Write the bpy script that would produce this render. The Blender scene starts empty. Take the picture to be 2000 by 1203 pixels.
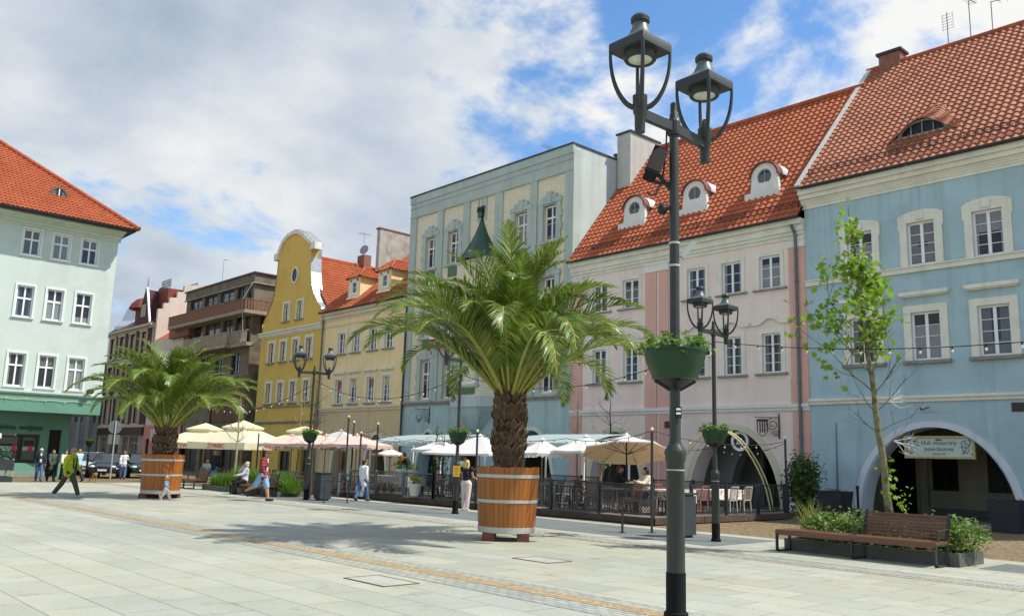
import bpy, math, random
import numpy as np
from mathutils import Vector, Matrix
random.seed(7); rng = np.random.default_rng(7)
R = math.radians; PI = math.pi
S = bpy.context.scene; COL = S.collection

# ------------------------------------------------------------------ camera
# World frame: x runs along the house row, the house fronts lie on y = 0 and look to -y, z is up.
cam = bpy.data.cameras.new('camera'); camo = bpy.data.objects.new('camera', cam); COL.objects.link(camo)
cam.sensor_fit = 'HORIZONTAL'; cam.sensor_width = 36; cam.lens = 1686.72/2000*36
cam.clip_start = .1; cam.clip_end = 3000
_pitch, _roll, _yaw = .174567, -.0285931, .829031
_F = Vector((-math.sin(_yaw)*math.cos(_pitch), math.cos(_yaw)*math.cos(_pitch), math.sin(_pitch)))
_Rt = Vector((math.cos(_yaw), math.sin(_yaw), 0)); _U = _Rt.cross(_F)
_r = _Rt*math.cos(_roll)-_U*math.sin(_roll); _u = _U*math.cos(_roll)+_Rt*math.sin(_roll)
camo.matrix_world = Matrix(((_r.x, _u.x, -_F.x, 0), (_r.y, _u.y, -_F.y, -32), (_r.z, _u.z, -_F.z, 1.7), (0, 0, 0, 1)))
S.camera = camo

# ------------------------------------------------------------------ sun, sky, exposure
SUN_EL, SUN_AZ = R(54), R(40)          # azimuth measured from +x towards +y
sd = Vector((math.cos(SUN_EL)*math.cos(SUN_AZ), math.cos(SUN_EL)*math.sin(SUN_AZ), math.sin(SUN_EL)))
sl = bpy.data.lights.new('sun', 'SUN'); sl.energy = 3.1; sl.angle = R(.6); sl.color = (1, .95, .86)
so = bpy.data.objects.new('sun', sl); COL.objects.link(so)
so.rotation_euler = (-sd).to_track_quat('-Z', 'Y').to_euler()
S.view_settings.view_transform = 'Standard'; S.view_settings.look = 'None'
S.view_settings.exposure = .78; S.view_settings.gamma = 1
S.cycles.max_bounces = 6; S.cycles.diffuse_bounces = 3; S.cycles.transparent_max_bounces = 12
S.cycles.caustics_reflective = False; S.cycles.caustics_refractive = False

W = bpy.data.worlds.new('World'); S.world = W; W.use_nodes = True
def world():
    nt = W.node_tree; N = nt.nodes; L = nt.links; N.clear()
    def n(t, **k):
        x = N.new(t)
        for a, b in k.items(): setattr(x, a, b)
        return x
    def mth(op, a, b=None, c=None, clamp=False):
        m = n('ShaderNodeMath', operation=op, use_clamp=clamp)
        for i, v in enumerate((a, b, c)):
            if v is None: continue
            if isinstance(v, (int, float)): m.inputs[i].default_value = v
            else: L.new(v, m.inputs[i])
        return m.outputs[0]
    out = n('ShaderNodeOutputWorld')
    sky = n('ShaderNodeTexSky', sky_type='NISHITA', sun_disc=False, sun_elevation=SUN_EL,
            sun_rotation=PI/2-SUN_AZ, altitude=200, air_density=1.0, dust_density=.3, ozone_density=2.0)
    hs = n('ShaderNodeHueSaturation'); hs.inputs['Saturation'].default_value = 1.18
    L.new(sky.outputs[0], hs.inputs['Color'])
    bg1 = n('ShaderNodeBackground'); bg1.inputs[1].default_value = .12
    L.new(hs.outputs[0], bg1.inputs[0])
    tc = n('ShaderNodeTexCoord')
    nrm = n('ShaderNodeVectorMath', operation='NORMALIZE'); L.new(tc.outputs['Generated'], nrm.inputs[0])
    sep = n('ShaderNodeSeparateXYZ'); L.new(nrm.outputs[0], sep.inputs[0])
    zz = mth('ADD', mth('MAXIMUM', sep.outputs[2], 0.0), .32)
    cx = n('ShaderNodeCombineXYZ')
    L.new(mth('DIVIDE', sep.outputs[0], zz), cx.inputs[0]); L.new(mth('DIVIDE', sep.outputs[1], zz), cx.inputs[1])
    no = n('ShaderNodeTexNoise'); no.inputs['Scale'].default_value = 2.9; no.inputs['Detail'].default_value = 10
    no.inputs['Roughness'].default_value = .60; no.inputs['Distortion'].default_value = .25
    mp = n('ShaderNodeMapping'); mp.inputs['Location'].default_value = SKY_SHIFT
    L.new(cx.outputs[0], mp.inputs[0]); L.new(mp.outputs[0], no.inputs['Vector'])
    dens = mth('MULTIPLY_ADD', no.outputs['Fac'], 2.0, -.48)
    # clear patches and heavy patches of the cloud deck, by direction in the sky
    def blob(d, inner, outer):
        dt = n('ShaderNodeVectorMath', operation='DOT_PRODUCT'); L.new(nrm.outputs[0], dt.inputs[0]); dt.inputs[1].default_value = d
        mr = n('ShaderNodeMapRange', interpolation_type='SMOOTHSTEP')
        mr.inputs[1].default_value = math.cos(R(outer)); mr.inputs[2].default_value = math.cos(R(inner))
        L.new(dt.outputs['Value'], mr.inputs[0]); return mr.outputs[0]
    for d, i, o, k in SKY_SPOTS:
        dens = mth('MULTIPLY_ADD', blob(d, i, o), k, dens)
    cov = n('ShaderNodeMapRange', interpolation_type='SMOOTHSTEP'); cov.inputs[1].default_value = .36; cov.inputs[2].default_value = .66
    L.new(dens, cov.inputs[0])
    # shading of the clouds: thin edges white, thick bellies blue grey
    n2 = n('ShaderNodeTexNoise'); n2.inputs['Scale'].default_value = 2.4; n2.inputs['Detail'].default_value = 8; n2.inputs['Roughness'].default_value = .55
    mp2 = n('ShaderNodeMapping'); mp2.inputs['Location'].default_value = (8.3, 2.2, 1); L.new(cx.outputs[0], mp2.inputs[0]); L.new(mp2.outputs[0], n2.inputs['Vector'])
    sh = n2.outputs['Fac']
    for d, i, o, k in SKY_DARK:
        sh = mth('MULTIPLY_ADD', blob(d, i, o), k, sh)
    cr = n('ShaderNodeValToRGB'); L.new(sh, cr.inputs[0])
    e = cr.color_ramp.elements
    e[0].position = .36; e[0].color = (.92, .92, .90, 1); e[1].position = .88; e[1].color = (.28, .36, .48, 1)
    e2 = cr.color_ramp.elements.new(.60); e2.color = (.58, .65, .73, 1)
    bg2 = n('ShaderNodeBackground'); bg2.inputs[1].default_value = .60; L.new(cr.outputs[0], bg2.inputs[0])
    mx = n('ShaderNodeMixShader'); L.new(cov.outputs[0], mx.inputs[0]); L.new(bg1.outputs[0], mx.inputs[1]); L.new(bg2.outputs[0], mx.inputs[2])
    L.new(mx.outputs[0], out.inputs[0])

# ------------------------------------------------------------------ materials
def srgb(r, g, b):
    f = lambda c: (c/255/12.92) if c/255 <= .04045 else ((c/255+.055)/1.055)**2.4
    return (f(r), f(g), f(b))
MATS = {}
def mat(name, col, rough=.8, var=.12, vs=1.5, bump=0, bs=40, metal=0, streak=0, spec=.4, col2=None, c2lo=.5, c2hi=.7, c2s=1., coords='Object', sheen=0, trans=0):
    if name in MATS: return MATS[name]
    m = bpy.data.materials.new(name); m.use_nodes = True; nt = m.node_tree; N = nt.nodes; L = nt.links
    b = N['Principled BSDF']; b.inputs['Roughness'].default_value = rough; b.inputs['Metallic'].default_value = metal
    b.inputs['Specular IOR Level'].default_value = spec
    if coords == 'Pos': src = N.new('ShaderNodeNewGeometry').outputs['Position']
    else: src = N.new('ShaderNodeTexCoord').outputs[coords]
    def noise(scale, detail=5, vec=None, rough=.6):
        n = N.new('ShaderNodeTexNoise'); n.inputs['Scale'].default_value = scale; n.inputs['Detail'].default_value = detail
        n.inputs['Roughness'].default_value = rough; L.new(vec or src, n.inputs['Vector']); return n.outputs['Fac']
    def ramp(f, a, b, ca, cb):
        r = N.new('ShaderNodeMapRange'); r.inputs[1].default_value = a; r.inputs[2].default_value = b
        r.inputs[3].default_value = ca; r.inputs[4].default_value = cb; L.new(f, r.inputs[0]); return r.outputs[0]
    def mix(f, A, B, mode='MIX'):
        x = N.new('ShaderNodeMix'); x.data_type = 'RGBA'; x.blend_type = mode
        if isinstance(f, float): x.inputs[0].default_value = f
        else: L.new(f, x.inputs[0])
        for i, c in ((6, A), (7, B)):
            if isinstance(c, tuple): x.inputs[i].default_value = (*c[:3], 1)
            else: L.new(c, x.inputs[i])
        return x.outputs[2]
    c = tuple(col)
    if var:
        f = ramp(noise(vs), .3, .7, 0, 1)
        c = mix(f, tuple(max(0, x*(1-var)) for x in col), tuple(min(1, x*(1+var)) for x in col))
    if col2:
        c = mix(ramp(noise(c2s, 7), c2lo, c2hi, 0, 1), c, tuple(col2))
    if coords == 'Pos' and var:      # old repairs and blotches in the render
        c = mix(ramp(noise(.55, 9, rough=.7), .52, .60, 0, .30), c, tuple(x*.74 for x in col)); c = mix(ramp(noise(1.9, 10, rough=.75), .58, .68, 0, .28), c, tuple(min(1, x*1.12+.02) for x in col))
    if streak:
        mp = N.new('ShaderNodeMapping'); mp.inputs['Scale'].default_value = (9, 9, .22); L.new(src, mp.inputs[0])
        c = mix(ramp(noise(1.0, 7, mp.outputs[0]), .56, .78, 0, streak*.7), c, tuple(x*.55 for x in col))
        mp = N.new('ShaderNodeMapping'); mp.inputs['Scale'].default_value = (2.5, 2.5, .12); L.new(src, mp.inputs[0])
        f = ramp(noise(1.0, 6, mp.outputs[0]), .5, .75, 0, streak)
        c = mix(f, c, tuple(x*.45 for x in col))
    if isinstance(c, tuple): b.inputs['Base Color'].default_value = (*c, 1)
    else: L.new(c, b.inputs['Base Color'])
    if bump:
        bp = N.new('ShaderNodeBump'); bp.inputs['Strength'].default_value = bump; bp.inputs['Distance'].default_value = .02
        L.new(noise(bs, 4), bp.inputs['Height']); L.new(bp.outputs[0], b.inputs['Normal'])
    if sheen: b.inputs['Sheen Weight'].default_value = sheen
    if trans:   # thin leaf or cloth that lets some light through
        t = N.new('ShaderNodeBsdfTranslucent'); mxs = N.new('ShaderNodeMixShader'); mxs.inputs[0].default_value = trans
        if isinstance(c, tuple): t.inputs[0].default_value = (*c, 1)
        else: L.new(c, t.inputs[0])
        L.new(b.outputs[0], mxs.inputs[1]); L.new(t.outputs[0], mxs.inputs[2]); L.new(mxs.outputs[0], N['Material Output'].inputs[0])
    MATS[name] = m; return m
def nodes_mat(name):
    m = bpy.data.materials.new(name); m.use_nodes = True; MATS[name] = m
    return m, m.node_tree.nodes, m.node_tree.links, m.node_tree.nodes['Principled BSDF']

# ------------------------------------------------------------------ mesh helpers
WM = {}            # world matrix of every parent object
class MB:
    def __init__(s, local=False): s.v = []; s.f = []; s.mi = []; s.uv = None; s.local = local
    def face(s, pts, mi=0):
        i = len(s.v); s.v += [tuple(p) for p in pts]; s.f.append(tuple(range(i, i+len(pts)))); s.mi.append(mi)
    def add(s, V, Fs, mi=0):
        i = len(s.v); s.v += [tuple(p) for p in V]
        for f in Fs: s.f.append(tuple(i+a for a in f)); s.mi.append(mi)
    def box(s, x0, x1, y0, y1, z0, z1, mi=0):
        V = [(x, y, z) for z in (z0, z1) for y in (y0, y1) for x in (x0, x1)]
        s.add(V, [(0, 2, 3, 1), (4, 5, 7, 6), (0, 1, 5, 4), (2, 6, 7, 3), (0, 4, 6, 2), (1, 3, 7, 5)], mi)
    def obox(s, c, size, rz=0, mi=0, M=None):
        x, y, z = (a/2 for a in size); T = M or (Matrix.Translation(c) @ Matrix.Rotation(rz, 4, 'Z'))
        V = [T @ Vector((a, b, d)) for d in (-z, z) for b in (-y, y) for a in (-x, x)]
        s.add(V, [(0, 2, 3, 1), (4, 5, 7, 6), (0, 1, 5, 4), (2, 6, 7, 3), (0, 4, 6, 2), (1, 3, 7, 5)], mi)
    def bar(s, p, q, w, h=None, mi=0, up=(0, 0, 1)):
        p = Vector(p); q = Vector(q); d = q-p; L = d.length
        if L < 1e-6: return
        d /= L; u = Vector(up)
        if abs(d.dot(u)) > .99: u = Vector((1, 0, 0))
        a = d.cross(u).normalized(); b = a.cross(d); h = h or w
        V = [P+a*(i*w/2)+b*(j*h/2) for P in (p, q) for i, j in ((-1, -1), (1, -1), (1, 1), (-1, 1))]
        s.add(V, [(0, 1, 2, 3), (7, 6, 5, 4), (0, 4, 5, 1), (1, 5, 6, 2), (2, 6, 7, 3), (3, 7, 4, 0)], mi)
    def tube(s, pts, r, n=8, mi=0, cap=True):
        pts = [Vector(p) for p in pts]; k = len(pts); rs = r if isinstance(r, (list, tuple)) else [r]*k
        i0 = len(s.v); prev = None
        for i, p in enumerate(pts):
            d = (pts[min(i+1, k-1)]-pts[max(i-1, 0)]).normalized()
            if prev is None:
                u = Vector((0, 0, 1)) if abs(d.z) < .9 else Vector((1, 0, 0)); a = d.cross(u).normalized()
            else:
                a = (prev-d*prev.dot(d))
                a = a.normalized() if a.length > 1e-6 else d.orthogonal().normalized()
            prev = a; b = d.cross(a)
            for j in range(n):
                t = 2*PI*j/n; s.v.append(tuple(p+(a*math.cos(t)+b*math.sin(t))*rs[i]))
        for i in range(k-1):
            for j in range(n):
                s.f.append((i0+i*n+j, i0+i*n+(j+1) % n, i0+(i+1)*n+(j+1) % n, i0+(i+1)*n+j)); s.mi.append(mi)
        if cap:
            s.f.append(tuple(i0+j for j in range(n))[::-1]); s.mi.append(mi)
            s.f.append(tuple(i0+(k-1)*n+j for j in range(n))); s.mi.append(mi)
    def lathe(s, prof, cx=0, cy=0, n=24, mi=0, z0=0):
        i0 = len(s.v); k = len(prof)
        for r, z in prof:
            for j in range(n): t = 2*PI*j/n; s.v.append((cx+r*math.cos(t), cy+r*math.sin(t), z0+z))
        for i in range(k-1):
            for j in range(n):
                s.f.append((i0+i*n+j, i0+i*n+(j+1) % n, i0+(i+1)*n+(j+1) % n, i0+(i+1)*n+j)); s.mi.append(mi)
        s.f.append(tuple(i0+j for j in range(n))[::-1]); s.mi.append(mi)
        s.f.append(tuple(i0+(k-1)*n+j for j in range(n))); s.mi.append(mi)
    def prism(s, poly, a0, a1, axis='y', mi=0):
        def P(u, w, a): return (u, a, w) if axis == 'y' else ((a, u, w) if axis == 'x' else (u, w, a))
        n = len(poly); i0 = len(s.v)
        s.v += [P(u, w, a0) for u, w in poly]+[P(u, w, a1) for u, w in poly]
        s.f.append(tuple(i0+j for j in range(n))); s.mi.append(mi)
        s.f.append(tuple(i0+n+j for j in range(n))[::-1]); s.mi.append(mi)
        for j in range(n):
            k = (j+1) % n; s.f.append((i0+j, i0+n+j, i0+n+k, i0+k)); s.mi.append(mi)
    def strip(s, A, B, y0, y1, mi=0):
        """solid band between two curves A and B of (x, z) points, from y0 (front) to y1"""
        n = len(A); i0 = len(s.v)
        for y in (y0, y1): s.v += [(x, y, z) for x, z in A]+[(x, y, z) for x, z in B]
        for j in range(n-1):
            a, b, c, d = i0+j, i0+j+1, i0+n+j+1, i0+n+j
            s.f += [(a, b, c, d), (a+2*n, d+2*n, c+2*n, b+2*n), (a, a+2*n, b+2*n, b), (d, c, c+2*n, d+2*n)]; s.mi += [mi]*4
        s.f += [(i0, i0+n, i0+3*n, i0+2*n), (i0+n-1, i0+3*n-1, i0+4*n-1, i0+2*n-1)]; s.mi += [mi]*2
    def ell(s, c, r, nu=14, nv=9, mi=0, M=None):
        i0 = len(s.v); c = Vector(c)
        for i in range(nv+1):
            ph = PI*i/nv
            for j in range(nu):
                t = 2*PI*j/nu; p = Vector((r[0]*math.sin(ph)*math.cos(t), r[1]*math.sin(ph)*math.sin(t), r[2]*math.cos(ph)))
                if M: p = M @ p
                s.v.append(tuple(c+p))
        for i in range(nv):
            for j in range(nu):
                s.f.append((i0+i*nu+j, i0+(i+1)*nu+j, i0+(i+1)*nu+(j+1) % nu, i0+i*nu+(j+1) % nu)); s.mi.append(mi)
    def build(s, name, mats, parent=None, smooth=0, label=None):
        V = np.array(s.v, dtype=np.float64).reshape(-1, 3)
        if parent is not None and not s.local and parent in WM:
            Mi = np.array(WM[parent].inverted()); V = V @ Mi[:3, :3].T + Mi[:3, 3]
        me = bpy.data.meshes.new(name); me.from_pydata(V.tolist(), [], s.f)
        mats = mats if isinstance(mats, (list, tuple)) else [mats]
        for m in mats: me.materials.append(m)
        if len(mats) > 1: me.polygons.foreach_set('material_index', s.mi)
        if s.uv is not None:
            uvl = me.uv_layers.new(name='uv'); lc = np.array([len(f) for f in s.f])
            uvl.data.foreach_set('uv', np.repeat(np.array(s.uv, dtype=np.float32), lc, axis=0).ravel())
        if smooth:
            me.polygons.foreach_set('use_smooth', [True]*len(me.polygons))
            me.set_sharp_from_angle(angle=R(smooth))
        me.update()
        o = bpy.data.objects.new(name, me); COL.objects.link(o)
        if parent is not None: o.parent = parent; WM[o] = WM.get(parent, Matrix())
        if label: o['label'] = label
        return o
def tag(o, label, cat, group=None, kind=None):
    if label: o['label'] = label
    if cat: o['category'] = cat
    if group: o['group'] = group
    if kind: o['kind'] = kind
    return o
def thing(name, label, cat, loc=(0, 0, 0), rz=0, group=None):
    o = bpy.data.objects.new(name, None); COL.objects.link(o); o.empty_display_size = .2
    o.location = loc; o.rotation_euler = (0, 0, rz); WM[o] = Matrix.Translation(loc) @ Matrix.Rotation(rz, 4, 'Z')
    return tag(o, label, cat, group)
KIDS = {}
def kids(o): return [c for c in bpy.data.objects if c.parent == o]
def dup(root, loc, rz=0, label=None, scale=None):
    """a copy of a thing with copies of its parts and sub-parts"""
    if root not in KIDS: KIDS[root] = [(c, kids(c)) for c in kids(root)]
    r = root.copy(); COL.objects.link(r); r.location = loc; r.rotation_euler = (0, 0, rz)
    if scale: r.scale = scale if isinstance(scale, tuple) else (scale,)*3
    if label: r['label'] = label
    for c, gs in KIDS[root]:
        d = c.copy(); COL.objects.link(d); d.parent = r
        for g in gs: e = g.copy(); COL.objects.link(e); e.parent = d
    WM[r] = Matrix.Translation(loc) @ Matrix.Rotation(rz, 4, 'Z')
    return r
def struct(name, mb, m, **k): return tag(mb.build(name, m, **k), None, None, kind='structure')
def text(body, size, m, parent, M, ext=.004, name='lettering', align='CENTER'):
    cu = bpy.data.curves.new(name, 'FONT'); cu.body = body; cu.size = size; cu.extrude = ext; cu.align_x = align; cu.align_y = 'CENTER'
    cu.materials.append(m); o = bpy.data.objects.new(name, cu); COL.objects.link(o)
    o.parent = parent
    o.matrix_basis = (WM[parent].inverted() @ M) if parent in WM else M
    return o
def bake_text():
    dg = bpy.context.evaluated_depsgraph_get()
    for o in [o for o in bpy.data.objects if o.type == 'FONT']:
        me = bpy.data.meshes.new_from_object(o.evaluated_get(dg)); n = bpy.data.objects.new('lettering', me); COL.objects.link(n)
        n.parent = o.parent; n.matrix_basis = o.matrix_basis.copy(); bpy.data.objects.remove(o)
def face_out(p, n, roll=0):
    """matrix that lays text at p, facing along n, upright"""
    n = Vector(n).normalized(); x = Vector((0, 0, 1)).cross(n).normalized(); y = n.cross(x)
    return Matrix(((x.x, y.x, n.x, p[0]), (x.y, y.y, n.y, p[1]), (x.z, y.z, n.z, p[2]), (0, 0, 0, 1))) @ Matrix.Rotation(roll, 4, 'Z')
SKY_SHIFT = (3.1, 1.7, 0)
SKY_SPOTS = [((-.47, .73, .50), 2, 9, -.20), ((-.64, .665, .375), 2, 8, -.30), ((-.885, .385, .262), 1, 5, -.16), ((-.855, .425, .285), .5, 4, -.14), ((-.83, .45, .33), 1, 5, -.10), ((-.74, .57, .36), 1, 6, -.10),
             ((-.88, .25, .40), 8, 26, .22), ((-.77, .466, .44), 6, 20, .16), ((-.45, .78, .42), 1, 7, .06), ((-.38, .81, .40), 2, 12, .14), ((-.56, .72, .40), 1, 5, .10), ((-.80, .50, .20), 6, 16, .12)]
SKY_DARK = [((-.90, .25, .40), 6, 24, .12), ((-.77, .466, .44), 4, 16, .05), ((-.85, .42, .20), 5, 17, -.26), ((-.35, .83, .40), 5, 24, -.34)]
world()

PLB = mat('blue_plaster', (.40, .545, .575), .9, .09, .8, .25, 60, streak=.35, coords='Pos', col2=(.47, .57, .57), c2lo=.55, c2hi=.75, c2s=.6)
PLP = mat('pink_plaster', (.70, .42, .34), .9, .06, .8, .2, 60, streak=.2, coords='Pos')
PLW = mat('cream_pink_plaster', (.85, .71, .62), .9, .05, .8, .2, 60, streak=.18, coords='Pos')
CRM = mat('cream_trim', (.78, .76, .64), .85, .06, 2, .15, 50, streak=.3, coords='Pos')
CRW = mat('white_trim', (.78, .76, .70), .85, .06, 2, .15, 50, streak=.2, coords='Pos')
YEL = mat('ochre_plaster', (.70, .49, .115), .9, .06, .7, .2, 60, streak=.22, coords='Pos')
BEI = mat('beige_plaster', (.90, .70, .38), .9, .05, .7, .2, 60, streak=.25, coords='Pos')
BEI2 = mat('beige_dado_plaster', (.70, .53, .31), .9, .06, .7, .2, 60, streak=.35, coords='Pos')
TEAL = mat('grey_green_plaster', (.43, .50, .455), .9, .09, .9, .2, 60, streak=.3, coords='Pos')
SIDEW = mat('pale_side_plaster', (.50, .58, .55), .9, .06, .5, .2, 40, streak=.35, coords='Pos')
AQUA = mat('aqua_plaster', (.44, .58, .57), .9, .10, .7, .2, 60, streak=.5, coords='Pos')
MINT = mat('mint_plaster', (.56, .64, .585), .9, .04, .5, .15, 50, streak=.12, coords='Pos')
GREEN = mat('green_plaster', (.14, .31, .225), .9, .05, .7, .15, 50, streak=.12, coords='Pos')
DARKPLINTH = mat('grey_plinth', (.16, .18, .19), .9, .15, 2, .3, 40, coords='Pos')
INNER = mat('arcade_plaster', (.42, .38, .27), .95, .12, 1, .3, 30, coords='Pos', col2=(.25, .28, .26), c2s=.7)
WHITE = mat('white_window_paint', (.86, .86, .84), .45, .03, 5)
BROWNW = mat('dark_brown_paint', (.045, .028, .022), .5, .2, 5)
STONE = mat('stone_sill', (.28, .26, .23), .9, .2, 4, .3, 40, coords='Pos')
ZINC = mat('zinc_sheet', (.42, .45, .47), .42, .12, 3, .05, 20, metal=.75)
GUTTER = mat('dark_gutter', (.055, .06, .065), .5, .2, 4, metal=.4)
PIPE = mat('grey_downpipe', (.14, .17, .18), .5, .15, 4, metal=.3)
IRON = mat('black_iron', (.02, .02, .022), .5, .2, 10, metal=.3)
LAMPG = mat('lamp_grey_paint', (.036, .041, .036), .45, .12, 8, .06, 60, spec=.35)
LAMPB = mat('lamp_black_sleeve', (.006, .006, .007), .75, .2, 10, spec=.2)
LAMPL = mat('lamp_cap_paint', (.10, .125, .12), .4, .08, 8, metal=.1)
LENS = mat('lamp_lens', (.62, .64, .58), .15, .15, 14, spec=.6)
BOWL = mat('green_plastic_bowl', (.009, .043, .014), .38, .15, 3, .05, 20)
SOIL = mat('soil', (.05, .035, .022), 1, .4, 20, .6, 40)
LEAFB = mat('geranium_leaf', (.12, .24, .03), .6, .35, 9, trans=.35)
PETAL = mat('red_petal', (.65, .03, .05), .6, .2, 9, trans=.2)
PETALY = mat('yellow_petal', (.75, .48, .04), .6, .2, 9, trans=.2)
SEEDH = mat('flower_heart', (.06, .03, .012), .9, .3, 20)
PALML = mat('palm_leaflet', (.145, .225, .032), .36, .38, 1.7, trans=.34, spec=.5, col2=(.24, .26, .05), c2lo=.56, c2hi=.75, c2s=.8)
PALMR = mat('palm_rachis', (.30, .30, .06), .5, .2, 4)
PALMD = mat('dry_leaflet', (.42, .33, .12), .7, .3, 6, trans=.2)
PALMT = mat('palm_trunk_scales', (.10, .058, .032), .9, .35, 9, .6, 40)
PALMT2 = mat('palm_trunk_cut', (.27, .185, .11), .9, .3, 14, .5, 60)
FIBER = mat('palm_trunk_fibre', (.05, .03, .018), 1, .3, 20, .6, 60)
GALV = mat('galvanised_band', (.47, .48, .45), .5, .08, 6, metal=.25)
REDW = mat('red_brown_block', (.16, .055, .035), .7, .2, 6, .2, 30)
BARK = mat('plane_bark', (.20, .19, .095), .85, .25, 5, .4, 30, col2=(.10, .075, .035), c2s=7, c2lo=.5, c2hi=.6)
TWIG = mat('twig_bark', (.085, .055, .04), .9, .25, 8)
TWIGL = mat('pale_twig', (.34, .25, .12), .9, .25, 8)
PLANE = mat('plane_leaf', (.22, .36, .03), .55, .30, 3, trans=.45)
SHRUB = mat('shrub_leaf', (.16, .26, .05), .55, .40, 4, trans=.3, col2=(.36, .42, .16), c2s=2.2)
SHRUBD = mat('dark_shrub_leaf', (.065, .135, .028), .55, .40, 4, trans=.25)
GRASS = mat('ornamental_grass', (.14, .27, .03), .6, .35, 3, trans=.35)
GRASSY = mat('dry_grass', (.27, .29, .07), .7, .3, 5, trans=.3)
DECK = mat('deck_boards', (.23, .16, .11), .8, .25, 5, .25, 30)
DECKD = mat('deck_edge_board', (.085, .06, .045), .85, .3, 4, .3, 30)
FENCE = mat('fence_grey', (.035, .042, .048), .5, .15, 6, metal=.2)
FENCEB = mat('fence_blue_grey', (.10, .14, .155), .6, .15, 4)
ROPE = mat('fence_rope', (.30, .27, .22), .9, .2, 12)
CLOTHW = mat('white_canvas', (.82, .80, .76), .85, .03, 2, .05, 90, trans=.25)
CLOTHT = mat('tan_canvas', (.88, .68, .45), .85, .04, 2, .05, 90, trans=.35)
CLOTHY = mat('cream_yellow_canvas', (.86, .81, .58), .85, .04, 2, .05, 90, trans=.3)
CLOTHP = mat('dusty_pink_canvas', (.72, .53, .46), .85, .05, 2, .05, 90, trans=.12)
CLOTHG = mat('pale_grey_canvas', (.66, .66, .62), .85, .05, 2, .05, 90, trans=.25)
CLOTHA = mat('pale_blue_awning', (.46, .56, .56), .8, .05, 2, .05, 60, trans=.25)
POLEW = mat('wood_pole', (.32, .19, .09), .6, .2, 6)
ZRED = mat('red_print', (.55, .02, .025), .7, 0)
BULB = mat('bulb_glass', (.85, .72, .55), .12, 0, spec=.6)
CABLE = mat('black_cable', (.015, .015, .016), .6, 0)
CHAIRW = mat('weathered_chair', (.30, .23, .17), .7, .25, 6)
CHAIRD = mat('dark_chair', (.03, .03, .032), .5, .2, 6)
CHAIRR = mat('red_brown_chair', (.33, .13, .09), .6, .2, 6)
CHAIRL = mat('pale_chair', (.46, .42, .35), .6, .1, 6)
BINM = mat('bin_grey', (.05, .06, .065), .5, .15, 4, metal=.2)
PLANTERD = mat('anthracite_planter', (.03, .034, .038), .7, .2, 3, .1, 30)
POTW = mat('pale_pot', (.60, .60, .56), .7, .08, 5)
SIGNY = mat('yellow_sign', (.85, .52, .03), .5, .05, 5)
SIGNG = mat('grey_sign_back', (.12, .14, .145), .6, .1, 5)
ANT = mat('antenna_metal', (.30, .31, .32), .5, .1, 5, metal=.6)
GLAZED = mat('green_glazed_tile', (.016, .075, .038), .25, .3, 12, spec=.6)
REDROOF = mat('oxide_red_roof', (.20, .045, .03), .7, .2, 3, .2, 20)
SILVER = mat('silver_shingles', (.50, .55, .60), .42, .15, 6, .3, 18, metal=.25)
OXBLOOD = mat('oxblood_plaster', (.075, .028, .026), .85, .2, 3, .2, 40)
CONC = mat('brown_concrete', (.20, .165, .115), .95, .2, 1.2, .4, 25, col2=(.09, .075, .055), c2s=1.1, c2lo=.5, c2hi=.7, coords='Pos')
FARPINK = mat('pale_pink_plaster', (.62, .54, .46), .9, .06, 1, coords='Pos')
SALMON = mat('salmon_plaster', (.58, .25, .19), .9, .06, 1, coords='Pos')
FARSTONE = mat('grey_brown_stone', (.34, .29, .22), .9, .2, 2, .3, 30, coords='Pos')
FARGREY = mat('far_grey_plaster', (.30, .32, .30), .9, .2, 1, coords='Pos')
SLATBR = mat('balcony_slats', (.24, .115, .06), .8, .3, 7, .2, 30)
SLATPALE = mat('pale_balcony_slats', (.42, .34, .25), .8, .2, 6)
CHIMB = mat('chimney_brick', (.26, .12, .08), .9, .3, 7, .4, 30)
CHIMP = mat('weathered_render', (.42, .40, .35), .95, .2, 1.5, .4, 20, col2=(.25, .19, .16), c2s=1.2, c2lo=.5, c2hi=.75, coords='Pos')
CURT = mat('curtain_cloth', (.62, .62, .60), .9, .06, 6)
REDST = mat('red_sticker', (.55, .06, .10), .6, 0)

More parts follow.
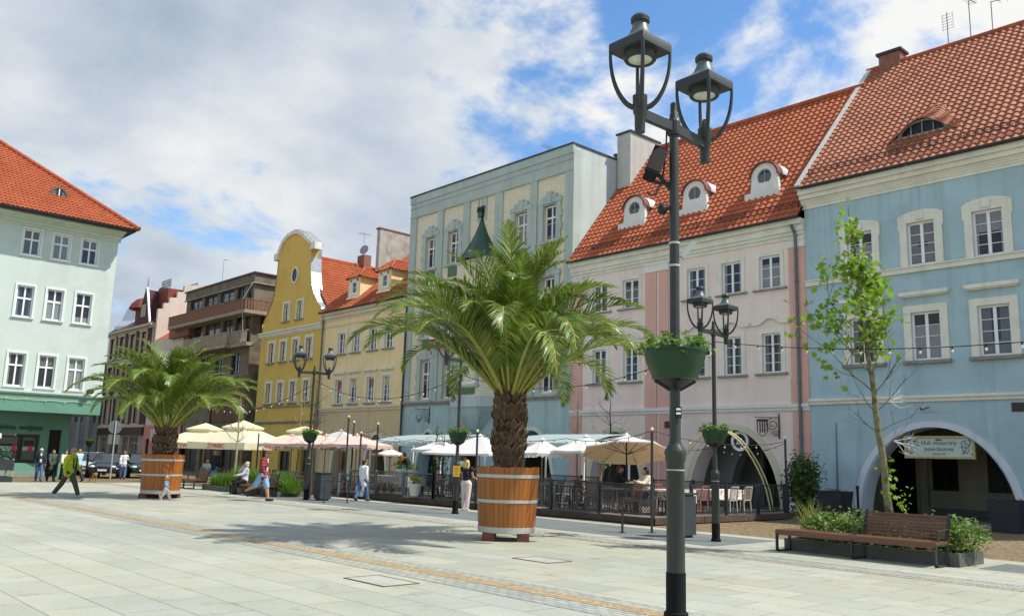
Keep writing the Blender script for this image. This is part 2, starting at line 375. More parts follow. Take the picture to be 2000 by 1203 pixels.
def glass(name, tint, rough=.04, curtain=None):
    m, N, L, b = nodes_mat(name)
    b.inputs['Base Color'].default_value = (*tint, 1); b.inputs['Roughness'].default_value = rough
    b.inputs['Specular IOR Level'].default_value = .38
    tc = N.new('ShaderNodeTexCoord')
    if curtain:
        w = N.new('ShaderNodeTexWave'); w.bands_direction = 'X'; w.inputs['Scale'].default_value = 7; w.inputs['Distortion'].default_value = 1.5; w.inputs['Detail'].default_value = 2
        L.new(tc.outputs['Object'], w.inputs['Vector'])
        mx = N.new('ShaderNodeMix'); mx.data_type = 'RGBA'; mx.inputs[6].default_value = (*[c*.55 for c in curtain], 1); mx.inputs[7].default_value = (*curtain, 1)
        L.new(w.outputs['Fac'], mx.inputs[0])
        def mth(op, x, y, z=None):
            m_ = N.new('ShaderNodeMath'); m_.operation = op
            for i, v in enumerate((x, y, z)):
                if v is None: continue
                if isinstance(v, (int, float)): m_.inputs[i].default_value = v
                else: L.new(v, m_.inputs[i])
            return m_.outputs[0]
        sp = N.new('ShaderNodeSeparateXYZ'); L.new(tc.outputs['Generated'], sp.inputs[0]); oi = N.new('ShaderNodeObjectInfo'); rnd_ = oi.outputs['Random']
        side = mth('GREATER_THAN', mth('ABSOLUTE', mth('MULTIPLY', mth('SUBTRACT', sp.outputs[0], .5), 2.0), 0), mth('MULTIPLY_ADD', mth('FRACT', mth('MULTIPLY', rnd_, 7.31), 0), 1.15, .12))
        low = mth('LESS_THAN', sp.outputs[2], mth('MULTIPLY_ADD', mth('FRACT', mth('MULTIPLY', rnd_, 3.77), 0), 1.3, -.5))
        top = mth('GREATER_THAN', sp.outputs[2], mth('MULTIPLY_ADD', mth('FRACT', mth('MULTIPLY', rnd_, 11.3), 0), 1.2, .35))
        k = mth('MAXIMUM', mth('MAXIMUM', side, low), top)
        m3 = N.new('ShaderNodeMix'); m3.data_type = 'RGBA'; L.new(k, m3.inputs[0]); m3.inputs[6].default_value = (*tint, 1); L.new(mx.outputs[2], m3.inputs[7]); L.new(m3.outputs[2], b.inputs['Base Color'])
    nz = N.new('ShaderNodeTexNoise'); nz.inputs['Scale'].default_value = 1.3; L.new(tc.outputs['Object'], nz.inputs['Vector'])
    bp = N.new('ShaderNodeBump'); bp.inputs['Strength'].default_value = .06; bp.inputs['Distance'].default_value = .05
    L.new(nz.outputs['Fac'], bp.inputs['Height']); L.new(bp.outputs[0], b.inputs['Normal'])
    return m
GL1 = glass('window_glass_dark', (.022, .027, .034), curtain=(.16, .165, .165)); GL2 = glass('window_glass_blue', (.035, .048, .07), curtain=(.20, .21, .22))
GL3 = glass('window_glass_curtain', (.022, .027, .034), curtain=(.30, .31, .31)); GL4 = glass('window_glass_blind', (.03, .035, .04), curtain=(.28, .32, .31))
GLS = glass('shop_glass', (.03, .03, .032), curtain=(.16, .16, .155)); GLC = glass('car_glass', (.05, .06, .07))
GLB = glass('black_opening', (.006, .006, .007), .4)

def tile_mat(name, A, B, dark=.0, lo=.35):
    m, N, L, b = nodes_mat(name); b.inputs['Roughness'].default_value = .72; b.inputs['Specular IOR Level'].default_value = .35
    uv = N.new('ShaderNodeUVMap'); uv.uv_map = 'uv'
    wn = N.new('ShaderNodeTexWhiteNoise'); wn.noise_dimensions = '2D'; L.new(uv.outputs[0], wn.inputs['Vector'])
    mx = N.new('ShaderNodeMix'); mx.data_type = 'RGBA'; mx.inputs[6].default_value = (*A, 1); mx.inputs[7].default_value = (*B, 1); L.new(wn.outputs['Value'], mx.inputs[0])
    ge = N.new('ShaderNodeNewGeometry')
    nz = N.new('ShaderNodeTexNoise'); nz.inputs['Scale'].default_value = .9; nz.inputs['Detail'].default_value = 7; L.new(ge.outputs['Position'], nz.inputs['Vector'])
    mr = N.new('ShaderNodeMapRange'); mr.inputs[1].default_value = .45; mr.inputs[2].default_value = .75; mr.inputs[4].default_value = lo; L.new(nz.outputs['Fac'], mr.inputs[0])
    m2 = N.new('ShaderNodeMix'); m2.data_type = 'RGBA'; L.new(mr.outputs[0], m2.inputs[0]); L.new(mx.outputs[2], m2.inputs[6])
    m2.inputs[7].default_value = (A[0]*.45, A[1]*.5, A[2]*.6, 1); L.new(m2.outputs[2], b.inputs['Base Color'])
    n3 = N.new('ShaderNodeTexNoise'); n3.inputs['Scale'].default_value = 30; L.new(ge.outputs['Position'], n3.inputs['Vector'])
    bp = N.new('ShaderNodeBump'); bp.inputs['Strength'].default_value = .2; bp.inputs['Distance'].default_value = .01; L.new(n3.outputs['Fac'], bp.inputs['Height']); L.new(bp.outputs[0], b.inputs['Normal'])
    return m
TILE1 = tile_mat('orange_roof_tiles', (.38, .095, .036), (.48, .135, .055), lo=.35)
TILE2 = tile_mat('aged_roof_tiles', (.34, .115, .06), (.43, .17, .092), lo=.4)
TILE3 = tile_mat('red_roof_tiles', (.36, .08, .035), (.46, .12, .05), lo=.4)

def brick_mat(name, A, B, mortar, bw, bh, rough=.5, rot=None, msize=.012, bias=0):
    m, N, L, b = nodes_mat(name); b.inputs['Roughness'].default_value = rough
    ge = N.new('ShaderNodeNewGeometry'); sp = N.new('ShaderNodeSeparateXYZ'); L.new(ge.outputs['Position'], sp.inputs[0])
    cb = N.new('ShaderNodeCombineXYZ'); ad = N.new('ShaderNodeMath'); ad.operation = 'ADD'; L.new(sp.outputs[0], ad.inputs[0]); L.new(sp.outputs[1], ad.inputs[1])
    L.new(ad.outputs[0], cb.inputs[0]); L.new(sp.outputs[2], cb.inputs[1])
    t = N.new('ShaderNodeTexBrick'); t.inputs['Scale'].default_value = 1; t.inputs['Brick Width'].default_value = bw; t.inputs['Row Height'].default_value = bh
    t.inputs['Mortar Size'].default_value = msize; t.inputs['Color1'].default_value = (*A, 1); t.inputs['Color2'].default_value = (*B, 1); t.inputs['Mortar'].default_value = (*mortar, 1)
    t.inputs['Mortar Smooth'].default_value = .2
    L.new(cb.outputs[0], t.inputs['Vector']); L.new(t.outputs['Color'], b.inputs['Base Color'])
    bp = N.new('ShaderNodeBump'); bp.invert = True; bp.inputs['Strength'].default_value = .5; bp.inputs['Distance'].default_value = .01; L.new(t.outputs['Fac'], bp.inputs['Height']); L.new(bp.outputs[0], b.inputs['Normal'])
    return m
GLAZB = brick_mat('cream_glazed_brick', (.76, .69, .47), (.85, .79, .58), (.48, .42, .28), .26, .085, .35)
GREENB = brick_mat('green_glazed_brick', (.03, .14, .05), (.05, .20, .08), (.12, .15, .08), .26, .085, .3)

def wood_mat(name, A, B, axis='z', scale=9., rough=.55):
    m, N, L, b = nodes_mat(name); b.inputs['Roughness'].default_value = rough
    tc = N.new('ShaderNodeTexCoord'); mp = N.new('ShaderNodeMapping')
    sc = {'z': (scale, scale, scale*.06), 'x': (scale*.06, scale, scale), 'y': (scale, scale*.06, scale)}[axis]
    mp.inputs['Scale'].default_value = sc; L.new(tc.outputs['Object'], mp.inputs[0])
    nz = N.new('ShaderNodeTexNoise'); nz.inputs['Scale'].default_value = 2; nz.inputs['Detail'].default_value = 6; L.new(mp.outputs[0], nz.inputs['Vector'])
    ge = N.new('ShaderNodeNewGeometry')
    ri = N.new('ShaderNodeMath'); ri.operation = 'MULTIPLY_ADD'; L.new(ge.outputs['Random Per Island'], ri.inputs[0]); ri.inputs[1].default_value = .35; 
    mr = N.new('ShaderNodeMapRange'); mr.inputs[1].default_value = .3; mr.inputs[2].default_value = .7; mr.inputs[3].default_value = -.05; mr.inputs[4].default_value = .5; L.new(nz.outputs['Fac'], mr.inputs[0])
    L.new(mr.outputs[0], ri.inputs[2])
    mx = N.new('ShaderNodeMix'); mx.data_type = 'RGBA'; mx.inputs[6].default_value = (*A, 1); mx.inputs[7].default_value = (*B, 1); L.new(ri.outputs[0], mx.inputs[0])
    L.new(mx.outputs[2], b.inputs['Base Color'])
    bp = N.new('ShaderNodeBump'); bp.inputs['Strength'].default_value = .15; bp.inputs['Distance'].default_value = .01; L.new(nz.outputs['Fac'], bp.inputs['Height']); L.new(bp.outputs[0], b.inputs['Normal'])
    return m
TUBW = wood_mat('tub_staves', (.40, .135, .016), (.22, .068, .009), 'z', 9, .45)
BENCHW = wood_mat('bench_slats', (.19, .085, .042), (.10, .042, .022), 'x', 9, .5)
DECKW = wood_mat('deck_planks', (.22, .18, .145), (.13, .105, .085), 'x', 6, .8)

def floral_mat():
    m, N, L, b = nodes_mat('floral_cloth'); b.inputs['Roughness'].default_value = .85
    tc = N.new('ShaderNodeTexCoord'); vo = N.new('ShaderNodeTexVoronoi'); vo.inputs['Scale'].default_value = 9; L.new(tc.outputs['Object'], vo.inputs['Vector'])
    r = N.new('ShaderNodeValToRGB'); L.new(vo.outputs['Distance'], r.inputs[0]); e = r.color_ramp.elements
    e[0].position = .26; e[0].color = (.38, .07, .08, 1); e[1].position = .42; e[1].color = (.74, .70, .66, 1); L.new(r.outputs[0], b.inputs['Base Color']); return m
FLORAL = floral_mat()
# ------------------------------------------------------------------ ground
def paving(name, A, B, joint, w, h, rot=0, msize=.006, rough=.75, offs=.5, stain=None, bump=.25, wear=.35):
    m, N, L, b = nodes_mat(name); b.inputs['Roughness'].default_value = rough; b.inputs['Specular IOR Level'].default_value = .35
    ge = N.new('ShaderNodeNewGeometry'); mp = N.new('ShaderNodeMapping'); mp.inputs['Rotation'].default_value = (0, 0, R(rot)); L.new(ge.outputs['Position'], mp.inputs[0])
    nz0 = N.new('ShaderNodeTexNoise'); nz0.inputs['Scale'].default_value = 3; L.new(ge.outputs['Position'], nz0.inputs['Vector'])
    vm = N.new('ShaderNodeVectorMath'); vm.operation = 'MULTIPLY_ADD'; vm.inputs[1].default_value = (wear*.04,)*3; L.new(nz0.outputs['Color'], vm.inputs[0]); L.new(mp.outputs[0], vm.inputs[2])
    t = N.new('ShaderNodeTexBrick'); t.inputs['Scale'].default_value = 1; t.inputs['Brick Width'].default_value = w; t.inputs['Row Height'].default_value = h
    t.offset = offs; t.inputs['Mortar Size'].default_value = msize; t.inputs['Mortar Smooth'].default_value = .3
    t.inputs['Color1'].default_value = (*A, 1); t.inputs['Color2'].default_value = (*B, 1); t.inputs['Mortar'].default_value = (*joint, 1)
    L.new(vm.outputs[0], t.inputs['Vector'])
    n1 = N.new('ShaderNodeTexNoise'); n1.inputs['Scale'].default_value = .35; n1.inputs['Detail'].default_value = 8; n1.inputs['Roughness'].default_value = .65; L.new(ge.outputs['Position'], n1.inputs['Vector'])
    mr = N.new('ShaderNodeMapRange'); mr.inputs[1].default_value = .35; mr.inputs[2].default_value = .7; L.new(n1.outputs['Fac'], mr.inputs[0])
    mx = N.new('ShaderNodeMix'); mx.data_type = 'RGBA'; mx.blend_type = 'MULTIPLY'; L.new(mr.outputs[0], mx.inputs[0]); L.new(t.outputs['Color'], mx.inputs[6]); mx.inputs[7].default_value = (*(stain or (.86, .84, .76)), 1)
    for sc_, lo_, hi_, tint in ((1.7, .57, .70, (.74, .70, .58)), (6.5, .62, .72, (.66, .62, .52)), (.13, .48, .62, (.86, .90, .95)), (19, .68, .72, (.5, .47, .42))):     # dirt, gum and tyre scuffs
        nd = N.new('ShaderNodeTexNoise'); nd.inputs['Scale'].default_value = sc_; nd.inputs['Detail'].default_value = 9; nd.inputs['Roughness'].default_value = .7; L.new(ge.outputs['Position'], nd.inputs['Vector'])
        md = N.new('ShaderNodeMapRange'); md.inputs[1].default_value = lo_; md.inputs[2].default_value = hi_; L.new(nd.outputs['Fac'], md.inputs[0])
        mn = N.new('ShaderNodeMix'); mn.data_type = 'RGBA'; mn.blend_type = 'MULTIPLY'; L.new(md.outputs[0], mn.inputs[0]); L.new(mx.outputs[2], mn.inputs[6]); mn.inputs[7].default_value = (*tint, 1); mx = mn
    n2 = N.new('ShaderNodeTexNoise'); n2.inputs['Scale'].default_value = 55; n2.inputs['Detail'].default_value = 3; L.new(ge.outputs['Position'], n2.inputs['Vector'])
    m2 = N.new('ShaderNodeMix'); m2.data_type = 'RGBA'; m2.blend_type = 'OVERLAY'; m2.inputs[0].default_value = .35; L.new(mx.outputs[2], m2.inputs[6]); L.new(n2.outputs['Fac'], m2.inputs[7])
    L.new(m2.outputs[2], b.inputs['Base Color'])
    bp = N.new('ShaderNodeBump'); bp.invert = True; bp.inputs['Strength'].default_value = bump; bp.inputs['Distance'].default_value = .015; L.new(t.outputs['Fac'], bp.inputs['Height'])
    b2 = N.new('ShaderNodeBump'); b2.inputs['Strength'].default_value = .12; b2.inputs['Distance'].default_value = .01; L.new(n2.outputs['Fac'], b2.inputs['Height']); L.new(bp.outputs[0], b2.inputs['Normal']); L.new(b2.outputs[0], b.inputs['Normal'])
    return m
def cobble(name, A, B, joint, scale, stain):
    m, N, L, b = nodes_mat(name); b.inputs['Roughness'].default_value = .8
    ge = N.new('ShaderNodeNewGeometry'); vo = N.new('ShaderNodeTexVoronoi'); vo.inputs['Scale'].default_value = scale; vo.feature = 'F1'; vo.inputs['Randomness'].default_value = .45
    L.new(ge.outputs['Position'], vo.inputs['Vector'])
    ve = N.new('ShaderNodeTexVoronoi'); ve.feature = 'DISTANCE_TO_EDGE'; ve.inputs['Scale'].default_value = scale; ve.inputs['Randomness'].default_value = .45; L.new(ge.outputs['Position'], ve.inputs['Vector'])
    sp = N.new('ShaderNodeSeparateColor'); L.new(vo.outputs['Color'], sp.inputs[0])
    mx = N.new('ShaderNodeMix'); mx.data_type = 'RGBA'; mx.inputs[6].default_value = (*A, 1); mx.inputs[7].default_value = (*B, 1); L.new(sp.outputs[0], mx.inputs[0])
    mr = N.new('ShaderNodeMapRange'); mr.inputs[1].default_value = .02; mr.inputs[2].default_value = .09; L.new(ve.outputs['Distance'], mr.inputs[0])
    m2 = N.new('ShaderNodeMix'); m2.data_type = 'RGBA'; m2.inputs[6].default_value = (*joint, 1); L.new(mr.outputs[0], m2.inputs[0]); L.new(mx.outputs[2], m2.inputs[7])
    n1 = N.new('ShaderNodeTexNoise'); n1.inputs['Scale'].default_value = .5; n1.inputs['Detail'].default_value = 7; L.new(ge.outputs['Position'], n1.inputs['Vector'])
    m3 = N.new('ShaderNodeMix'); m3.data_type = 'RGBA'; m3.blend_type = 'MULTIPLY'; L.new(n1.outputs['Fac'], m3.inputs[0]); L.new(m2.outputs[2], m3.inputs[6]); m3.inputs[7].default_value = (*stain, 1)
    L.new(m3.outputs[2], b.inputs['Base Color'])
    bp = N.new('ShaderNodeBump'); bp.inputs['Strength'].default_value = .6; bp.inputs['Distance'].default_value = .02; L.new(mr.outputs[0], bp.inputs['Height']); L.new(bp.outputs[0], b.inputs['Normal'])
    return m
PAVE = paving('plaza_slabs', (.375, .385, .322), (.445, .447, .368), (.19, .18, .145), 1.15, .62, msize=.008)
PAVS = paving('small_sett_strip', (.34, .355, .32), (.44, .45, .39), (.15, .145, .12), .22, .11, msize=.010, bump=.5, wear=.6)
STRIPE = cobble('tan_cobble_stripe', (.48, .385, .23), (.38, .29, .16), (.20, .14, .08), 9, (.9, .82, .7))
TANB = cobble('patchy_tan_setts', (.50, .44, .33), (.40, .31, .19), (.20, .16, .10), 8, (.75, .66, .5))
COBB = cobble('tan_street_cobbles', (.32, .225, .115), (.22, .155, .08), (.07, .05, .03), 7.5, (.75, .72, .66))
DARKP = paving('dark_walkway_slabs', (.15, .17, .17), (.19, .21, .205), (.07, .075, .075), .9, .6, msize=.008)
def sheet(name, x0, x1, y0, y1, z, m, kind='structure', pts=None):
    b = MB(); b.face(pts and [(x, y, z) for x, y in pts] or [(x0, y0, z), (x1, y0, z), (x1, y1, z), (x0, y1, z)])
    return tag(b.build(name, m), None, None, kind=kind)
sheet('ground', -600, 400, -500, 600, -.012, COBB)
sheet('plaza_pavement', -47.5, 60, -140, -12.35, -.004, PAVE)
sheet('sett_band', -47.5, 60, -24.25, -23.15, .0, PAVS)
STR = MB()
xs = np.linspace(-47, 40, 88)
def sy(x): return -23.62-.012*max(0, -x-9)**1.35*.35
for a, c in zip(xs[:-1], xs[1:]):
    STR.face([(a, sy(a)-.16, .004), (c, sy(c)-.16, .004), (c, sy(c)+.16, .004), (a, sy(a)+.16, .004)])
struct('tan_stripe', STR, STRIPE)
sheet('sett_border', -47.5, 60, -17.05, -16.45, .0, PAVS)
sheet('tan_border', -47.5, 60, -17.30, -17.12, .0, TANB)
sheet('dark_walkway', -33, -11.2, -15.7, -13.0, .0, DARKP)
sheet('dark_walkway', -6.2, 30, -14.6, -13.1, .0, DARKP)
sheet('arcade_pavement', -62, 20, -1.6, 9, .0, paving('arcade_slabs', (.30, .31, .30), (.36, .37, .35), (.1, .1, .1), .6, .6))
kb = MB(); kb.box(-62, 20, -1.75, -1.6, -.01, .03); struct('kerb', kb, STONE)
def cover(x0, x1, y0, y1):
    b = MB()
    for (a, c, d, e) in ((x0, x1, y0, y0+.03), (x0, x1, y1-.03, y1), (x0, x0+.03, y0+.03, y1-.03), (x1-.03, x1, y0+.03, y1-.03)): b.box(a, c, d, e, -.004, .007)
    t = b.build('inspection_cover', mat('rusty_frame', (.15, .10, .06), .8, .3, 10))
    c = MB(); c.box(x0+.035, x1-.035, y0+.035, y1-.035, -.004, .005); c.build('lid', mat('cover_stone', (.40, .41, .35), .8, .12, 4, .2, 40, coords='Pos'), t)
    return t
tag(cover(-10.9, -9.9, -25.1, -24.5), 'square inspection cover with a rusty frame nearest the camera, below the tan stripe', 'manhole cover', 'inspection covers in the plaza')
tag(cover(-11.6, -10.7, -21.2, -20.6), 'square inspection cover between the tan stripe and the nearer palm tub', 'manhole cover', 'inspection covers in the plaza')
# ------------------------------------------------------------------ building helpers
def ell_curve(cx, a, h, zb=0, n=28, p=2.0):
    out = []
    for i in range(n+1):
        t = PI-PI*i/n; c, s = math.cos(t), math.sin(t)
        out.append((cx+a*math.copysign(abs(c)**(2/p), c), zb+(h-zb)*abs(s)**(2/p)))
    return out
def wall(mb, x0, x1, z0, z1, holes=(), y=0, depth=.2, arches=(), mi=0, mr=None, adepth=.6):
    mr = mi if mr is None else mr
    H = list(holes); AH = []
    for cx, a, h, zt in arches: AH.append((cx-a, cx+a, z0, zt))
    xs = sorted({x0, x1, *[v for q in H+AH for v in q[:2] if x0 < v < x1]}); zs = sorted({z0, z1, *[v for q in H+AH for v in q[2:] if z0 < v < z1]})
    for a, b in zip(xs[:-1], xs[1:]):
        for c, d in zip(zs[:-1], zs[1:]):
            mx, mz = (a+b)/2, (c+d)/2
            if any(q[0] < mx < q[1] and q[2] < mz < q[3] for q in H+AH): continue
            mb.face([(a, y, c), (b, y, c), (b, y, d), (a, y, d)], mi)
    for a, b, c, d in H:
        e = y+depth
        mb.face([(a, y, c), (a, e, c), (b, e, c), (b, y, c)], mr); mb.face([(a, y, d), (b, y, d), (b, e, d), (a, e, d)], mr)
        mb.face([(a, y, c), (a, y, d), (a, e, d), (a, e, c)], mr); mb.face([(b, y, c), (b, e, c), (b, e, d), (b, y, d)], mr)
    for cx, a, h, zt in arches:
        C = ell_curve(cx, a, h, z0); e = y+adepth
        for p, q in zip(C[:-1], C[1:]):
            mb.face([(p[0], y, p[1]), (q[0], y, q[1]), (q[0], y, zt), (p[0], y, zt)], mi)
            mb.face([(p[0], y, p[1]), (p[0], e, p[1]), (q[0], e, q[1]), (q[0], y, q[1])], mr)
WCACHE = {}
class Facade:
    def __init__(s, root, local=False, X=None): s.root = root; s.local = local; s.Mi = WM[root].inverted(); s.X = X
    def mb(s): return MB(local=s.local)
    def part(s, name, mb, m, parent=None, **k):
        if s.X is not None: mb.v = [tuple(s.X @ Vector(p)) for p in mb.v]
        return mb.build(name, m, parent or s.root, **k)
    def window(s, x0, x1, z0, z1, y=.13, cols=2, rows=3, transom=None, glass=None, fw=.07, mull=.09, fm=None, sur=None, sill=None, hood=None, gb=.022, name='window', open_=False, surm=None, kept=None):
        w, h = x1-x0, z1-z0; glass = glass or GL1; fm = fm or WHITE
        key = (round(w, 2), round(h, 2), cols, rows, transom, glass.name, fm.name, fw, mull, gb)
        if key not in WCACHE:
            f = MB(local=True); W2 = w/2
            f.box(-W2, -W2+fw, -.03, .05, 0, h); f.box(W2-fw, W2, -.03, .05, 0, h); f.box(-W2+fw, W2-fw, -.03, .05, 0, fw*1.2); f.box(-W2+fw, W2-fw, -.03, .05, h-fw, h)
            bays = []
            a = -W2+fw; tw = (w-2*fw-mull*(cols-1))/cols
            for c in range(cols):
                bays.append((a, a+tw))
                if c < cols-1: f.box(a+tw, a+tw+mull, -.04, .05, fw*1.2, h-fw)
                a += tw+mull
            zt = None
            if transom: zt = h*transom; [f.box(b0, b1, -.035, .05, zt-.05, zt+.05) for b0, b1 in bays]
            for b0, b1 in bays:
                for r in range(1, rows):
                    zz = fw+(h-2*fw)*r/rows
                    if zt and abs(zz-zt) < .12: continue
                    f.box(b0, b1, -.012, .03, zz-gb/2, zz+gb/2)
            g = MB(local=True); g.box(-W2+fw*.5, W2-fw*.5, .012, .028, fw*.5, h-fw*.5)
            fo = f.build(name, fm); go = g.build('pane', glass); WCACHE[key] = (fo.data, go.data)
            bpy.data.objects.remove(fo); bpy.data.objects.remove(go)
        fd, gd = WCACHE[key]
        o = bpy.data.objects.new(name, fd); COL.objects.link(o); o.parent = s.root
        loc = Vector(((x0+x1)/2, y, z0)); loc = loc if s.local else s.Mi @ loc
        if s.X is not None: o.matrix_basis = s.X @ Matrix.Translation(loc); WM[o] = WM[s.root] @ s.X @ Matrix.Translation(loc)
        else: o.location = loc; WM[o] = WM[s.root] @ Matrix.Translation(loc)
        g = bpy.data.objects.new('pane', gd); COL.objects.link(g); g.parent = o; WM[g] = WM[o]
        W2 = w/2; yf = -y
        if sur:
            t, pr = sur; b = MB(local=True)
            b.box(-W2-t, -W2, yf-pr, yf, -.02, h); b.box(W2, W2+t, yf-pr, yf, -.02, h); b.box(-W2-t, W2+t, yf-pr, yf, h, h+t)
            if kept == 'bar':      # small ears and a shaped head
                b.box(-W2-t-.05, -W2-t, yf-pr, yf, h-.25, h+t); b.box(W2+t, W2+t+.05, yf-pr, yf, h-.25, h+t)
                n = 12; A = [(-W2-t+.0+(w+2*t)*i/n, h+t) for i in range(n+1)]; B = [(x, h+t+.02+.16*max(0, math.cos((x)/(W2+t)*PI/2))**.8) for x, _ in A]
                b.strip(A, B, yf-pr-.01, yf); b.box(-.14, .14, yf-pr-.06, yf-pr, h+t*.3, h+t+.12)
            b.build('surround', surm or CRM, o)
        if sill:
            b = MB(local=True); ov, pr, th = sill; b.box(-W2-ov, W2+ov, yf-pr, yf+.05, -th, 0); b.build('sill', STONE if not surm else surm, o)
        if hood:
            ov, pr, zz, th, kind = hood; b = MB(local=True)
            if kind == 'flat': b.box(-W2-ov, W2+ov, yf-pr, yf, h+zz, h+zz+th); b.box(-W2-ov+.06, W2+ov-.06, yf-pr*.6, yf, h+zz-.05, h+zz)
            else:
                n = 24; A = []
                for i in range(n+1):
                    x = -W2-ov+(w+2*ov)*i/n; u = abs(x)/(W2+ov); A.append((x, h+zz+(.26*(.5+.5*math.cos(min(1, u/.72)*PI)))))
                b.strip(A, [(x, z+th) for x, z in A], yf-pr, yf)
            b.build('hood', surm or CRM, o)
        return o
    def bands(s, name, x0, x1, L, m, parent=None):
        """mouldings: list of (z0, z1, projection)"""
        b = s.mb()
        for z0, z1, p in L: b.box(x0, x1, -p, .02, z0, z1)
        return s.part(name, b, m, parent)
    def pipe(s, x, z0, z1, y=-.14, r=.065, m=None, kink=None):
        b = s.mb(); P = [(x, y, z0), (x, y, z1)]
        if kink: P += [(x, y-kink, z1+.35)]
        b.tube(P, r, 10)
        zz = z0+.6
        while zz < z1: b.tube([(x, y, zz), (x, y, zz+.06)], r*1.35, 10); zz += 2.1
        return s.part('downpipe', b, m or PIPE, smooth=40)
def tiles(parent, name, O, U, V, length, lo, hi, m, tw=.235, th=.33, local=False):
    """pantiles laid as real overlapping courses; lo/hi give the extent along U for a height v up the slope"""
    O, U, V = Vector(O), Vector(U).normalized(), Vector(V).normalized(); N = U.cross(V)
    if N.z < 0: N = -N
    prof = [0, .016, .055, .066, .04, .006]; k = len(prof)
    mb = MB(local=local); uv = []
    nr = int(math.ceil(length/th))
    for r in range(nr):
        v0, v1 = r*th, min((r+1)*th, length); vm = (v0+v1)/2
        a, b = lo(vm), hi(vm)
        if b-a < .05: continue
        i0, i1 = math.floor(a/tw*k), math.ceil(b/tw*k)
        us = [min(max(i*tw/k, a), b) for i in range(i0, i1+1)]; ids = [i//k for i in range(i0, i1+1)]; hs = [prof[i % k] for i in range(i0, i1+1)]
        base = len(mb.v); n = len(us); jit = [random.uniform(-.006, .008) for _ in range(ids[-1]-ids[0]+2)]
        for q, (vv, lift) in enumerate(((v0-.05, .012), (v0-.05, .060), (v1, .004))):
            for u, h, d in zip(us, hs, ids):
                hh = h if q else h*.4
                P = O+U*u+V*(vv+jit[d-ids[0]]*(q < 2))+N*(hh+lift); mb.v.append(tuple(P))
        for i in range(n-1):
            for q in (0, 1):
                mb.f.append((base+q*n+i, base+q*n+i+1, base+(q+1)*n+i+1, base+(q+1)*n+i)); mb.mi.append(0); uv.append((ids[i]+.37, r+.61))
    mb.uv = uv
    # roofing felt and battens under the tiles
    und = MB(local=local); n = 24; vs = [length*i/n for i in range(n+1)]
    for p, q in zip(vs[:-1], vs[1:]):
        e = 1e-3; und.face([tuple(O+U*lo(p+e)+V*p), tuple(O+U*hi(p+e)+V*p), tuple(O+U*hi(q-e)+V*q), tuple(O+U*lo(q-e)+V*q)])
    o = mb.build(name, m, parent)
    und.build('roof_underlay', GUTTER, o)
    return o
def ridge(parent, p, q, m, r=.13, local=False, name='ridge_tiles'):
    p, q = Vector(p), Vector(q); d = q-p; L = d.length; n = max(2, int(L/.36)); mb = MB(local=local); uv = []
    for i in range(n):
        a = p+d*(i/n-.01); b = p+d*((i+1)/n+.02); mb.tube([a, b], [r*1.08, r*.94], 10)
    mb.uv = [(i//12+.37, 100.5) for i in range(len(mb.f))]
    return mb.build(name, m, parent)
def snow_guard(F, x0, x1, y, z, h=.22, dy=.18):
    b = F.mb(); n = int((x1-x0)/1.2)
    for i in range(n+1):
        x = x0+(x1-x0)*i/n; b.bar((x, y+.3, z+.25), (x, y, z+.1), .02); b.bar((x, y, z), (x, y, z+h+.1), .022)
    for k in range(3): b.bar((x0, y, z+.06+h*k/2), (x1, y, z+.06+h*k/2), .016)
    m = int((x1-x0)/.1)
    for i in range(m): x = x0+(x1-x0)*i/m; b.bar((x, y, z+.06), (x+.05, y, z+.06+h), .009)
    return F.part('snow_guard', b, IRON)
def gutter(F, x0, x1, y, z, r=.09):
    b = F.mb(); n = 8; A = [(y-r*math.cos(PI*i/n)-.0, z-r*math.sin(PI*i/n)) for i in range(n+1)]
    Bq = [(yy*1.0+(.012 if i < n/2 else -.012)*0+0, zz) for i, (yy, zz) in enumerate(A)]
    B2 = [(y-(r-.015)*math.cos(PI*i/n), z-(r-.015)*math.sin(PI*i/n)) for i in range(n+1)]
    poly = A+B2[::-1]
    b.prism(poly, x0, x1, axis='x'); return F.part('gutter', b, GUTTER, smooth=40)
def antenna(x, y, z, h, kind, label):
    t = thing('roof_antenna', label, 'antenna', (x, y, z), 0, 'antennas on the roofs')
    b = MB(local=True); b.tube([(0, 0, -.9), (0, 0, h)], .022, 6); b.build('mast', ANT, t)
    b = MB(local=True)
    if kind == 'yagi':
        b.bar((-.1, -.5, h-.1), (.1, .6, h-.1), .03)
        for i in range(7): yy = -.45+i*.17; b.bar((-.3+i*.02, yy, h-.1), (.3-i*.02, yy, h-.1), .012)
    elif kind == 'panel':
        for i in range(6): b.bar((-.25, 0, h-.1-i*.14), (.25, 0, h-.1-i*.14), .014)
        b.bar((-.22, .1, h), (-.22, .1, h-.8), .012); b.bar((.22, .1, h), (.22, .1, h-.8), .012)
    else:
        b.bar((0, 0, h), (.75, 0, h-.12), .03); b.bar((.3, -.3, h-.05), (.3, .3, h-.05), .014); b.bar((.6, -.25, h-.1), (.6, .25, h-.1), .014)
    b.build('elements', ANT, t); return t

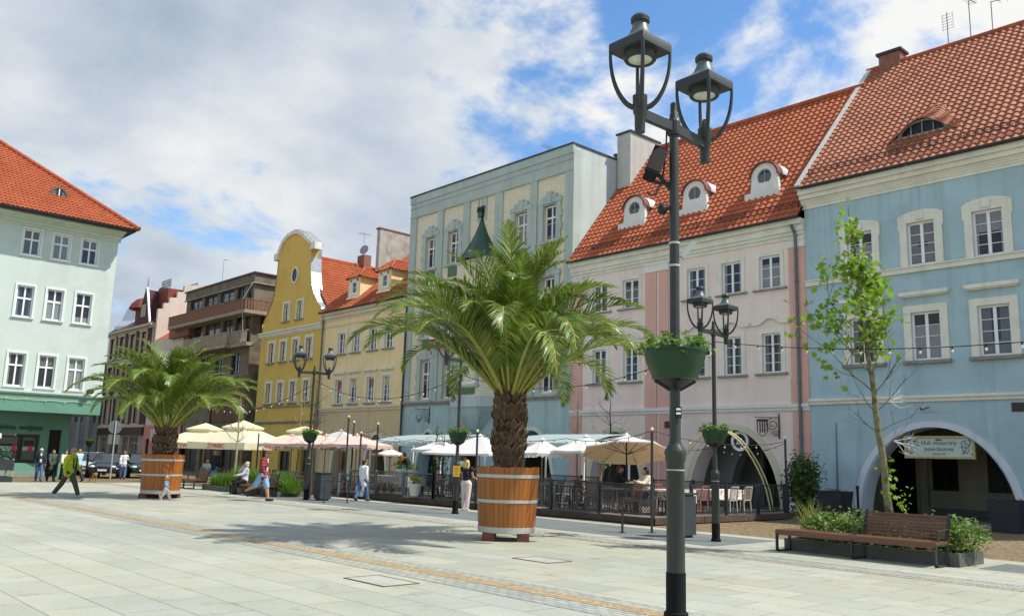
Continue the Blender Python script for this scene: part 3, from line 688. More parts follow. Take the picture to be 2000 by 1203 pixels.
# ------------------------------------------------------------------ blue house
def blue_house():
    x0, x1 = -17.25, -1.2
    t = thing('blue_house', 'pale blue house at the right edge with a wide white arcade arch', 'house', ((x0+x1)/2, 0, 0)); F = Facade(t)
    cs = [-14.97, -12.64, -10.35, -8.05, -5.75, -3.45]
    up = [(c-.50, c+.50, 9.2, 10.85) for c in cs]; lo = [(c-.52, c+.52, 5.68, 7.46) for c in cs]
    b = F.mb(); arch = [(-12.65, 2.66, 3.29, 4.0), (-5.6, 2.66, 3.29, 4.0)]
    wall(b, x0, x1, 0, 13.0, up+lo, arches=arch, adepth=.9, mr=1)
    for x in (x0, x1): b.face([(x, 0, 0), (x, 13.6, 0), (x, 13.6, 13), (x, 6.8, 20.5), (x, -.0, 13)])
    b.face([(x0, 13.6, 0), (x1, 13.6, 0), (x1, 13.6, 13), (x0, 13.6, 13)])
    F.part('wall', b, [PLB, mat('arch_soffit', (.60, .64, .66), .9, .05, 1, coords='Pos')])
    for c in (-12.65, -5.6):
        a = F.mb(); a.strip(ell_curve(c, 2.66, 3.29, .3), ell_curve(c, 2.90, 3.5, .3), -.06, .0); F.part('arch_moulding', a, mat('arch_white', (.64, .69, .72), .85, .05, 2, .1, 40, streak=.2, coords='Pos'), smooth=30)
    for q0, q1 in ((x0, -15.31), (-9.99, -8.26), (-2.94, x1)): p = F.mb(); p.box(q0, q1, -.05, .0, 0, .32); F.part('plinth', p, DARKPLINTH)
    # the arcade passage behind the arches
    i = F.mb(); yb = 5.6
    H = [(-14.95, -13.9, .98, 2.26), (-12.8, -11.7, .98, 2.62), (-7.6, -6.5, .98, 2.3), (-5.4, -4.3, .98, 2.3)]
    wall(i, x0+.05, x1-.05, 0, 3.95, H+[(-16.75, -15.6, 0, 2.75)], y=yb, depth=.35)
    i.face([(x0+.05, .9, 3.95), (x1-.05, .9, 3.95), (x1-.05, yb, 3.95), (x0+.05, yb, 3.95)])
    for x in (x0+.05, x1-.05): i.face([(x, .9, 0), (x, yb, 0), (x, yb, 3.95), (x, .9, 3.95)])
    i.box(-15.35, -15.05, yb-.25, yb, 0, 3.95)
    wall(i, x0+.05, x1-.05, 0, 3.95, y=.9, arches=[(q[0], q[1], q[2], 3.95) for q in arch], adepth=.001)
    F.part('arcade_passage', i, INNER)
    k = F.mb(); k.box(-15.0, x1-.06, yb-.03, yb, 0, .28); F.part('arcade_skirting', k, DARKPLINTH)
    for h in H:
        w = F.window(*h, y=yb+.1, cols=2, rows=1, glass=GLB, fm=BROWNW)
        g = MB()
        for q in np.arange(h[0], h[1], .11): g.bar((q, yb-.02, h[2]), (min(q+.4, h[1]), yb-.02, h[2]+(min(q+.4, h[1])-q)*3), .012); g.bar((q, yb-.02, h[3]), (min(q+.4, h[1]), yb-.02, h[3]-(min(q+.4, h[1])-q)*3), .012)
        g.build('window_grille', IRON, w)
    d = F.mb(); d.box(-16.75, -15.6, yb+.3, yb+.36, 0, 2.75); F.part('arcade_door', d, GLB)
    for j, r in enumerate(up):
        F.window(*r, rows=4, glass=(GL3, GL2, GL3)[j % 3], sur=(.27, .06), kept='bar', fw=.075, mull=.11)
    for j, r in enumerate(lo):
        F.window(*r, rows=4, glass=(GL1, GL3, GL1)[j % 3], sur=(.26, .05), sill=(.32, .16, .12), hood=(.35, .2, .62, .14, 'flat'), fw=.075, mull=.11)
    F.bands('string_course', x0, x1, [(4.2, 4.33, .07), (4.33, 4.43, .14)], CRM)
    F.bands('sill_course', x0, x1, [(8.96, 9.14, .10), (9.14, 9.19, .16)], CRM)
    F.bands('cornice', x0-.06, x1, [(12.2, 12.32, .05), (12.32, 12.40, .09), (12.40, 12.48, .13), (12.48, 12.56, .17), (12.56, 12.74, .30), (12.74, 12.95, .42)], CRM)
    gutter(F, x0-.05, x1, -.56, 13.02)
    L = math.hypot(7.3, 7.6)
    tiles(t, 'roof', (x0, -.52, 12.98), (1, 0, 0), (0, 7.3, 7.6), L, lambda v: .0, lambda v: x1-x0, TILE2, tw=.275, th=.34)
    b = F.mb(); b.face([(x0, 6.8, 20.55), (x1, 6.8, 20.55), (x1, 13.9, 12.9), (x0, 13.9, 12.9)]); F.part('rear_roof', b, TILE2)
    ridge(t, (x0, 6.8, 20.65), (x1, 6.8, 20.65), TILE3)
    v = F.mb(); v.bar((x0-.02, -.5, 13.1), (x0-.02, 6.8, 20.72), .24, .1); F.part('verge', v, mat('lime_mortar', (.55, .52, .46), .95, .15, 3, .3, 20))
    v = F.mb(); v.prism([(-.60, 12.93), (.02, 12.93), (.02, 13.6), (-.52, 13.06)], x0-.07, x0+.12, axis='x'); F.part('verge_block', v, CRM)
    snow_guard(F, x0+.3, x1, -.1, 13.55)
    # eyebrow dormer
    sl = 7.6/7.3; h_rel = lambda h: h > .04
    cx, hw, y0 = -12.75, 1.55, .95; zb = 13.0+(y0+.52)*sl+.02
    n = 20; A = [(cx-hw+2*hw*j/n) for j in range(n+1)]; hz = [.78*math.cos((x-cx)/hw*PI/2)**2 for x in A]
    mb = MB(); uv = []
    NC = 9
    for j in range(n):
        for s_ in range(NC):
            f0, f1 = s_/NC, (s_+1.0)/NC
            def P(x, h, f, lift=0): yy = y0-.18+f*(h/sl*2.1+.35); base = 12.98+(yy+.52)*sl; return (x, yy, base+.06+lift+h*(1-f)**1.5)
            up_ = (.07, .02, .05)[j % 3] if h_rel(hz[j]) else .03; um = (.02, .05, .07)[j % 3] if h_rel(hz[j]) else .03
            mb.face([P(A[j], hz[j], f0, .0), P(A[j+1], hz[j+1], f0, .0), P(A[j+1], hz[j+1], f0, um), P(A[j], hz[j], f0, up_)]); uv.append((j//2+.3, s_+.5))
            mb.face([P(A[j], hz[j], f0, up_), P(A[j+1], hz[j+1], f0, um), P(A[j+1], hz[j+1], f1, 0), P(A[j], hz[j], f1, 0)]); uv.append((j//2+.3, s_+.5))
    mb.uv = uv
    ey = mb.build('dormer_window', TILE2, t)
    b = MB(); b.strip([(x, zb-.06) for x in A], [(x, zb+h*.98-.01) for x, h in zip(A, hz)], y0+.05, y0+.09); b.build('dormer_opening', GLB, ey)
    b = MB(); C = ell_curve(cx, .95, zb+.62, zb+.06, 16); b.strip(C, [(cx+(x-cx)*.86, zb+.06+(z-zb-.06)*.86) for x, z in C], y0-.02, y0+.05)
    for q in (-.42, 0, .42): b.bar((cx+q, y0+.01, zb+.06), (cx+q*1.02, y0+.01, zb+.55-abs(q)*.3), .035)
    b.box(cx-1.25, cx+1.25, y0-.04, y0+.04, zb-.03, zb+.06); b.build('dormer_frame', mat('grey_frame', (.30, .31, .30), .6, .1, 4), ey)
    c = F.mb(); c.box(-16.75, -15.75, 6.6, 7.3, 20.2, 21.15); c.box(-16.85, -15.65, 6.5, 7.4, 21.15, 21.27, 1); F.part('chimney', c, [CHIMB, GUTTER])
    v = F.mb(); v.tube([(-16.25, -.03, .3), (-16.22, -.03, 2.0), (-16.2, -.03, 3.5)], [.03, .022, .012], 5); F.part('conductor_wire', v, PIPE)
    v = F.mb(); v.box(-10.0, -9.62, -.03, .02, 3.78, 4.08); F.part('air_vent', v, BROWNW)
    v = F.mb(); v.bar((-13.0, -.02, 3.98), (-12.85, -.3, 3.88), .03); v.bar((-12.7, -.02, 4.0), (-12.85, -.3, 3.88), .03); F.part('wall_bracket', v, IRON)
    return t
BLUE = blue_house()
for x, k, h, l in ((-13.65, 'panel', 1.6, 'ladder-like antenna on the blue house ridge, leftmost of three'), (-12.7, 'yagi', 2.0, 'tall thin antenna mast in the middle of the blue house ridge'), (-11.8, 'arm', 1.4, 'short antenna with a side arm at the right on the blue house ridge')):
    antenna(x, 6.8, 20.7, h, k, l)
# hanging club sign in the arch
def club_sign():
    z0, z1 = 2.24, 2.93; xa, xb, y = -13.6, -11.3, .05
    t = thing('hanging_sign', 'framed pale sign of the music club hanging in the arch of the blue house', 'sign', ((xa+xb)/2, y, z0))
    tilt = 0
    b = MB(); b.box(xa, xb, y, y+.05, z0, z1); b.build('board', mat('sign_board', (.50, .58, .50), .6, .08, 3), t)
    f = MB()
    for a, c, d, e in ((xa-.05, xb+.05, z0-.05, z0+.02), (xa-.05, xb+.05, z1-.02, z1+.05), (xa-.05, xa+.03, z0+.02, z1-.02), (xb-.03, xb+.05, z0+.02, z1-.02)): f.box(a, c, y-.04, y+.06, d, e)
    f.build('frame', mat('gilt_frame', (.42, .36, .16), .5, .2, 9), t)
    c = MB()
    for x in (xa+.2, xb-.2): c.tube([(x, y+.02, z1+.04), (x, y+.02, 3.6)], .012, 6)
    c.build('chain', IRON, t)
    ink = mat('brown_ink', (.12, .035, .02), .7, 0); ink2 = mat('grey_ink', (.10, .14, .14), .7, 0)
    cx = (xa+xb)/2
    text('klub muzyczny', .205, ink, t, face_out((cx, y-.004, z0+.50), (0, -1, 0)), .002)
    text('powiększona', .185, ink, t, face_out((cx, y-.004, z0+.285), (0, -1, 0)), .002)
    text('Rynek 24', .11, ink2, t, face_out((cx, y-.004, z0+.115), (0, -1, 0)), .002)
    # engraved foliage ornaments left and right
    o = MB(); rr = random.Random(3)
    for sx in (-1, 1):
        for k in range(46):
            px = cx+sx*rr.uniform(.74, 1.10); pz = z0+rr.uniform(.07, .62); a = rr.uniform(0, PI); l = rr.uniform(.03, .11)
            o.bar((px, y-.003, pz), (px+l*math.cos(a), y-.003, pz+l*math.sin(a)), .006, rr.uniform(.012, .03))
    for k in range(14):
        a = rr.uniform(0, PI); o.bar((cx+.02*math.cos(a), y-.002, z0+.58), (cx+.14*math.cos(a), y-.002, z0+.58+.06*math.sin(a)), .004, .015)
    o.build('ornament', ink2, t)
club_sign()

# ------------------------------------------------------------------ pink house
def pink_house():
    x0, x1 = -30.3, -17.25
    t = thing('pink_house', 'pale pink house with darker pink pilasters and three round dormers in an orange roof', 'house', ((x0+x1)/2, 0, 0)); F = Facade(t)
    cs = [-28.4, -26.42, -22.62, -20.77, -18.9]
    up = [(c-.49, c+.49, 9.1, 10.52) for c in cs]; lo = [(c-.43, c+.43, 5.55, 7.22) for c in cs]
    arch = [(-27.35, 1.62, 3.2, 3.95), (-20.85, 2.2, 3.25, 3.95)]
    b = F.mb(); wall(b, x0, x1, 0, 11.85, up+lo, arches=arch, adepth=.9)
    for x in (x0+.02, x1-.02): b.face([(x, 0, 0), (x, 11.2, 0), (x, 11.2, 11.8), (x, 5.6, 19.2), (x, 0, 11.8)])
    b.face([(x0, 11.2, 0), (x1, 11.2, 0), (x1, 11.2, 11.8), (x0, 11.2, 11.8)])
    F.part('wall', b, PLW)
    for c, A, h in ((-27.35, 1.62, 3.2), (-20.85, 2.2, 3.25)):
        a = F.mb(); a.strip(ell_curve(c, A, h, .0), ell_curve(c, A+.2, h+.18, .0), -.07, 0); a.strip(ell_curve(c, A+.2, h+.18, .0), ell_curve(c, A+.3, h+.26, .0), -.04, 0); F.part('arch_moulding', a, mat('cream_yellow_arch', (.66, .62, .44), .85, .05, 2, streak=.2, coords='Pos'), smooth=30)
    p = F.mb()
    for q0, q1 in ((x0+.02, -29.55), (-25.5, -24.85), (-24.7, -24.15), (-18.0, -17.72), (-17.58, x1-.02)):
        p = F.mb(); p.box(q0, q1, -.06, 0, 4.3, 10.68); p.box(q0, q1, -.06, 0, 0, 3.96); p.box(q0-.02, q1+.02, -.08, 0, 4.26, 5.3); F.part('pilaster', p, PLP)
    for q0, q1 in ((x0, -29.5), (-25.55, -24.1), (-18.05, x1)):
        c = F.mb(); c.box(q0, q1, -.10, 0, 10.68, 10.8); c.box(q0+.03, q1-.03, -.08, 0, 10.8, 11.0); c.box(q0, q1, -.12, 0, 11.0, 11.06); F.part('capital', c, CRW)
    # arcade passage
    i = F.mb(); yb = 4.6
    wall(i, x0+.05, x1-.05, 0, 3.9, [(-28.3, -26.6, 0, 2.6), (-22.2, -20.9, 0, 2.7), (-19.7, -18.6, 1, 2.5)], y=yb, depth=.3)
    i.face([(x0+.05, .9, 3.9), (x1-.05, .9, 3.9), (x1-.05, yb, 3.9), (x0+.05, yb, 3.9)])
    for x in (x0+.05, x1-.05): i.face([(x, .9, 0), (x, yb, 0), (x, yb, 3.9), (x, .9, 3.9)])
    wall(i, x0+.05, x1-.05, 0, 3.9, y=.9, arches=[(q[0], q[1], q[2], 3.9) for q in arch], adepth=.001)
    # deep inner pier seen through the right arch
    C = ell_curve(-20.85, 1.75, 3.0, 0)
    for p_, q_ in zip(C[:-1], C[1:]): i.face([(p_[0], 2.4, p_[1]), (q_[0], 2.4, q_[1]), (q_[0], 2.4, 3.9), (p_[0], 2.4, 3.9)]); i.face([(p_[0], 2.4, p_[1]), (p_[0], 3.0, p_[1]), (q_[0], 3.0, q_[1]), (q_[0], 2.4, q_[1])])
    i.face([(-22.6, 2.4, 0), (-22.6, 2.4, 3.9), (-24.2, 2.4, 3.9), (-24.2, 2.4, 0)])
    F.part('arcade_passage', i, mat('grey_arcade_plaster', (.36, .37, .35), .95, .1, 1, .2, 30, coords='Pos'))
    for q in ((-28.3, -26.6, 0, 2.6), (-22.2, -20.9, 0, 2.7), (-19.7, -18.6, 1, 2.5)): d = F.mb(); d.box(q[0], q[1], yb+.25, yb+.3, q[2], q[3]); F.part('arcade_door', d, GLB)
    for j, r in enumerate(up): F.window(*r, rows=3, glass=(GL2, GL1, GL2, GL3, GL3)[j], sur=(.17, .035), sill=(.3, .12, .07), surm=None, fw=.075, mull=.1)
    for j, r in enumerate(lo): F.window(*r, rows=4, glass=(GL1, GL3, GL1, GL1, GL1)[j], sur=(.2, .035), sill=(.3, .14, .09), hood=(.45, .12, .36, .14, 'wave'), fw=.07, mull=.1)
    F.bands('string_course', x0, x1, [(4.0, 4.13, .08), (4.13, 4.26, .15)], CRW)
    F.bands('cornice', x0, x1, [(11.06, 11.2, .06), (11.2, 11.34, .14), (11.34, 11.6, .22), (11.6, 11.82, .36)], CRM)
    gutter(F, x0, x1-.02, -.5, 11.88)
    L = math.hypot(6.05, 7.5)
    tiles(t, 'roof', (x0, -.45, 11.85), (1, 0, 0), (0, 6.05, 7.5), L, lambda v: 0, lambda v: x1-x0-.01, TILE1, tw=.30, th=.36)
    b = F.mb(); b.face([(x0, 5.6, 19.32), (x1, 5.6, 19.32), (x1, 11.6, 11.7), (x0, 11.6, 11.7)]); F.part('rear_roof', b, TILE1)
    ridge(t, (x0, 5.6, 19.45), (x1, 5.6, 19.45), TILE3)
    snow_guard(F, x0+.2, x1-.2, -.08, 12.35)
    sl = 7.5/6.05
    for cx in (-27.05, -23.38, -19.65):
        y0 = 1.05; zb = 11.85+(y0+.45)*sl-.05; wd = .66
        b = F.mb(); n = 20
        # front plate: flared feet, round head, oval hole
        out = [(cx-wd-.12, zb), (cx-wd-.04, zb+.2), (cx-wd+.02, zb+.7)]+[(cx+wd*math.cos(PI-PI*k/n), zb+.78+.62*math.sin(PI*k/n)) for k in range(n+1)]+[(cx+wd-.02, zb+.7), (cx+wd+.04, zb+.2), (cx+wd+.12, zb)]
        N = len(out); oc = (cx, zb+.78); inn = []
        for (x, z) in out:
            a = math.atan2((z-oc[1])/1.0, (x-oc[0])); inn.append((oc[0]+.36*math.cos(a), oc[1]+.36*math.sin(a)))
        b.strip(out+[out[0]], inn+[inn[0]], y0-.06, y0+.12)
        d = F.part('dormer_window', b, mat('dormer_white', (.74, .72, .66), .85, .06, 3, streak=.15, coords='Pos'), smooth=30)
        g = MB(); n2 = 24
        g.prism([(oc[0]+.37*math.cos(2*PI*k/n2), oc[1]+.37*math.sin(2*PI*k/n2)) for k in range(n2)], y0+.03, y0+.06); g.build('pane', GL1, d)
        g = MB(); rg = [(oc[0]+.37*math.cos(2*PI*k/n2), oc[1]+.37*math.sin(2*PI*k/n2)) for k in range(n2+1)]; g.strip(rg, [(oc[0]+(x-oc[0])*.86, oc[1]+(z-oc[1])*.86) for x, z in rg], y0-.02, y0+.03)
        g.box(cx-.02, cx+.02, y0-.01, y0+.03, oc[1]-.35, oc[1]+.35); g.build('frame', mat('dormer_frame_grey', (.33, .33, .31), .6, .1, 4), d)
        ap = MB(); ap.box(cx-wd-.2, cx+wd+.2, y0-.30, y0+.02, zb-.30, zb+.05); ap.build('dormer_apron', MATS['dormer_white'], d)
        # barrel roof: tiles in front, sheet metal behind
        r_ = MB(); n3 = 16; hd = [(cx+(wd+.07)*math.cos(PI-PI*k/n3), zb+.80+.68*math.sin(PI*k/n3)) for k in range(n3+1)]; lo_ = [(cx+(x-cx)*.9, zb+.8+(z-zb-.8)*.9) for x, z in hd]
        r_.strip(lo_, hd, y0-.16, y0+.30); r_.build('dormer_hood', mat('hood_tiles', (.17, .05, .035), .7, .3, 8, .3, 30), d, smooth=30)
        r_ = MB(); r_.strip([(x, z-.02) for x, z in lo_], [(cx+(x-cx)*1.06, z+.0) for x, z in hd], y0+.22, y0+1.7); r_.build('dormer_sheet', mat('pale_sheet_metal', (.62, .64, .64), .45, .1, 3, metal=.35), d, smooth=30)
        for q in (cx-wd+.02, cx+wd-.07): r_ = MB(); r_.box(q, q+.05, y0+.1, y0+1.2, zb, zb+.85); r_.build('dormer_cheek', ZINC, d)
    c = F.mb(); c.box(-30.25, -29.3, 3.4, 6.0, 15.5, 19.85); c.box(-30.32, -29.22, 3.32, 6.08, 19.85, 19.95, 1); F.part('chimney', c, [mat('chimney_render', (.52, .52, .47), .95, .1, 1.5, streak=.3, coords='Pos'), GUTTER])
    F.pipe(-17.62, .2, 11.2, kink=.3)
    v = F.mb(); v.box(-24.35, -24.1, -.1, -.05, 3.35, 3.65); F.part('air_vent', v, BROWNW)
    return t
pink_house()

# ------------------------------------------------------------------ grey-green tiled house with the oriel
def grey_house():
    x0, x1 = -44.86, -30.3; H = 18.15
    t = thing('green_tiled_house', 'tall flat-topped grey green house with cream tile panels and a green capped oriel', 'house', ((x0+x1)/2, 0, 0)); F = Facade(t)
    cs = [-42.6, -40.35, -34.3, -32.05]
    lo = [(c-.5, c+.5, 5.25, 7.6) for c in cs]; mi_ = [(c-.48, c+.48, 9.1, 11.4) for c in cs]; up = [(c-.5, c+.5, 13.45, 15.4) for c in cs]
    arch = [(-42.1, 1.1, 3.25, 4.2), (-38.6, 1.3, 3.3, 4.2), (-33.1, 1.6, 3.3, 4.2)]
    b = F.mb(); wall(b, x0, x1, 0, 5.0, arches=arch, adepth=.9, mi=1); wall(b, x0, x1, 5.0, H, lo+mi_+up, mr=0, mi=0)
    b.face([(x1, 0, 0), (x1, 14, 0), (x1, 14, H+.26), (x1, 0, H+.26)], 2); b.face([(x0, 0, 0), (x0, 14, 0), (x0, 14, H+.26), (x0, 0, H+.26)], 2)
    b.face([(x0, 14, 0), (x1, 14, 0), (x1, 14, H+.25), (x0, 14, H+.25)], 2)
    F.part('wall', b, [GLAZB, AQUA, SIDEW])
    k = F.mb(); k.box(x0-.05, x1+.05, -.2, 14.1, H+.26, H+.36); F.part('roof', k, GUTTER)
    p = F.mb()
    for q0, q1 in ((x0, -44.2), (-42.07+.1, -41.45+.05), (-39.45, -38.85), (-36.55, -35.9), (-33.62, -33.05), (-30.9, x1)): p.box(q0, q1, -.09, 0, 5.12, 17.05)
    p.box(x0, x1, -.10, 0, 17.05, H+.25)
    F.part('pilaster', p, TEAL)
    F.bands('cornice', x0-.03, x1+.03, [(17.0, 17.05, .12), (17.62, 17.68, .14), (17.95, H+.26, .16)], TEAL)
    sd_ = F.mb(); sd_.box(x1, x1+.04, -.1, .45, 5.1, H); F.part('corner_strip', sd_, TEAL)
    def sur(h, rounded=False):
        a, c, z0, z1 = h; m = F.mb(); cx = (a+c)/2
        m.box(a-.34, a, -.10, 0, z0-.1, z1+.1); m.box(c, c+.34, -.10, 0, z0-.1, z1+.1)
        for q in (.5, 1.2): m.box(a-.42, a-.34, -.11, 0, z0+q, z0+q+.35); m.box(c+.34, c+.42, -.11, 0, z0+q, z0+q+.35)
        m.box(a-.40, c+.40, -.13, 0, z1+.1, z1+.36); m.box(a-.05, c+.05, -.15, 0, z1+.36, z1+.55); m.box(cx-.2, cx+.2, -.17, 0, z1+.05, z1+.72)
        m.box(a, c, -.05, .1, z1-.0, z1+.1); m.box(a-.3, c+.3, -.2, 0, z0-.2, z0-.1); return m
    for j, h in enumerate(lo+mi_+up):
        w = F.window(*h, rows=2, transom=.66, glass=(GL1, GL3, GL2)[j % 3], fw=.08, mull=.08, cols=2, y=.2)
        sur(h).build('surround', TEAL, w)
        if 4 <= j: g = MB(); g.box(h[0]+.05, h[1]-.05, -.04, .0, h[2]-.85, h[2]-.25); g.build('tile_apron', GREENB, w)
    # oriel
    cx = -37.75; prof = [(-1.75, 0), (-1.25, -.75), (1.25, -.75), (1.75, 0)]
    def orl(z0, z1, m=0, g=0, mb=None):
        P = [(cx+x*(1+g/1.75), y*(1+g)-(.001 if y == 0 else 0)) for x, y in prof]
        for (ax, ay), (bx, by) in zip(P[:-1], P[1:]): mb.face([(ax, ay, z0), (bx, by, z0), (bx, by, z1), (ax, ay, z1)], m)
        mb.face([(x, y, z1) for x, y in P], m); mb.face([(x, y, z0) for x, y in P][::-1], m)
    o = F.mb(); orl(5.2, 13.0, 0, 0, o); orl(4.6, 5.2, 1, .10, o); orl(8.2, 8.5, 1, .07, o); orl(12.95, 13.12, 1, .10, o)
    nl = 6
    for i in range(nl):
        s0, s1 = i/nl, (i+1)/nl
        for (ax, ay), (bx, by) in zip(prof[:-1], prof[1:]):
            f = lambda x, y, s: (cx+x*(1-s)**.6, y*(1-s)**.6-.01, 4.6-1.5*s); o.face([f(ax, ay, s0), f(bx, by, s0), f(bx, by, s1), f(ax, ay, s1)], 2)
    orr = F.part('oriel', o, [GLAZB, SIDEW, AQUA])
    for z0, z1 in ((5.9, 7.2), (9.2, 11.2)):
        w = F.window(cx-.78, cx+.78, z0, z1, y=-.74, cols=2, rows=1, glass=GL4 if z0 < 8 else GL2, fw=.09)
        s_ = MB(); s_.box(cx-1.05, cx-.78, -.84, -.75, z0-.1, z1+.2); s_.box(cx+.78, cx+1.05, -.84, -.75, z0-.1, z1+.2); s_.box(cx-1.1, cx+1.1, -.86, -.75, z1+.0, z1+.3); s_.box(cx-1.15, cx+1.15, -.9, -.75, z0-.2, z0-.1)
        s_.build('surround', TEAL, w)
        g = MB(); g.box(cx-.75, cx+.75, -.79, -.75, z0-.6, z0-.25); g.build('tile_apron', GREENB, w)
    # bell shaped green roof of the oriel with a crowned finial, in overlapping tile courses
    g = F.mb(); rows = 22
    def rr(s): return 1.75*((1-s)**1.9*.72+.28*(1-s)**.8)+.05
    for i in range(rows):
        s0, s1 = i/rows, (i+1.25)/rows; z0, z1 = 13.15+2.7*s0, 13.15+2.7*min(1, s1)
        a0, a1 = rr(s0)+.03, rr(min(1, s1)); n = 14; k0 = [(cx+a0*math.cos(PI+PI*j/n), -.0+a0*.62*math.sin(PI+PI*j/n), z0) for j in range(n+1)]; k1 = [(cx+a1*math.cos(PI+PI*j/n), a1*.62*math.sin(PI+PI*j/n), z1) for j in range(n+1)]
        for j in range(n): g.face([k0[j], k0[j+1], k1[j+1], k1[j]])
    g.box(cx-.17, cx+.17, -.22, .02, 15.8, 16.12); F.part('oriel_roof', g, GLAZED)
    g = F.mb(); g.box(cx-.24, cx+.24, -.26, .0, 16.11, 16.2); 
    for k in range(5): x = cx-.22+.11*k; g.bar((x, -.13, 16.18), (x+(k-2)*.05, -.13, 16.44), .06)
    F.part('finial', g, IRON)
    g = F.mb()
    for q in (-.35, 0, .35): g.box(cx+q-.07, cx+q+.07, -.06, 0, 16.5 if q == 0 else 15.6, 17.05)
    F.part('fluting', g, TEAL)
    for c, A, h, z in arch: a = F.mb(); a.strip(ell_curve(c, A, h, 0), ell_curve(c, A+.18, h+.17, 0), -.06, 0); F.part('arch_moulding', a, CRM, smooth=30)
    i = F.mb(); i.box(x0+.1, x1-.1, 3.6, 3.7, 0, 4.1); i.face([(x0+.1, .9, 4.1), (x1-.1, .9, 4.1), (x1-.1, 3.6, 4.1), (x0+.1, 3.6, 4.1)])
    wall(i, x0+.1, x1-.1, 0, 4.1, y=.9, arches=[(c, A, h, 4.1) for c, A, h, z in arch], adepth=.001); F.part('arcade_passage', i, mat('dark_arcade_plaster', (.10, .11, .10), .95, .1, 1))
    F.bands('string_course', x0, x1, [(4.98, 5.12, .16), (4.86, 4.98, .06)], mat('weathered_course', (.33, .33, .30), .9, .2, 3, streak=.4, coords='Pos'))
    F.pipe(-44.75, .2, 11.5, m=GUTTER)
    e = F.mb(); e.box(x1+.02, x1+.12, 2.35, 2.45, 14.6, 15.1); e.box(x1+.1, x1+.45, 2.2, 2.26, 14.65, 15.25); e.box(x1+.1, x1+.45, 2.5, 2.56, 14.65, 15.1); e.bar((x1, 2.4, 14.85), (x1+.3, 2.4, 14.85), .06); F.part('wall_antenna', e, PIPE)
    e = F.mb(); e.tube([(x1, 2.3, 14.7), (x1+.02, 1.2, 13.2), (x1+.03, .5, 11.9)], .015, 5); e.tube([(x1, 2.5, 15), (x1+.02, 3.6, 16.5), (x1+.02, 4.4, 17.9)], .012, 5); F.part('cable', e, CABLE)
    v = F.mb(); v.tube([(x1-.5, 4.0, H+.3), (x1-.5, 4.0, H+.8)], .12, 10); v.tube([(x1-.5, 4.0, H+.8), (x1-.5, 4.0, H+.9)], .2, 10); F.part('vent_pipe', v, PIPE)
    return t
grey_house()
t = thing('beer_sign', 'red and white box sign on the tiled front behind the palm fronds', 'sign', (-41.1, -.1, 8.3))
b = MB(); b.box(-41.65, -40.35, -.55, -.12, 8.78, 9.1); b.build('white_panel', WHITE, t); b = MB(); b.box(-41.65, -40.35, -.55, -.12, 8.25, 8.78); b.build('red_panel', mat('sign_red', (.30, .018, .022), .5, .05, 4), t)
text('WARKA', .36, WHITE, t, face_out((-41.0, -.556, 8.5), (0, -1, 0)), .004)
b = MB(); b.bar((-41, -.12, 8.7), (-41, 0, 8.7), .1); b.build('bracket', IRON, t)
antenna(-33.5, 1.2, 18.5, 1.0, 'yagi', 'small antenna on the flat roof edge of the grey green house')

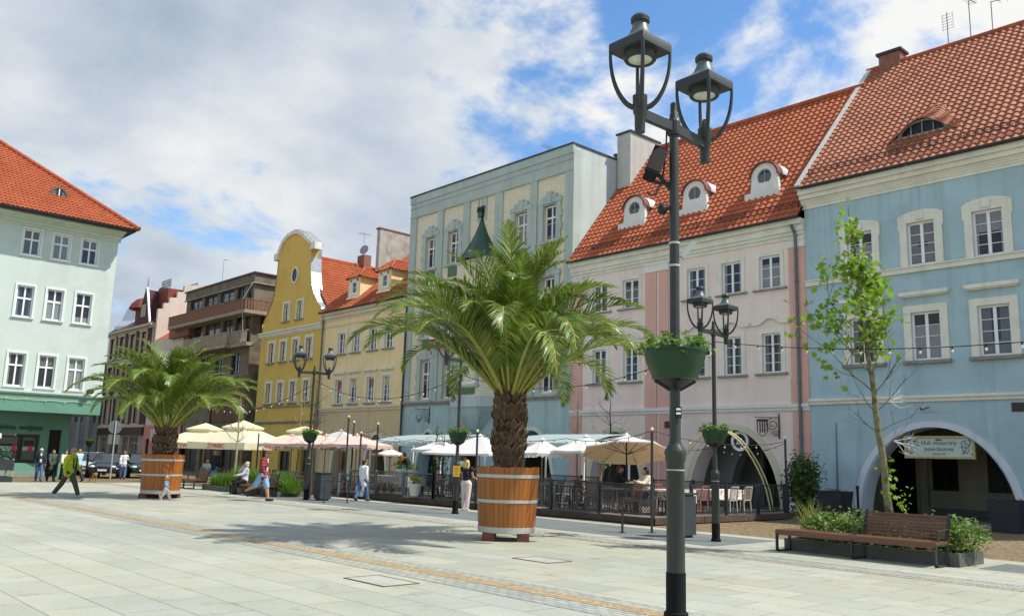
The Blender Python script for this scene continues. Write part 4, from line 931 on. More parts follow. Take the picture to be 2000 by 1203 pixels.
# ------------------------------------------------------------------ beige house
def beige_house():
    x0, x1 = -55.25, -44.88
    t = thing('beige_house', 'sand coloured house with two hipped dormers beside the ochre gabled house', 'house', ((x0+x1)/2, 0, 0)); F = Facade(t)
    cs = [-52.55, -50.7, -48.62, -46.78]
    up = [(c-.45, c+.45, 8.7, 10.2) for c in cs]; lo = [(c-.42, c+.42, 5.2, 6.92) for c in cs]
    arch = [(-51.9, 1.05, 3.15, 3.9), (-47.6, 1.25, 3.1, 3.9)]
    b = F.mb(); wall(b, x0, x1, 0, 4.7, arches=arch, adepth=.8, mi=1); wall(b, x0, x1, 4.7, 11.85, up+lo)
    for x in (x0, x1): b.face([(x, 0, 0), (x, 14, 0), (x, 14, 11.8), (x, 7, 18.2), (x, 0, 11.8)])
    F.part('wall', b, [BEI, BEI2])
    i = F.mb(); yb = 2.6; wall(i, x0+.1, x1-.1, 0, 3.85, [(-54.6, -53.4, 0, 2.6), (-52.3, -51.2, 0, 2.7), (-49.9, -48.9, .9, 2.4), (-47.9, -46.7, 0, 2.7)], y=yb, depth=.3); i.face([(x0+.1, .8, 3.85), (x1-.1, .8, 3.85), (x1-.1, yb, 3.85), (x0+.1, yb, 3.85)])
    wall(i, x0+.1, x1-.1, 0, 3.85, y=.8, arches=[(q[0], q[1], q[2], 3.85) for q in arch], adepth=.001)
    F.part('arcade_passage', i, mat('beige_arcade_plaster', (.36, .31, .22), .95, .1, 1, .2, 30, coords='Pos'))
    for q in ((-54.6, -53.4, 0, 2.6), (-52.3, -51.2, 0, 2.7), (-49.9, -48.9, .9, 2.4), (-47.9, -46.7, 0, 2.7)): d = F.mb(); d.box(q[0], q[1], yb+.2, yb+.25, q[2], q[3]); F.part('arcade_door', d, GLB)
    for c, A, h, z in arch: a = F.mb(); a.strip(ell_curve(c, A, h, 0), ell_curve(c, A+.2, h+.18, 0), -.06, 0); F.part('arch_moulding', a, CRM, smooth=30)
    WT = mat('beige_white_trim', (.70, .62, .46), .85, .05, 3, coords='Pos', streak=.2)
    for j, r in enumerate(up): F.window(*r, rows=3, cols=2, glass=(GL1, GL3, GL1, GL1)[j], sur=(.2, .05), sill=(.25, .16, .08), fw=.07, surm=None)
    for j, r in enumerate(lo):
        w = F.window(*r, rows=4, cols=2, glass=GL1, sur=(.18, .05), sill=(.25, .16, .08), hood=(.36, .18, .40, .14, 'flat'), fw=.07)
        if j in (0, 2): s_ = MB(); s_.box(r[0]+.15, r[1]-.15, .09, .1, r[3]-.65, r[3]-.15); s_.build('red_poster', mat('poster_red', (.28, .03, .035), .7, .1, 8), w)
        else: s_ = MB(); s_.box(r[0]+.15, r[1]-.15, .09, .1, r[3]-.65, r[3]-.15); s_.build('yellow_poster', mat('poster_yellow', (.55, .50, .16), .7, .1, 8), w)
    F.bands('string_course', x0, x1, [(4.7, 4.86, .07), (4.86, 5.0, .14)], WT)
    F.bands('upper_band', x0, x1, [(10.72, 10.84, .04)], WT)
    F.bands('cornice', x0, x1, [(11.2, 11.35, .06), (11.35, 11.6, .16), (11.6, 11.82, .30)], WT)
    gutter(F, x0, x1, -.42, 11.86)
    sl = .9; L = math.hypot(7.4, 7.4*sl)
    tiles(t, 'roof', (x0, -.4, 11.85), (1, 0, 0), (0, 1, sl), L, lambda v: 0, lambda v: x1-x0, TILE1)
    b = F.mb(); b.face([(x0, 7, 18.5), (x1, 7, 18.5), (x1, 14.4, 11.7), (x0, 14.4, 11.7)]); F.part('rear_roof', b, TILE1)
    for cx in (-52.25, -48.45):
        y0, w2 = .55, .78; zb = 11.85+(y0+.4)*sl; zt = zb+1.55
        b = F.mb(); wall(b, cx-w2, cx+w2, zb-.1, zt, [(cx-.33, cx+.33, zb+.35, zb+1.25)], y=y0, depth=.12)
        yb = y0+1.55/sl
        for x in (cx-w2, cx+w2): b.face([(x, y0, zb-.1), (x, yb, zt-.05), (x, yb, zt), (x, y0, zt)])
        d = F.part('dormer', b, BEI)
        fw = F.window(cx-.33, cx+.33, zb+.35, zb+1.25, y=y0+.06, cols=1, rows=2, glass=GL1, fw=.09)
        s_ = MB(); s_.box(cx-.45, cx-.33, y0-.03, y0, zb+.25, zb+1.4); s_.box(cx+.33, cx+.45, y0-.03, y0, zb+.25, zb+1.4); s_.box(cx-.45, cx+.45, y0-.03, y0, zb+1.25, zb+1.4); s_.box(cx-w2-.05, cx+w2+.05, y0-.1, y0, zb-.1, zb+.1); s_.build('surround', WHITE, d)
        e = .18; zr = zt+.78; O = Vector((cx, y0-e, zt-.05))
        # hipped roof: front slope and two sides
        vv = Vector((0, w2+e, .83)).normalized(); Lf = math.hypot(w2+e, .83)
        tiles(d, 'dormer_roof', O, (1, 0, 0), vv, Lf, lambda v: -(w2+e)*(1-v/Lf), lambda v: (w2+e)*(1-v/Lf), TILE1, th=.28)
        for sx in (-1, 1):
            o_ = Vector((cx+sx*(w2+e), y0-e, zt-.05)); v2 = Vector((-sx*(w2+e), 0, .83))
            tiles(d, 'dormer_roof', o_, (0, 1, 0), v2, Lf, lambda v: (w2+e)*v/Lf, lambda v: 2.2+.8*v/Lf, TILE1, th=.28)
        ridge(d, (cx-w2-e, y0-e, zt+.0), (cx, y0+w2, zr+.05), TILE3, .09, name='hip_tiles'); ridge(d, (cx+w2+e, y0-e, zt), (cx, y0+w2, zr+.05), TILE3, .09, name='hip_tiles'); ridge(d, (cx, y0+w2, zr+.05), (cx, y0+3, zr+.05), TILE3, .09)
    # weathered fire wall stack on the roof
    c = F.mb(); c.prism([(2.2, 13.8), (7.0, 17.5), (7.0, 18.15), (2.2, 18.1)], -52.2, -51.8, axis='x')
    c.box(-52.25, -51.75, 2.1, 7.1, 18.12, 18.22, 1); F.part('fire_wall', c, [CHIMP, CHIMB])
    c = F.mb(); c.box(-51.8, -50.6, 5.6, 6.4, 16.6, 18.3); F.part('chimney', c, [CHIMB])
    F.pipe(-55.05, .2, 11.6, m=PIPE)
    return t
beige_house()
antenna(-49.3, 6.5, 18.3, 2.2, 'panel', 'slim ladder antenna on the beige roof beside the grey green house')

# ------------------------------------------------------------------ ochre gabled house
def ochre_house():
    x0, x1 = -64.9, -55.3
    t = thing('ochre_house', 'ochre yellow house with a tall curved baroque gable', 'house', ((x0+x1)/2, 0, 0)); F = Facade(t)
    cs = [-62.95, -61.05, -59.1, -57.1]
    up = [(c-.45, c+.45, 8.72, 10.3) for c in cs]; lo = [(c-.42, c+.42, 5.52, 7.1) for c in cs]
    b = F.mb(); wall(b, x0, x1, 0, 11.2, up+lo+[(-63.5, -62.1, 0, 2.7), (-60.6, -58.8, 0, 2.7), (-57.4, -56.0, 0, 2.7)], depth=.25)
    G = [(-64.62, 11.2), (-64.71, 11.98), (-64.51, 12.33), (-63.9, 12.95), (-63.45, 13.6), (-63.15, 14.4), (-62.98, 15.3), (-62.9, 16.4), (-62.88, 17.3), (-63.05, 17.65), (-62.85, 18.05), (-62.4, 18.56), (-61.57, 18.98), (-60.6, 19.1), (-59.74, 18.98), (-58.86, 18.56), (-58.1, 18.05), (-57.5, 17.65), (-57.6, 17.3), (-57.62, 16.4), (-57.5, 15.3), (-57.25, 14.3), (-56.8, 13.5), (-56.2, 12.8), (-55.6, 12.33), (-55.45, 11.98), (-55.5, 11.2)]
    hs = [(-61.4, -60.55, 11.85, 13.28), (-59.3, -58.45, 11.85, 13.28)]
    # curved gable as horizontal slices so that the windows stay open
    zl = sorted({z for _, z in G}|{11.85, 13.28, 12.2}); 
    def ext(z):
        xs = []
        for (xa, za), (xb, zb) in zip(G[:-1], G[1:]):
            if min(za, zb) <= z <= max(za, zb) and za != zb: xs.append(xa+(xb-xa)*(z-za)/(zb-za))
        return min(xs), max(xs)
    for za, zb in zip(zl[:-1], zl[1:]):
        e = 1e-4; a0, a1 = ext(za+e); c0, c1 = ext(zb-e)
        segs = [(0, 1)]
        if 11.85 <= za and zb <= 13.28:
            pts = [(a0, c0)]+[(v, v) for h in hs for v in h[:2]]+[(a1, c1)]
            for k in (0, 2, 4): b.face([(pts[k][0], 0, za), (pts[k+1][0], 0, za), (pts[k+1][1], 0, zb), (pts[k][1], 0, zb)])
        else: b.face([(a0, 0, za), (a1, 0, za), (c1, 0, zb), (c0, 0, zb)])
        b.face([(a0, .5, za), (a1, .5, za), (c1, .5, zb), (c0, .5, zb)])
    for (xa, za), (xb, zb) in zip(G[:-1], G[1:]): b.face([(xa, 0, za), (xb, 0, zb), (xb, .5, zb), (xa, .5, za)])
    for h in hs:
        a, c, d, e = h
        b.face([(a, 0, d), (c, 0, d), (c, .3, d), (a, .3, d)]); b.face([(a, 0, e), (c, 0, e), (c, .3, e), (a, .3, e)]); b.face([(a, 0, d), (a, 0, e), (a, .3, e), (a, .3, d)]); b.face([(c, 0, d), (c, 0, e), (c, .3, e), (c, .3, d)])
    for x in (x0, x1): b.face([(x, 0, 0), (x, 14, 0), (x, 14, 12), (x, 0, 12)])
    F.part('wall', b, YEL)
    # sheet metal coping and moulded head
    m = F.mb()
    for (xa, za), (xb, zb) in zip(G[:-1], G[1:]):
        if min(za, zb) >= 11.9: m.bar((xa, .22, za+.03), (xb, .22, zb+.03), .62, .04, up=(0, 1, 0)) if False else m.face([(xa, -.06, za+.05), (xb, -.06, zb+.05), (xb, .85, zb+.05), (xa, .85, za+.05)]); 
    F.part('coping', m, ZINC)
    hd = G[9:18]; ic = (-60.6, 16.6); inn = [(ic[0]+(x-ic[0])*.88, ic[1]+(z-ic[1])*.88) for x, z in hd]
    m = F.mb(); m.strip(inn, hd, -.14, 0); m.box(-57.7, -57.0, -.16, .5, 17.05, 17.6); m.box(-63.45, -62.85, -.16, .5, 17.05, 17.6); F.part('gable_moulding', m, CRM, smooth=30)
    for h in hs: F.window(*h, y=.14, rows=3, glass=GL1, sur=(.16, .05), sill=(.2, .14, .08), fw=.07)
    for j, h in enumerate(up): F.window(*h, y=.17, rows=3, glass=GL1, sur=(.2, .05), sill=(.22, .16, .1), fw=.07)
    for j, h in enumerate(lo): F.window(*h, y=.17, rows=4, glass=GL1, sur=(.2, .05), sill=(.22, .16, .1), fw=.07)
    for h in ((-63.5, -62.1, .02, 2.7), (-60.6, -58.8, .02, 2.7), (-57.4, -56.0, .02, 2.7)): F.window(*h, y=.22, rows=1, glass=GLB, fm=BROWNW, fw=.09, name='shop_window')
    n = 28; ov = [(-60.05+.52*math.cos(2*PI*k/n), 15.42+.68*math.sin(2*PI*k/n)) for k in range(n+1)]
    m = F.mb(); m.strip(ov, [(-60.05+(x+60.05)*.72, 15.42+(z-15.42)*.78) for x, z in ov], -.05, .0); w = F.part('oval_window', m, CRM, smooth=30)
    m = MB(); m.prism([(-60.05+(x+60.05)*.73, 15.42+(z-15.42)*.79) for x, z in ov[:-1]], -.01, .01); m.build('pane', GLB, w)
    F.bands('cornice', x0-.15, x1+.05, [(10.78, 10.9, .06), (10.9, 11.1, .16), (11.1, 11.22, .26)], CRM)
    F.bands('string_course', x0, x1, [(5.2, 5.32, .1), (3.95, 4.05, .05), (4.05, 4.14, .12)], STONE)
    gl = math.hypot(4.9, 5.3)
    tiles(t, 'roof', (-55.15, .5, 11.9), (0, 1, 0), (-4.85, 0, 5.2), gl, lambda v: 0, lambda v: 11, TILE1)
    tiles(t, 'roof', (-65.05, .5, 11.9), (0, 1, 0), (4.95, 0, 5.2), gl, lambda v: 0, lambda v: 11, TILE1)
    ridge(t, (-60.05, .5, 17.2), (-60.05, 11.5, 17.2), TILE3)
    c = F.mb(); c.box(-60.6, -59.6, 5.9, 6.6, 16.6, 18.1); F.part('chimney', c, CHIMB)
    c = F.mb(); c.lathe([(.02, 0), (.3, .06), (.42, .16)], 0, 0, 16); o = c.build('satellite_dish', ANT, t)
    M_ = Matrix.Translation(WM[t].inverted() @ Vector((-59.5, 5.9, 18.4))) @ Matrix.Rotation(R(75), 4, 'X') @ Matrix.Rotation(R(20), 4, 'Y'); o.data.transform(WM[t]); o.data.transform(M_)
    return t
ochre_house()
antenna(-60.2, 6.2, 18.0, 2.1, 'yagi', 'cross-armed antenna on the chimney of the ochre house')
# ------------------------------------------------------------------ mint corner house on the left
def mint_house():
    t = thing('mint_house', 'mint green corner house with dark green shop floor at the left edge', 'house', (-54, -15.15, 0), PI/2)
    F = Facade(t, local=True); xa = -16.0
    cs = [-1.56-1.555*k for k in (0, 1, 2, 5, 6, 7, 8)]
    rows = [[(c-.44, c+.44, a, b) for c in cs] for a, b in ((12.42, 13.9), (8.86, 10.65), (4.98, 6.83))]
    b = F.mb(); wall(b, xa, 0, 4.72, 14.6, sum(rows, []), depth=.2)
    b.face([(0, 0, 3.63), (0, 16, 3.63), (0, 16, 14.6), (0, 0, 14.6)]); b.face([(xa, 0, 0), (xa, 16, 0), (xa, 16, 14.6), (xa, 0, 14.6)]); b.face([(xa, 16, 0), (0, 16, 0), (0, 16, 14.6), (xa, 16, 14.6)])
    F.part('wall', b, MINT)
    f = F.mb(); f.box(xa, 0.02, -.02, .2, 3.63, 4.6); f.box(-.2, .02, .2, 3.5, 3.63, 4.6); f.face([(xa, 0, 3.64), (0, 0, 3.64), (0, 4, 3.64), (xa, 4, 3.64)]); F.part('shop_fascia', f, GREEN)
    F.bands('string_course', xa, .06, [(4.6, 4.68, .06), (4.68, 4.78, .14)], mat('mint_trim', (.60, .72, .66), .85, .05, 2, streak=.25, coords='Pos'))
    F.bands('cornice', xa, .12, [(14.05, 14.2, .06), (14.2, 14.4, .2), (14.4, 14.5, .5), (14.5, 14.6, .9)], mat('mint_cornice', (.58, .66, .56), .85, .05, 2, coords='Pos'))
    so_ = F.mb(); so_.box(xa, .55, -1.25, .1, 14.6, 14.68); so_.box(0, .55, .1, 16, 14.6, 14.68); F.part('eave', so_, BROWNW)
    gutter(F, xa, .6, -1.3, 14.74, .1)
    for r, (tr, gg) in zip(rows, ((.62, (GL2, GL4, GL1)), (.60, (GL3, GL4, GL2)), (.64, (GL4, GL1, GL4)))):
        for j, h in enumerate(r): F.window(*h, rows=1, cols=2, transom=tr, glass=gg[j % 3], sur=(.11, .045), sill=(.13, .1, .06), fw=.075, mull=.085, surm=mat('mint_white_trim', (.70, .76, .70), .8, .04, 3))
    sl = .82; k = 1/math.hypot(1, sl)
    tiles(t, 'roof', (0, -1.3, 14.75), (1, 0, 0), (0, 1, sl), 7.9/k, lambda v: xa, lambda v: .6-v*k, TILE1, tw=.24, local=True)
    tiles(t, 'roof', (.6, 0, 14.75), (0, 1, 0), (-1, 0, sl), 7.9/k, lambda v: -1.3+v*k, lambda v: 16, TILE1, tw=.24, local=True)
    ridge(t, (.6, -1.3, 14.85), (-7.3, 6.6, 21.33), TILE3, .14, local=True, name='hip_tiles'); ridge(t, (-7.3, 6.6, 21.33), (xa, 6.6, 21.33), TILE3, .14, local=True)
    # small half round roof window
    cx, y0 = -3.45, .55; zb = 14.75+(y0+1.3)*sl
    d = F.mb(); C = ell_curve(cx, .52, zb+.62, zb-.02, 14); C2 = ell_curve(cx, .42, zb+.5, zb+.02, 14)
    d.strip(C2, C, y0-.05, y0+.8); d.box(cx-.55, cx+.55, y0-.08, y0+.02, zb-.08, zb); do = F.part('dormer_window', d, mat('dormer_brown', (.16, .10, .06), .7, .2, 6), smooth=30)
    g = F.mb(); g.strip([(x, zb) for x, z in C2], C2, y0+.0, y0+.02); g.build('pane', GL1, do)
    g = F.mb(); g.box(cx-.03, cx+.03, y0-.03, y0, zb, zb+.5); g.build('mullion', WHITE, do)
    # recessed shop floor: its wall runs back under the upper storeys towards the corner
    ang = math.atan2(2.1, 8.3); X = Matrix.Translation((-9.2, .05, 0)) @ Matrix.Rotation(ang, 4, 'Z'); Ln = math.hypot(8.3, 2.1)
    G = Facade(t, local=True, X=X)
    sw = [(2.2, 4.2, .85, 2.3), (4.3, 5.75, .85, 2.3), (5.85, 6.75, .85, 2.3)]; dr = (7.35, 8.1, 0.02, 2.72)
    b = G.mb(); wall(b, -7, Ln, 0, 3.64, [(2.1, 6.85, .78, 2.4), dr], depth=.18); b.face([(Ln, 0, 0), (Ln, 6, 0), (Ln, 6, 3.64), (Ln, 0, 3.64)]); G.part('shop_wall', b, GREEN)
    b = G.mb(); b.box(-7, 7.3, -.05, 0, 0, .3); G.part('plinth', b, mat('green_grey_plinth', (.22, .28, .24), .9, .15, 2, .2, 30))
    for h in sw:
        w = G.window(*h, y=.13, rows=1, cols=1, glass=GLS, fm=BROWNW, fw=.09, name='shop_window')
        bd = MB(local=True); wd = h[1]-h[0]; bd.box(-wd/2+.1, wd/2-.1, -.0, .01, .62, .86); bd.build('frosted_band', mat('frosted_band', (.42, .46, .45), .5, .05, 5), w)
        st = MB(local=True)
        for q in ((-.45, .45) if wd > 1.2 else (.1,)):
            st.prism([(q+.13*math.cos(2*PI*i/12), .78+.12*math.sin(2*PI*i/12)) for i in range(12)], -.012, -.003); st.prism([(q-.17, .62), (q+.17, .62), (q+.12, .74), (q-.12, .74)], -.013, -.004); st.prism([(q-.05, .88), (q+.05, .88), (q, 1.0)], -.012, -.004)
        st.build('red_sticker', REDST, w)
    b = G.mb(); b.box(*dr[:2], .14, .18, dr[2], dr[3]); G.part('door', b, GLB)
    let = mat('sign_letters', (.05, .07, .06), .5, 0, metal=.5); letw = mat('sign_letters_pale', (.55, .60, .58), .4, 0, metal=.4)
    for body, m_, x in (('eg', letw, 3.35), ('a mínima', let, 4.55), ('wnętrza', let, 6.15)):
        o = text(body, .40, m_, t, Matrix(), .03); o.matrix_basis = X @ Matrix.Translation((x, -.22, 2.78)) @ Matrix.Rotation(PI/2, 4, 'X')
    v = F.mb(); v.ell((-.75, -.3, 4.95), (.22, .2, .14)); v.bar((-.75, 0, 4.8), (-.75, -.3, 4.95), .05); F.part('camera_dome', v, IRON, smooth=40)
    bl = F.mb(); pts = [(xa+.02+i*.5, -.08, 4.35-.06*math.sin(i*1.3)**2) for i in range(32)]; bl.tube(pts, .012, 5); 
    for i in range(0, 32, 2): bl.ell((pts[i][0], -.09, pts[i][2]-.07), (.026, .026, .035), 6, 5)
    F.part('fairy_lights', bl, BULB)
    return t
mint_house()

# ------------------------------------------------------------------ brown concrete house with wooden balconies
def brown_house():
    x0, x1 = -80.8, -66.8
    t = thing('brown_concrete_house', 'stained brown flat-roofed house with long wooden balconies behind the left palm', 'house', ((x0+x1)/2, 0, 0)); F = Facade(t)
    w1 = [(-79.9, -77.3, 14.72, 15.62), (-76.7, -74.0, 14.72, 15.62), (-73.4, -70.6, 14.72, 15.62), (-70.1, -68.6, 14.55, 15.62), (-68.1, -67.2, 14.3, 15.55)]
    w2 = [(-79.6, -76.6, 11.5, 13.2), (-76.0, -72.9, 11.5, 13.2), (-72.3, -70.4, 11.3, 13.2), (-69.9, -68.5, 11.3, 13.2), (-68.1, -67.1, 10.7, 13.2)]
    w3 = [(c-.8, c+.8, 8.2, 9.9) for c in (-78.5, -75.5, -72.5, -69.3)]
    b = F.mb(); wall(b, x0, x1, 0, 16.35, w1+w2+w3+[(-79.5, -75.5, 0, 3.2), (-74.8, -71.5, 0, 3.2), (-70.8, -67.8, 0, 3.2)], depth=.3)
    b.face([(x1, 0, 0), (x1, 14, 0), (x1, 14, 16.35), (x1, 0, 16.35)]); b.face([(x0, 0, 0), (x0, 14, 0), (x0, 14, 16.35), (x0, 0, 16.35)])
    F.part('wall', b, CONC)
    r = F.mb(); r.box(x0-.2, x1+.3, -.25, 14, 16.5, 16.62); F.part('roof', r, GUTTER)
    r = F.mb(); r.box(x0-.1, x1+.15, -.12, .0, 15.72, 16.5); r.box(x1, x1+.15, 0, 14, 15.72, 16.5); r.box(x0-.15, x1+.25, -.22, -.12, 15.66, 15.74, 1); r.box(x1+.15, x1+.25, -.12, 14, 15.66, 15.74, 1); F.part('parapet', r, [CONC, FARGREY])
    for h in w1: F.window(*h, y=.2, cols=2, rows=2, glass=GL2, fm=BROWNW, fw=.09, mull=.1)
    for h in w2+w3: F.window(*h, y=.2, cols=2, rows=1, transom=.62, glass=GL1, fm=BROWNW, fw=.09)
    for h in ((-79.5, -75.5, .05, 3.2), (-74.8, -71.5, .05, 3.2), (-70.8, -67.8, .05, 3.2)): F.window(*h, y=.25, cols=2, rows=1, glass=GLB, fm=BROWNW, fw=.1, name='shop_window')
    s = F.mb(); s.box(x1-.02, x1+.03, 2.0, 3.4, 14.7, 15.55); s.box(x1-.02, x1+.03, .8, 1.7, 11, 13.1); F.part('side_window', s, GLB)
    for z0, z1, xr, name, m in ((13.25, 14.1, x1+.9, 'balcony', SLATBR), (10.6, 11.55, -69.0, 'balcony', SLATPALE)):
        sb = F.mb(); sb.box(x0-1.2 if z0 > 12 else -78, xr, -1.15, 0, z0-.28, z0); sb.box(x1, xr, 0, 6, z0-.28, z0) if xr > x1 else sb.box(xr-.0, x1+.9, -.75, 0, z0-.28, z0)
        bo = F.part(name, sb, FARSTONE)
        q = MB(); a = x0-1.2 if z0 > 12 else -78
        xx = a
        while xx < xr: q.box(xx, xx+.14, -1.13, -1.08, z0+.03, z1+random.uniform(-.02, .02)); xx += .165 if m is SLATBR else .26
        yy = -1.1
        lim = 5.5 if xr > x1 else 0
        while yy < lim: q.box(xr-.06, xr-.01, yy, yy+.12, z0+.03, z1); yy += .24
        q.box(a, xr, -1.16, -1.05, z1, z1+.07); q.box(xr-.09, xr+.02, -1.05, lim, z1, z1+.07)
        if xr < x1:
            xx = xr
            while xx < x1+.9: q.box(xx, xx+.12, -.76, -.72, z0+.03, z1); xx += .26
            q.box(xr, x1+.95, -.8, -.69, z1, z1+.07)
        q.build('railing', m, bo)
    s = F.mb(); s.box(-83.5, -78.8, -.4, .4, 12.3, 13.6); F.part('brick_wing', s, CHIMB)
    s = F.mb(); s.box(-73.5, x1+.05, -.06, 0, 4.2, 7.9); F.part('brown_render', s, mat('brown_render', (.17, .095, .06), .95, .12, 1.2, .3, 25, coords='Pos', streak=.3))
    s = F.mb(); s.box(-75, x1+1, -1.3, 0, 3.55, 3.75); F.part('canopy', s, GUTTER)
    v = F.mb(); v.tube([(x1+.3, -.3, 15.7), (x1+.5, -1.2, 14.1), (x1+.6, -1.0, 11)], .03, 6); F.part('cable', v, FARGREY)
    return t
brown_house()
antenna(-75.6, 1, 16.6, 2.6, 'arm', 'antenna pole with a side arm on the brown concrete house')

# ------------------------------------------------------------------ dark red house with cream windows and the turret
def oxblood_house():
    x0, x1 = -102.0, -88.4
    t = thing('oxblood_house', 'dark red house with cream window frames and a small turret, far left of the row', 'house', ((x0+x1)/2, 0, 0)); F = Facade(t)
    c3 = [-100.4, -97.6, -94.4, -91.2]
    b = F.mb(); wall(b, x0, x1, 3.95, 14.2, [(c-.75, c+.75, 4.5, 7.0) for c in c3]+[(c-.75, c+.75, 8.2, 10.4) for c in c3]+[(c-.8, c+.8, 11.6, 13.6) for c in c3], depth=.3)
    for x in (x0, x1): b.face([(x, 0, 0), (x, 12, 0), (x, 12, 14.2), (x, 0, 14.2)])
    F.part('wall', b, OXBLOOD)
    CS = mat('cream_stone', (.50, .44, .32), .9, .12, 3, .2, 30, coords='Pos')
    for z0, z1 in ((4.5, 7.0), (8.2, 10.4), (11.6, 13.6)):
        for c in c3:
            w = F.window(c-.75, c+.75, z0, z1, y=.2, cols=3, rows=2, glass=GL1, fm=CS, fw=.1, mull=.16)
            m = MB(); m.box(c-1.0, c-.75, -.1, 0, z0-.15, z1+.15); m.box(c+.75, c+1.0, -.1, 0, z0-.15, z1+.15); m.box(c-1.1, c+1.1, -.16, 0, z1+.15, z1+.38)
            if z0 < 11: m.prism([(c-1.0, z1+.38), (c+1.0, z1+.38), (c+.3, z1+.75), (c+.12, z1+1.05), (c-.12, z1+1.05), (c-.3, z1+.75)], -.12, 0)
            m.box(c-1.1, c+1.1, -.18, 0, z0-.3, z0-.15); m.build('surround', CS, w)
    m = F.mb()
    for k in range(9): q = x0+.3+k*(x1-x0-.6)/8; m.box(q-.18, q+.18, -.05, 0, 11.3, 14.0)
    F.part('pilaster', m, CS)
    F.bands('cornice', x0-.1, x1, [(14.0, 14.2, .2), (14.2, 14.45, .45), (3.95, 4.2, .2), (7.9, 8.05, .1), (11.0, 11.2, .12)], CS)
    s = F.mb(); wall(s, x0, x1, 0, 3.95, [(-101.3, -99.2, .5, 3.0), (-98.4, -95.6, .5, 3.1), (-94.4, -92.8, .05, 3.0), (-92.4, -90.0, .5, 3.0)], depth=.25); F.part('shop_front', s, FARSTONE)
    for h in ((-101.3, -99.2, .5, 3.0), (-98.4, -95.6, .5, 3.1), (-94.4, -92.8, .05, 3.0), (-92.4, -90.0, .5, 3.0)): F.window(*h, y=.2, cols=2, rows=1, transom=.75, glass=GL1, fm=FARSTONE, fw=.1, name='shop_window')
    s = F.mb(); s.box(x0+.2, x1-.2, -.25, 0, 3.2, 3.9); F.part('sign_band', s, BROWNW)
    # roofs
    r = F.mb(); r.face([(x0, -.3, 14.45), (x1, -.3, 14.45), (x1, 4.2, 18.0), (x0, 4.2, 18.0)]); r.face([(x0, 4.2, 18), (x1, 4.2, 18), (x1, 12, 18), (x0, 12, 18)]); r.face([(x0, -.3, 14.45), (x0, 4.2, 18), (x0, 12, 18), (x0, 12, 14.45)]); F.part('roof', r, mat('brown_slate', (.10, .06, .05), .7, .25, 5, .3, 14))
    r = F.mb(); r.prism([(-92.2, 15.2), (-91.3, 18.35), (-90.9, 18.55), (-88.5, 18.2), (-88.5, 14.6), (-92, 14.6)], 1.0, 5.5); F.part('mansard', r, REDROOF)
    r = F.mb(); r.prism([(-93.2, 14.45), (-91.25, 18.2), (-89.7, 14.45)], -.3, 3); gb = F.part('gable', r, OXBLOOD)
    r = MB()
    for x in (-91.7, -91.25, -90.8): r.box(x-.15, x+.15, -.36, -.29, 15.3, 16.6)
    r.build('gable_window', CS, gb)
    r = F.mb(); r.bar((-91.2, -.2, 18.3), (-89.6, -.2, 14.4), .5, .12, up=(0, 1, 0)); F.part('gable_flashing', r, mat('white_flashing', (.72, .75, .78), .4, .05, 3, metal=.3))
    r = F.mb()
    for i in range(8):
        x = -90.9+i*.33; r.bar((x, 1.2, 18.3), (x, 1.2, 19.2), .05); r.bar((x, 4, 18.3), (x, 4, 19.2), .05)
    for z in (18.6, 18.9, 19.2): r.bar((-91, 1.2, z), (-88.5, 1.2, z), .04); r.bar((-91, 4, z), (-88.5, 4, z), .04)
    F.part('roof_railing', r, IRON)
    r = F.mb(); r.lathe([(1.0, 14.5), (1.0, 16.3), (1.75, 16.5), (1.5, 17.0), (1.05, 17.5), (.3, 17.8), (.12, 18.0), (.1, 18.6), (.28, 18.75), (.06, 18.9), (.02, 20.1)], -94.2, .9, 8); F.part('turret', r, REDROOF)
    return t
oxblood_house()
t = thing('onion_dome_tower', 'silver shingled onion dome of a tower beyond the dark red house', 'tower', (-100.5, 3.2, 0))
b = MB(); b.lathe([(2.9, 0), (2.9, 14.9)], -100.5, 3.2, 8); b.build('tower_wall', FARSTONE, t)
b = MB(); b.lathe([(3.3, 14.8), (3.2, 15.2), (2.6, 15.9), (2.3, 16.7), (2.05, 17.4), (1.5, 18.0), (.75, 18.4), (.25, 18.75), (.1, 19.1), (.16, 19.25), (.02, 20.0)], -100.5, 3.2, 8); b.build('dome', SILVER, t)
# pale stepped fire wall between
t = thing('stepped_fire_wall', 'pale pink house with a stepped fire wall between the dark red and the brown house', 'house', (-84.4, 0, 0))
b = MB(); b.prism([(0, 0), (0, 15.85), (.5, 15.9), (.5, 16.5), (1.06, 16.6), (1.06, 17.15), (1.78, 17.25), (1.78, 17.85), (2.45, 17.95), (2.45, 18.6), (5.5, 19.2), (9, 19.6), (9, 0)], -88.4, -88.0, axis='x'); b.build('fire_wall', FARPINK, t)
b = MB(); wall(b, -88.0, -80.8, 4.1, 12.6, [(c-.6, c+.6, z, z+1.8) for c in (-86.6, -84.4, -82.2) for z in (5.2, 8.8)], depth=.25); b.box(-88, -80.8, 8.5, 9, 0, 15); b.build('wall', FARPINK, t)
F = Facade(t)
for c in (-86.6, -84.4, -82.2):
    for z in (5.2, 8.8): F.window(c-.6, c+.6, z, z+1.8, y=.18, glass=GL1)
b = MB(); wall(b, -88.3, -79.2, 0, 4.1, [(-87.6, -86.7, 0, 2.8), (-83.5, -80.0, .4, 3.0)], y=-.12, depth=.25); b.build('shop_front', SALMON, t)
F.window(-87.6, -86.7, .03, 2.8, y=.05, cols=1, rows=1, glass=GLB, fm=BROWNW, name='shop_door'); F.window(-83.5, -80, .4, 3.0, y=.05, cols=2, rows=1, glass=GL1, fm=BROWNW, name='shop_window')
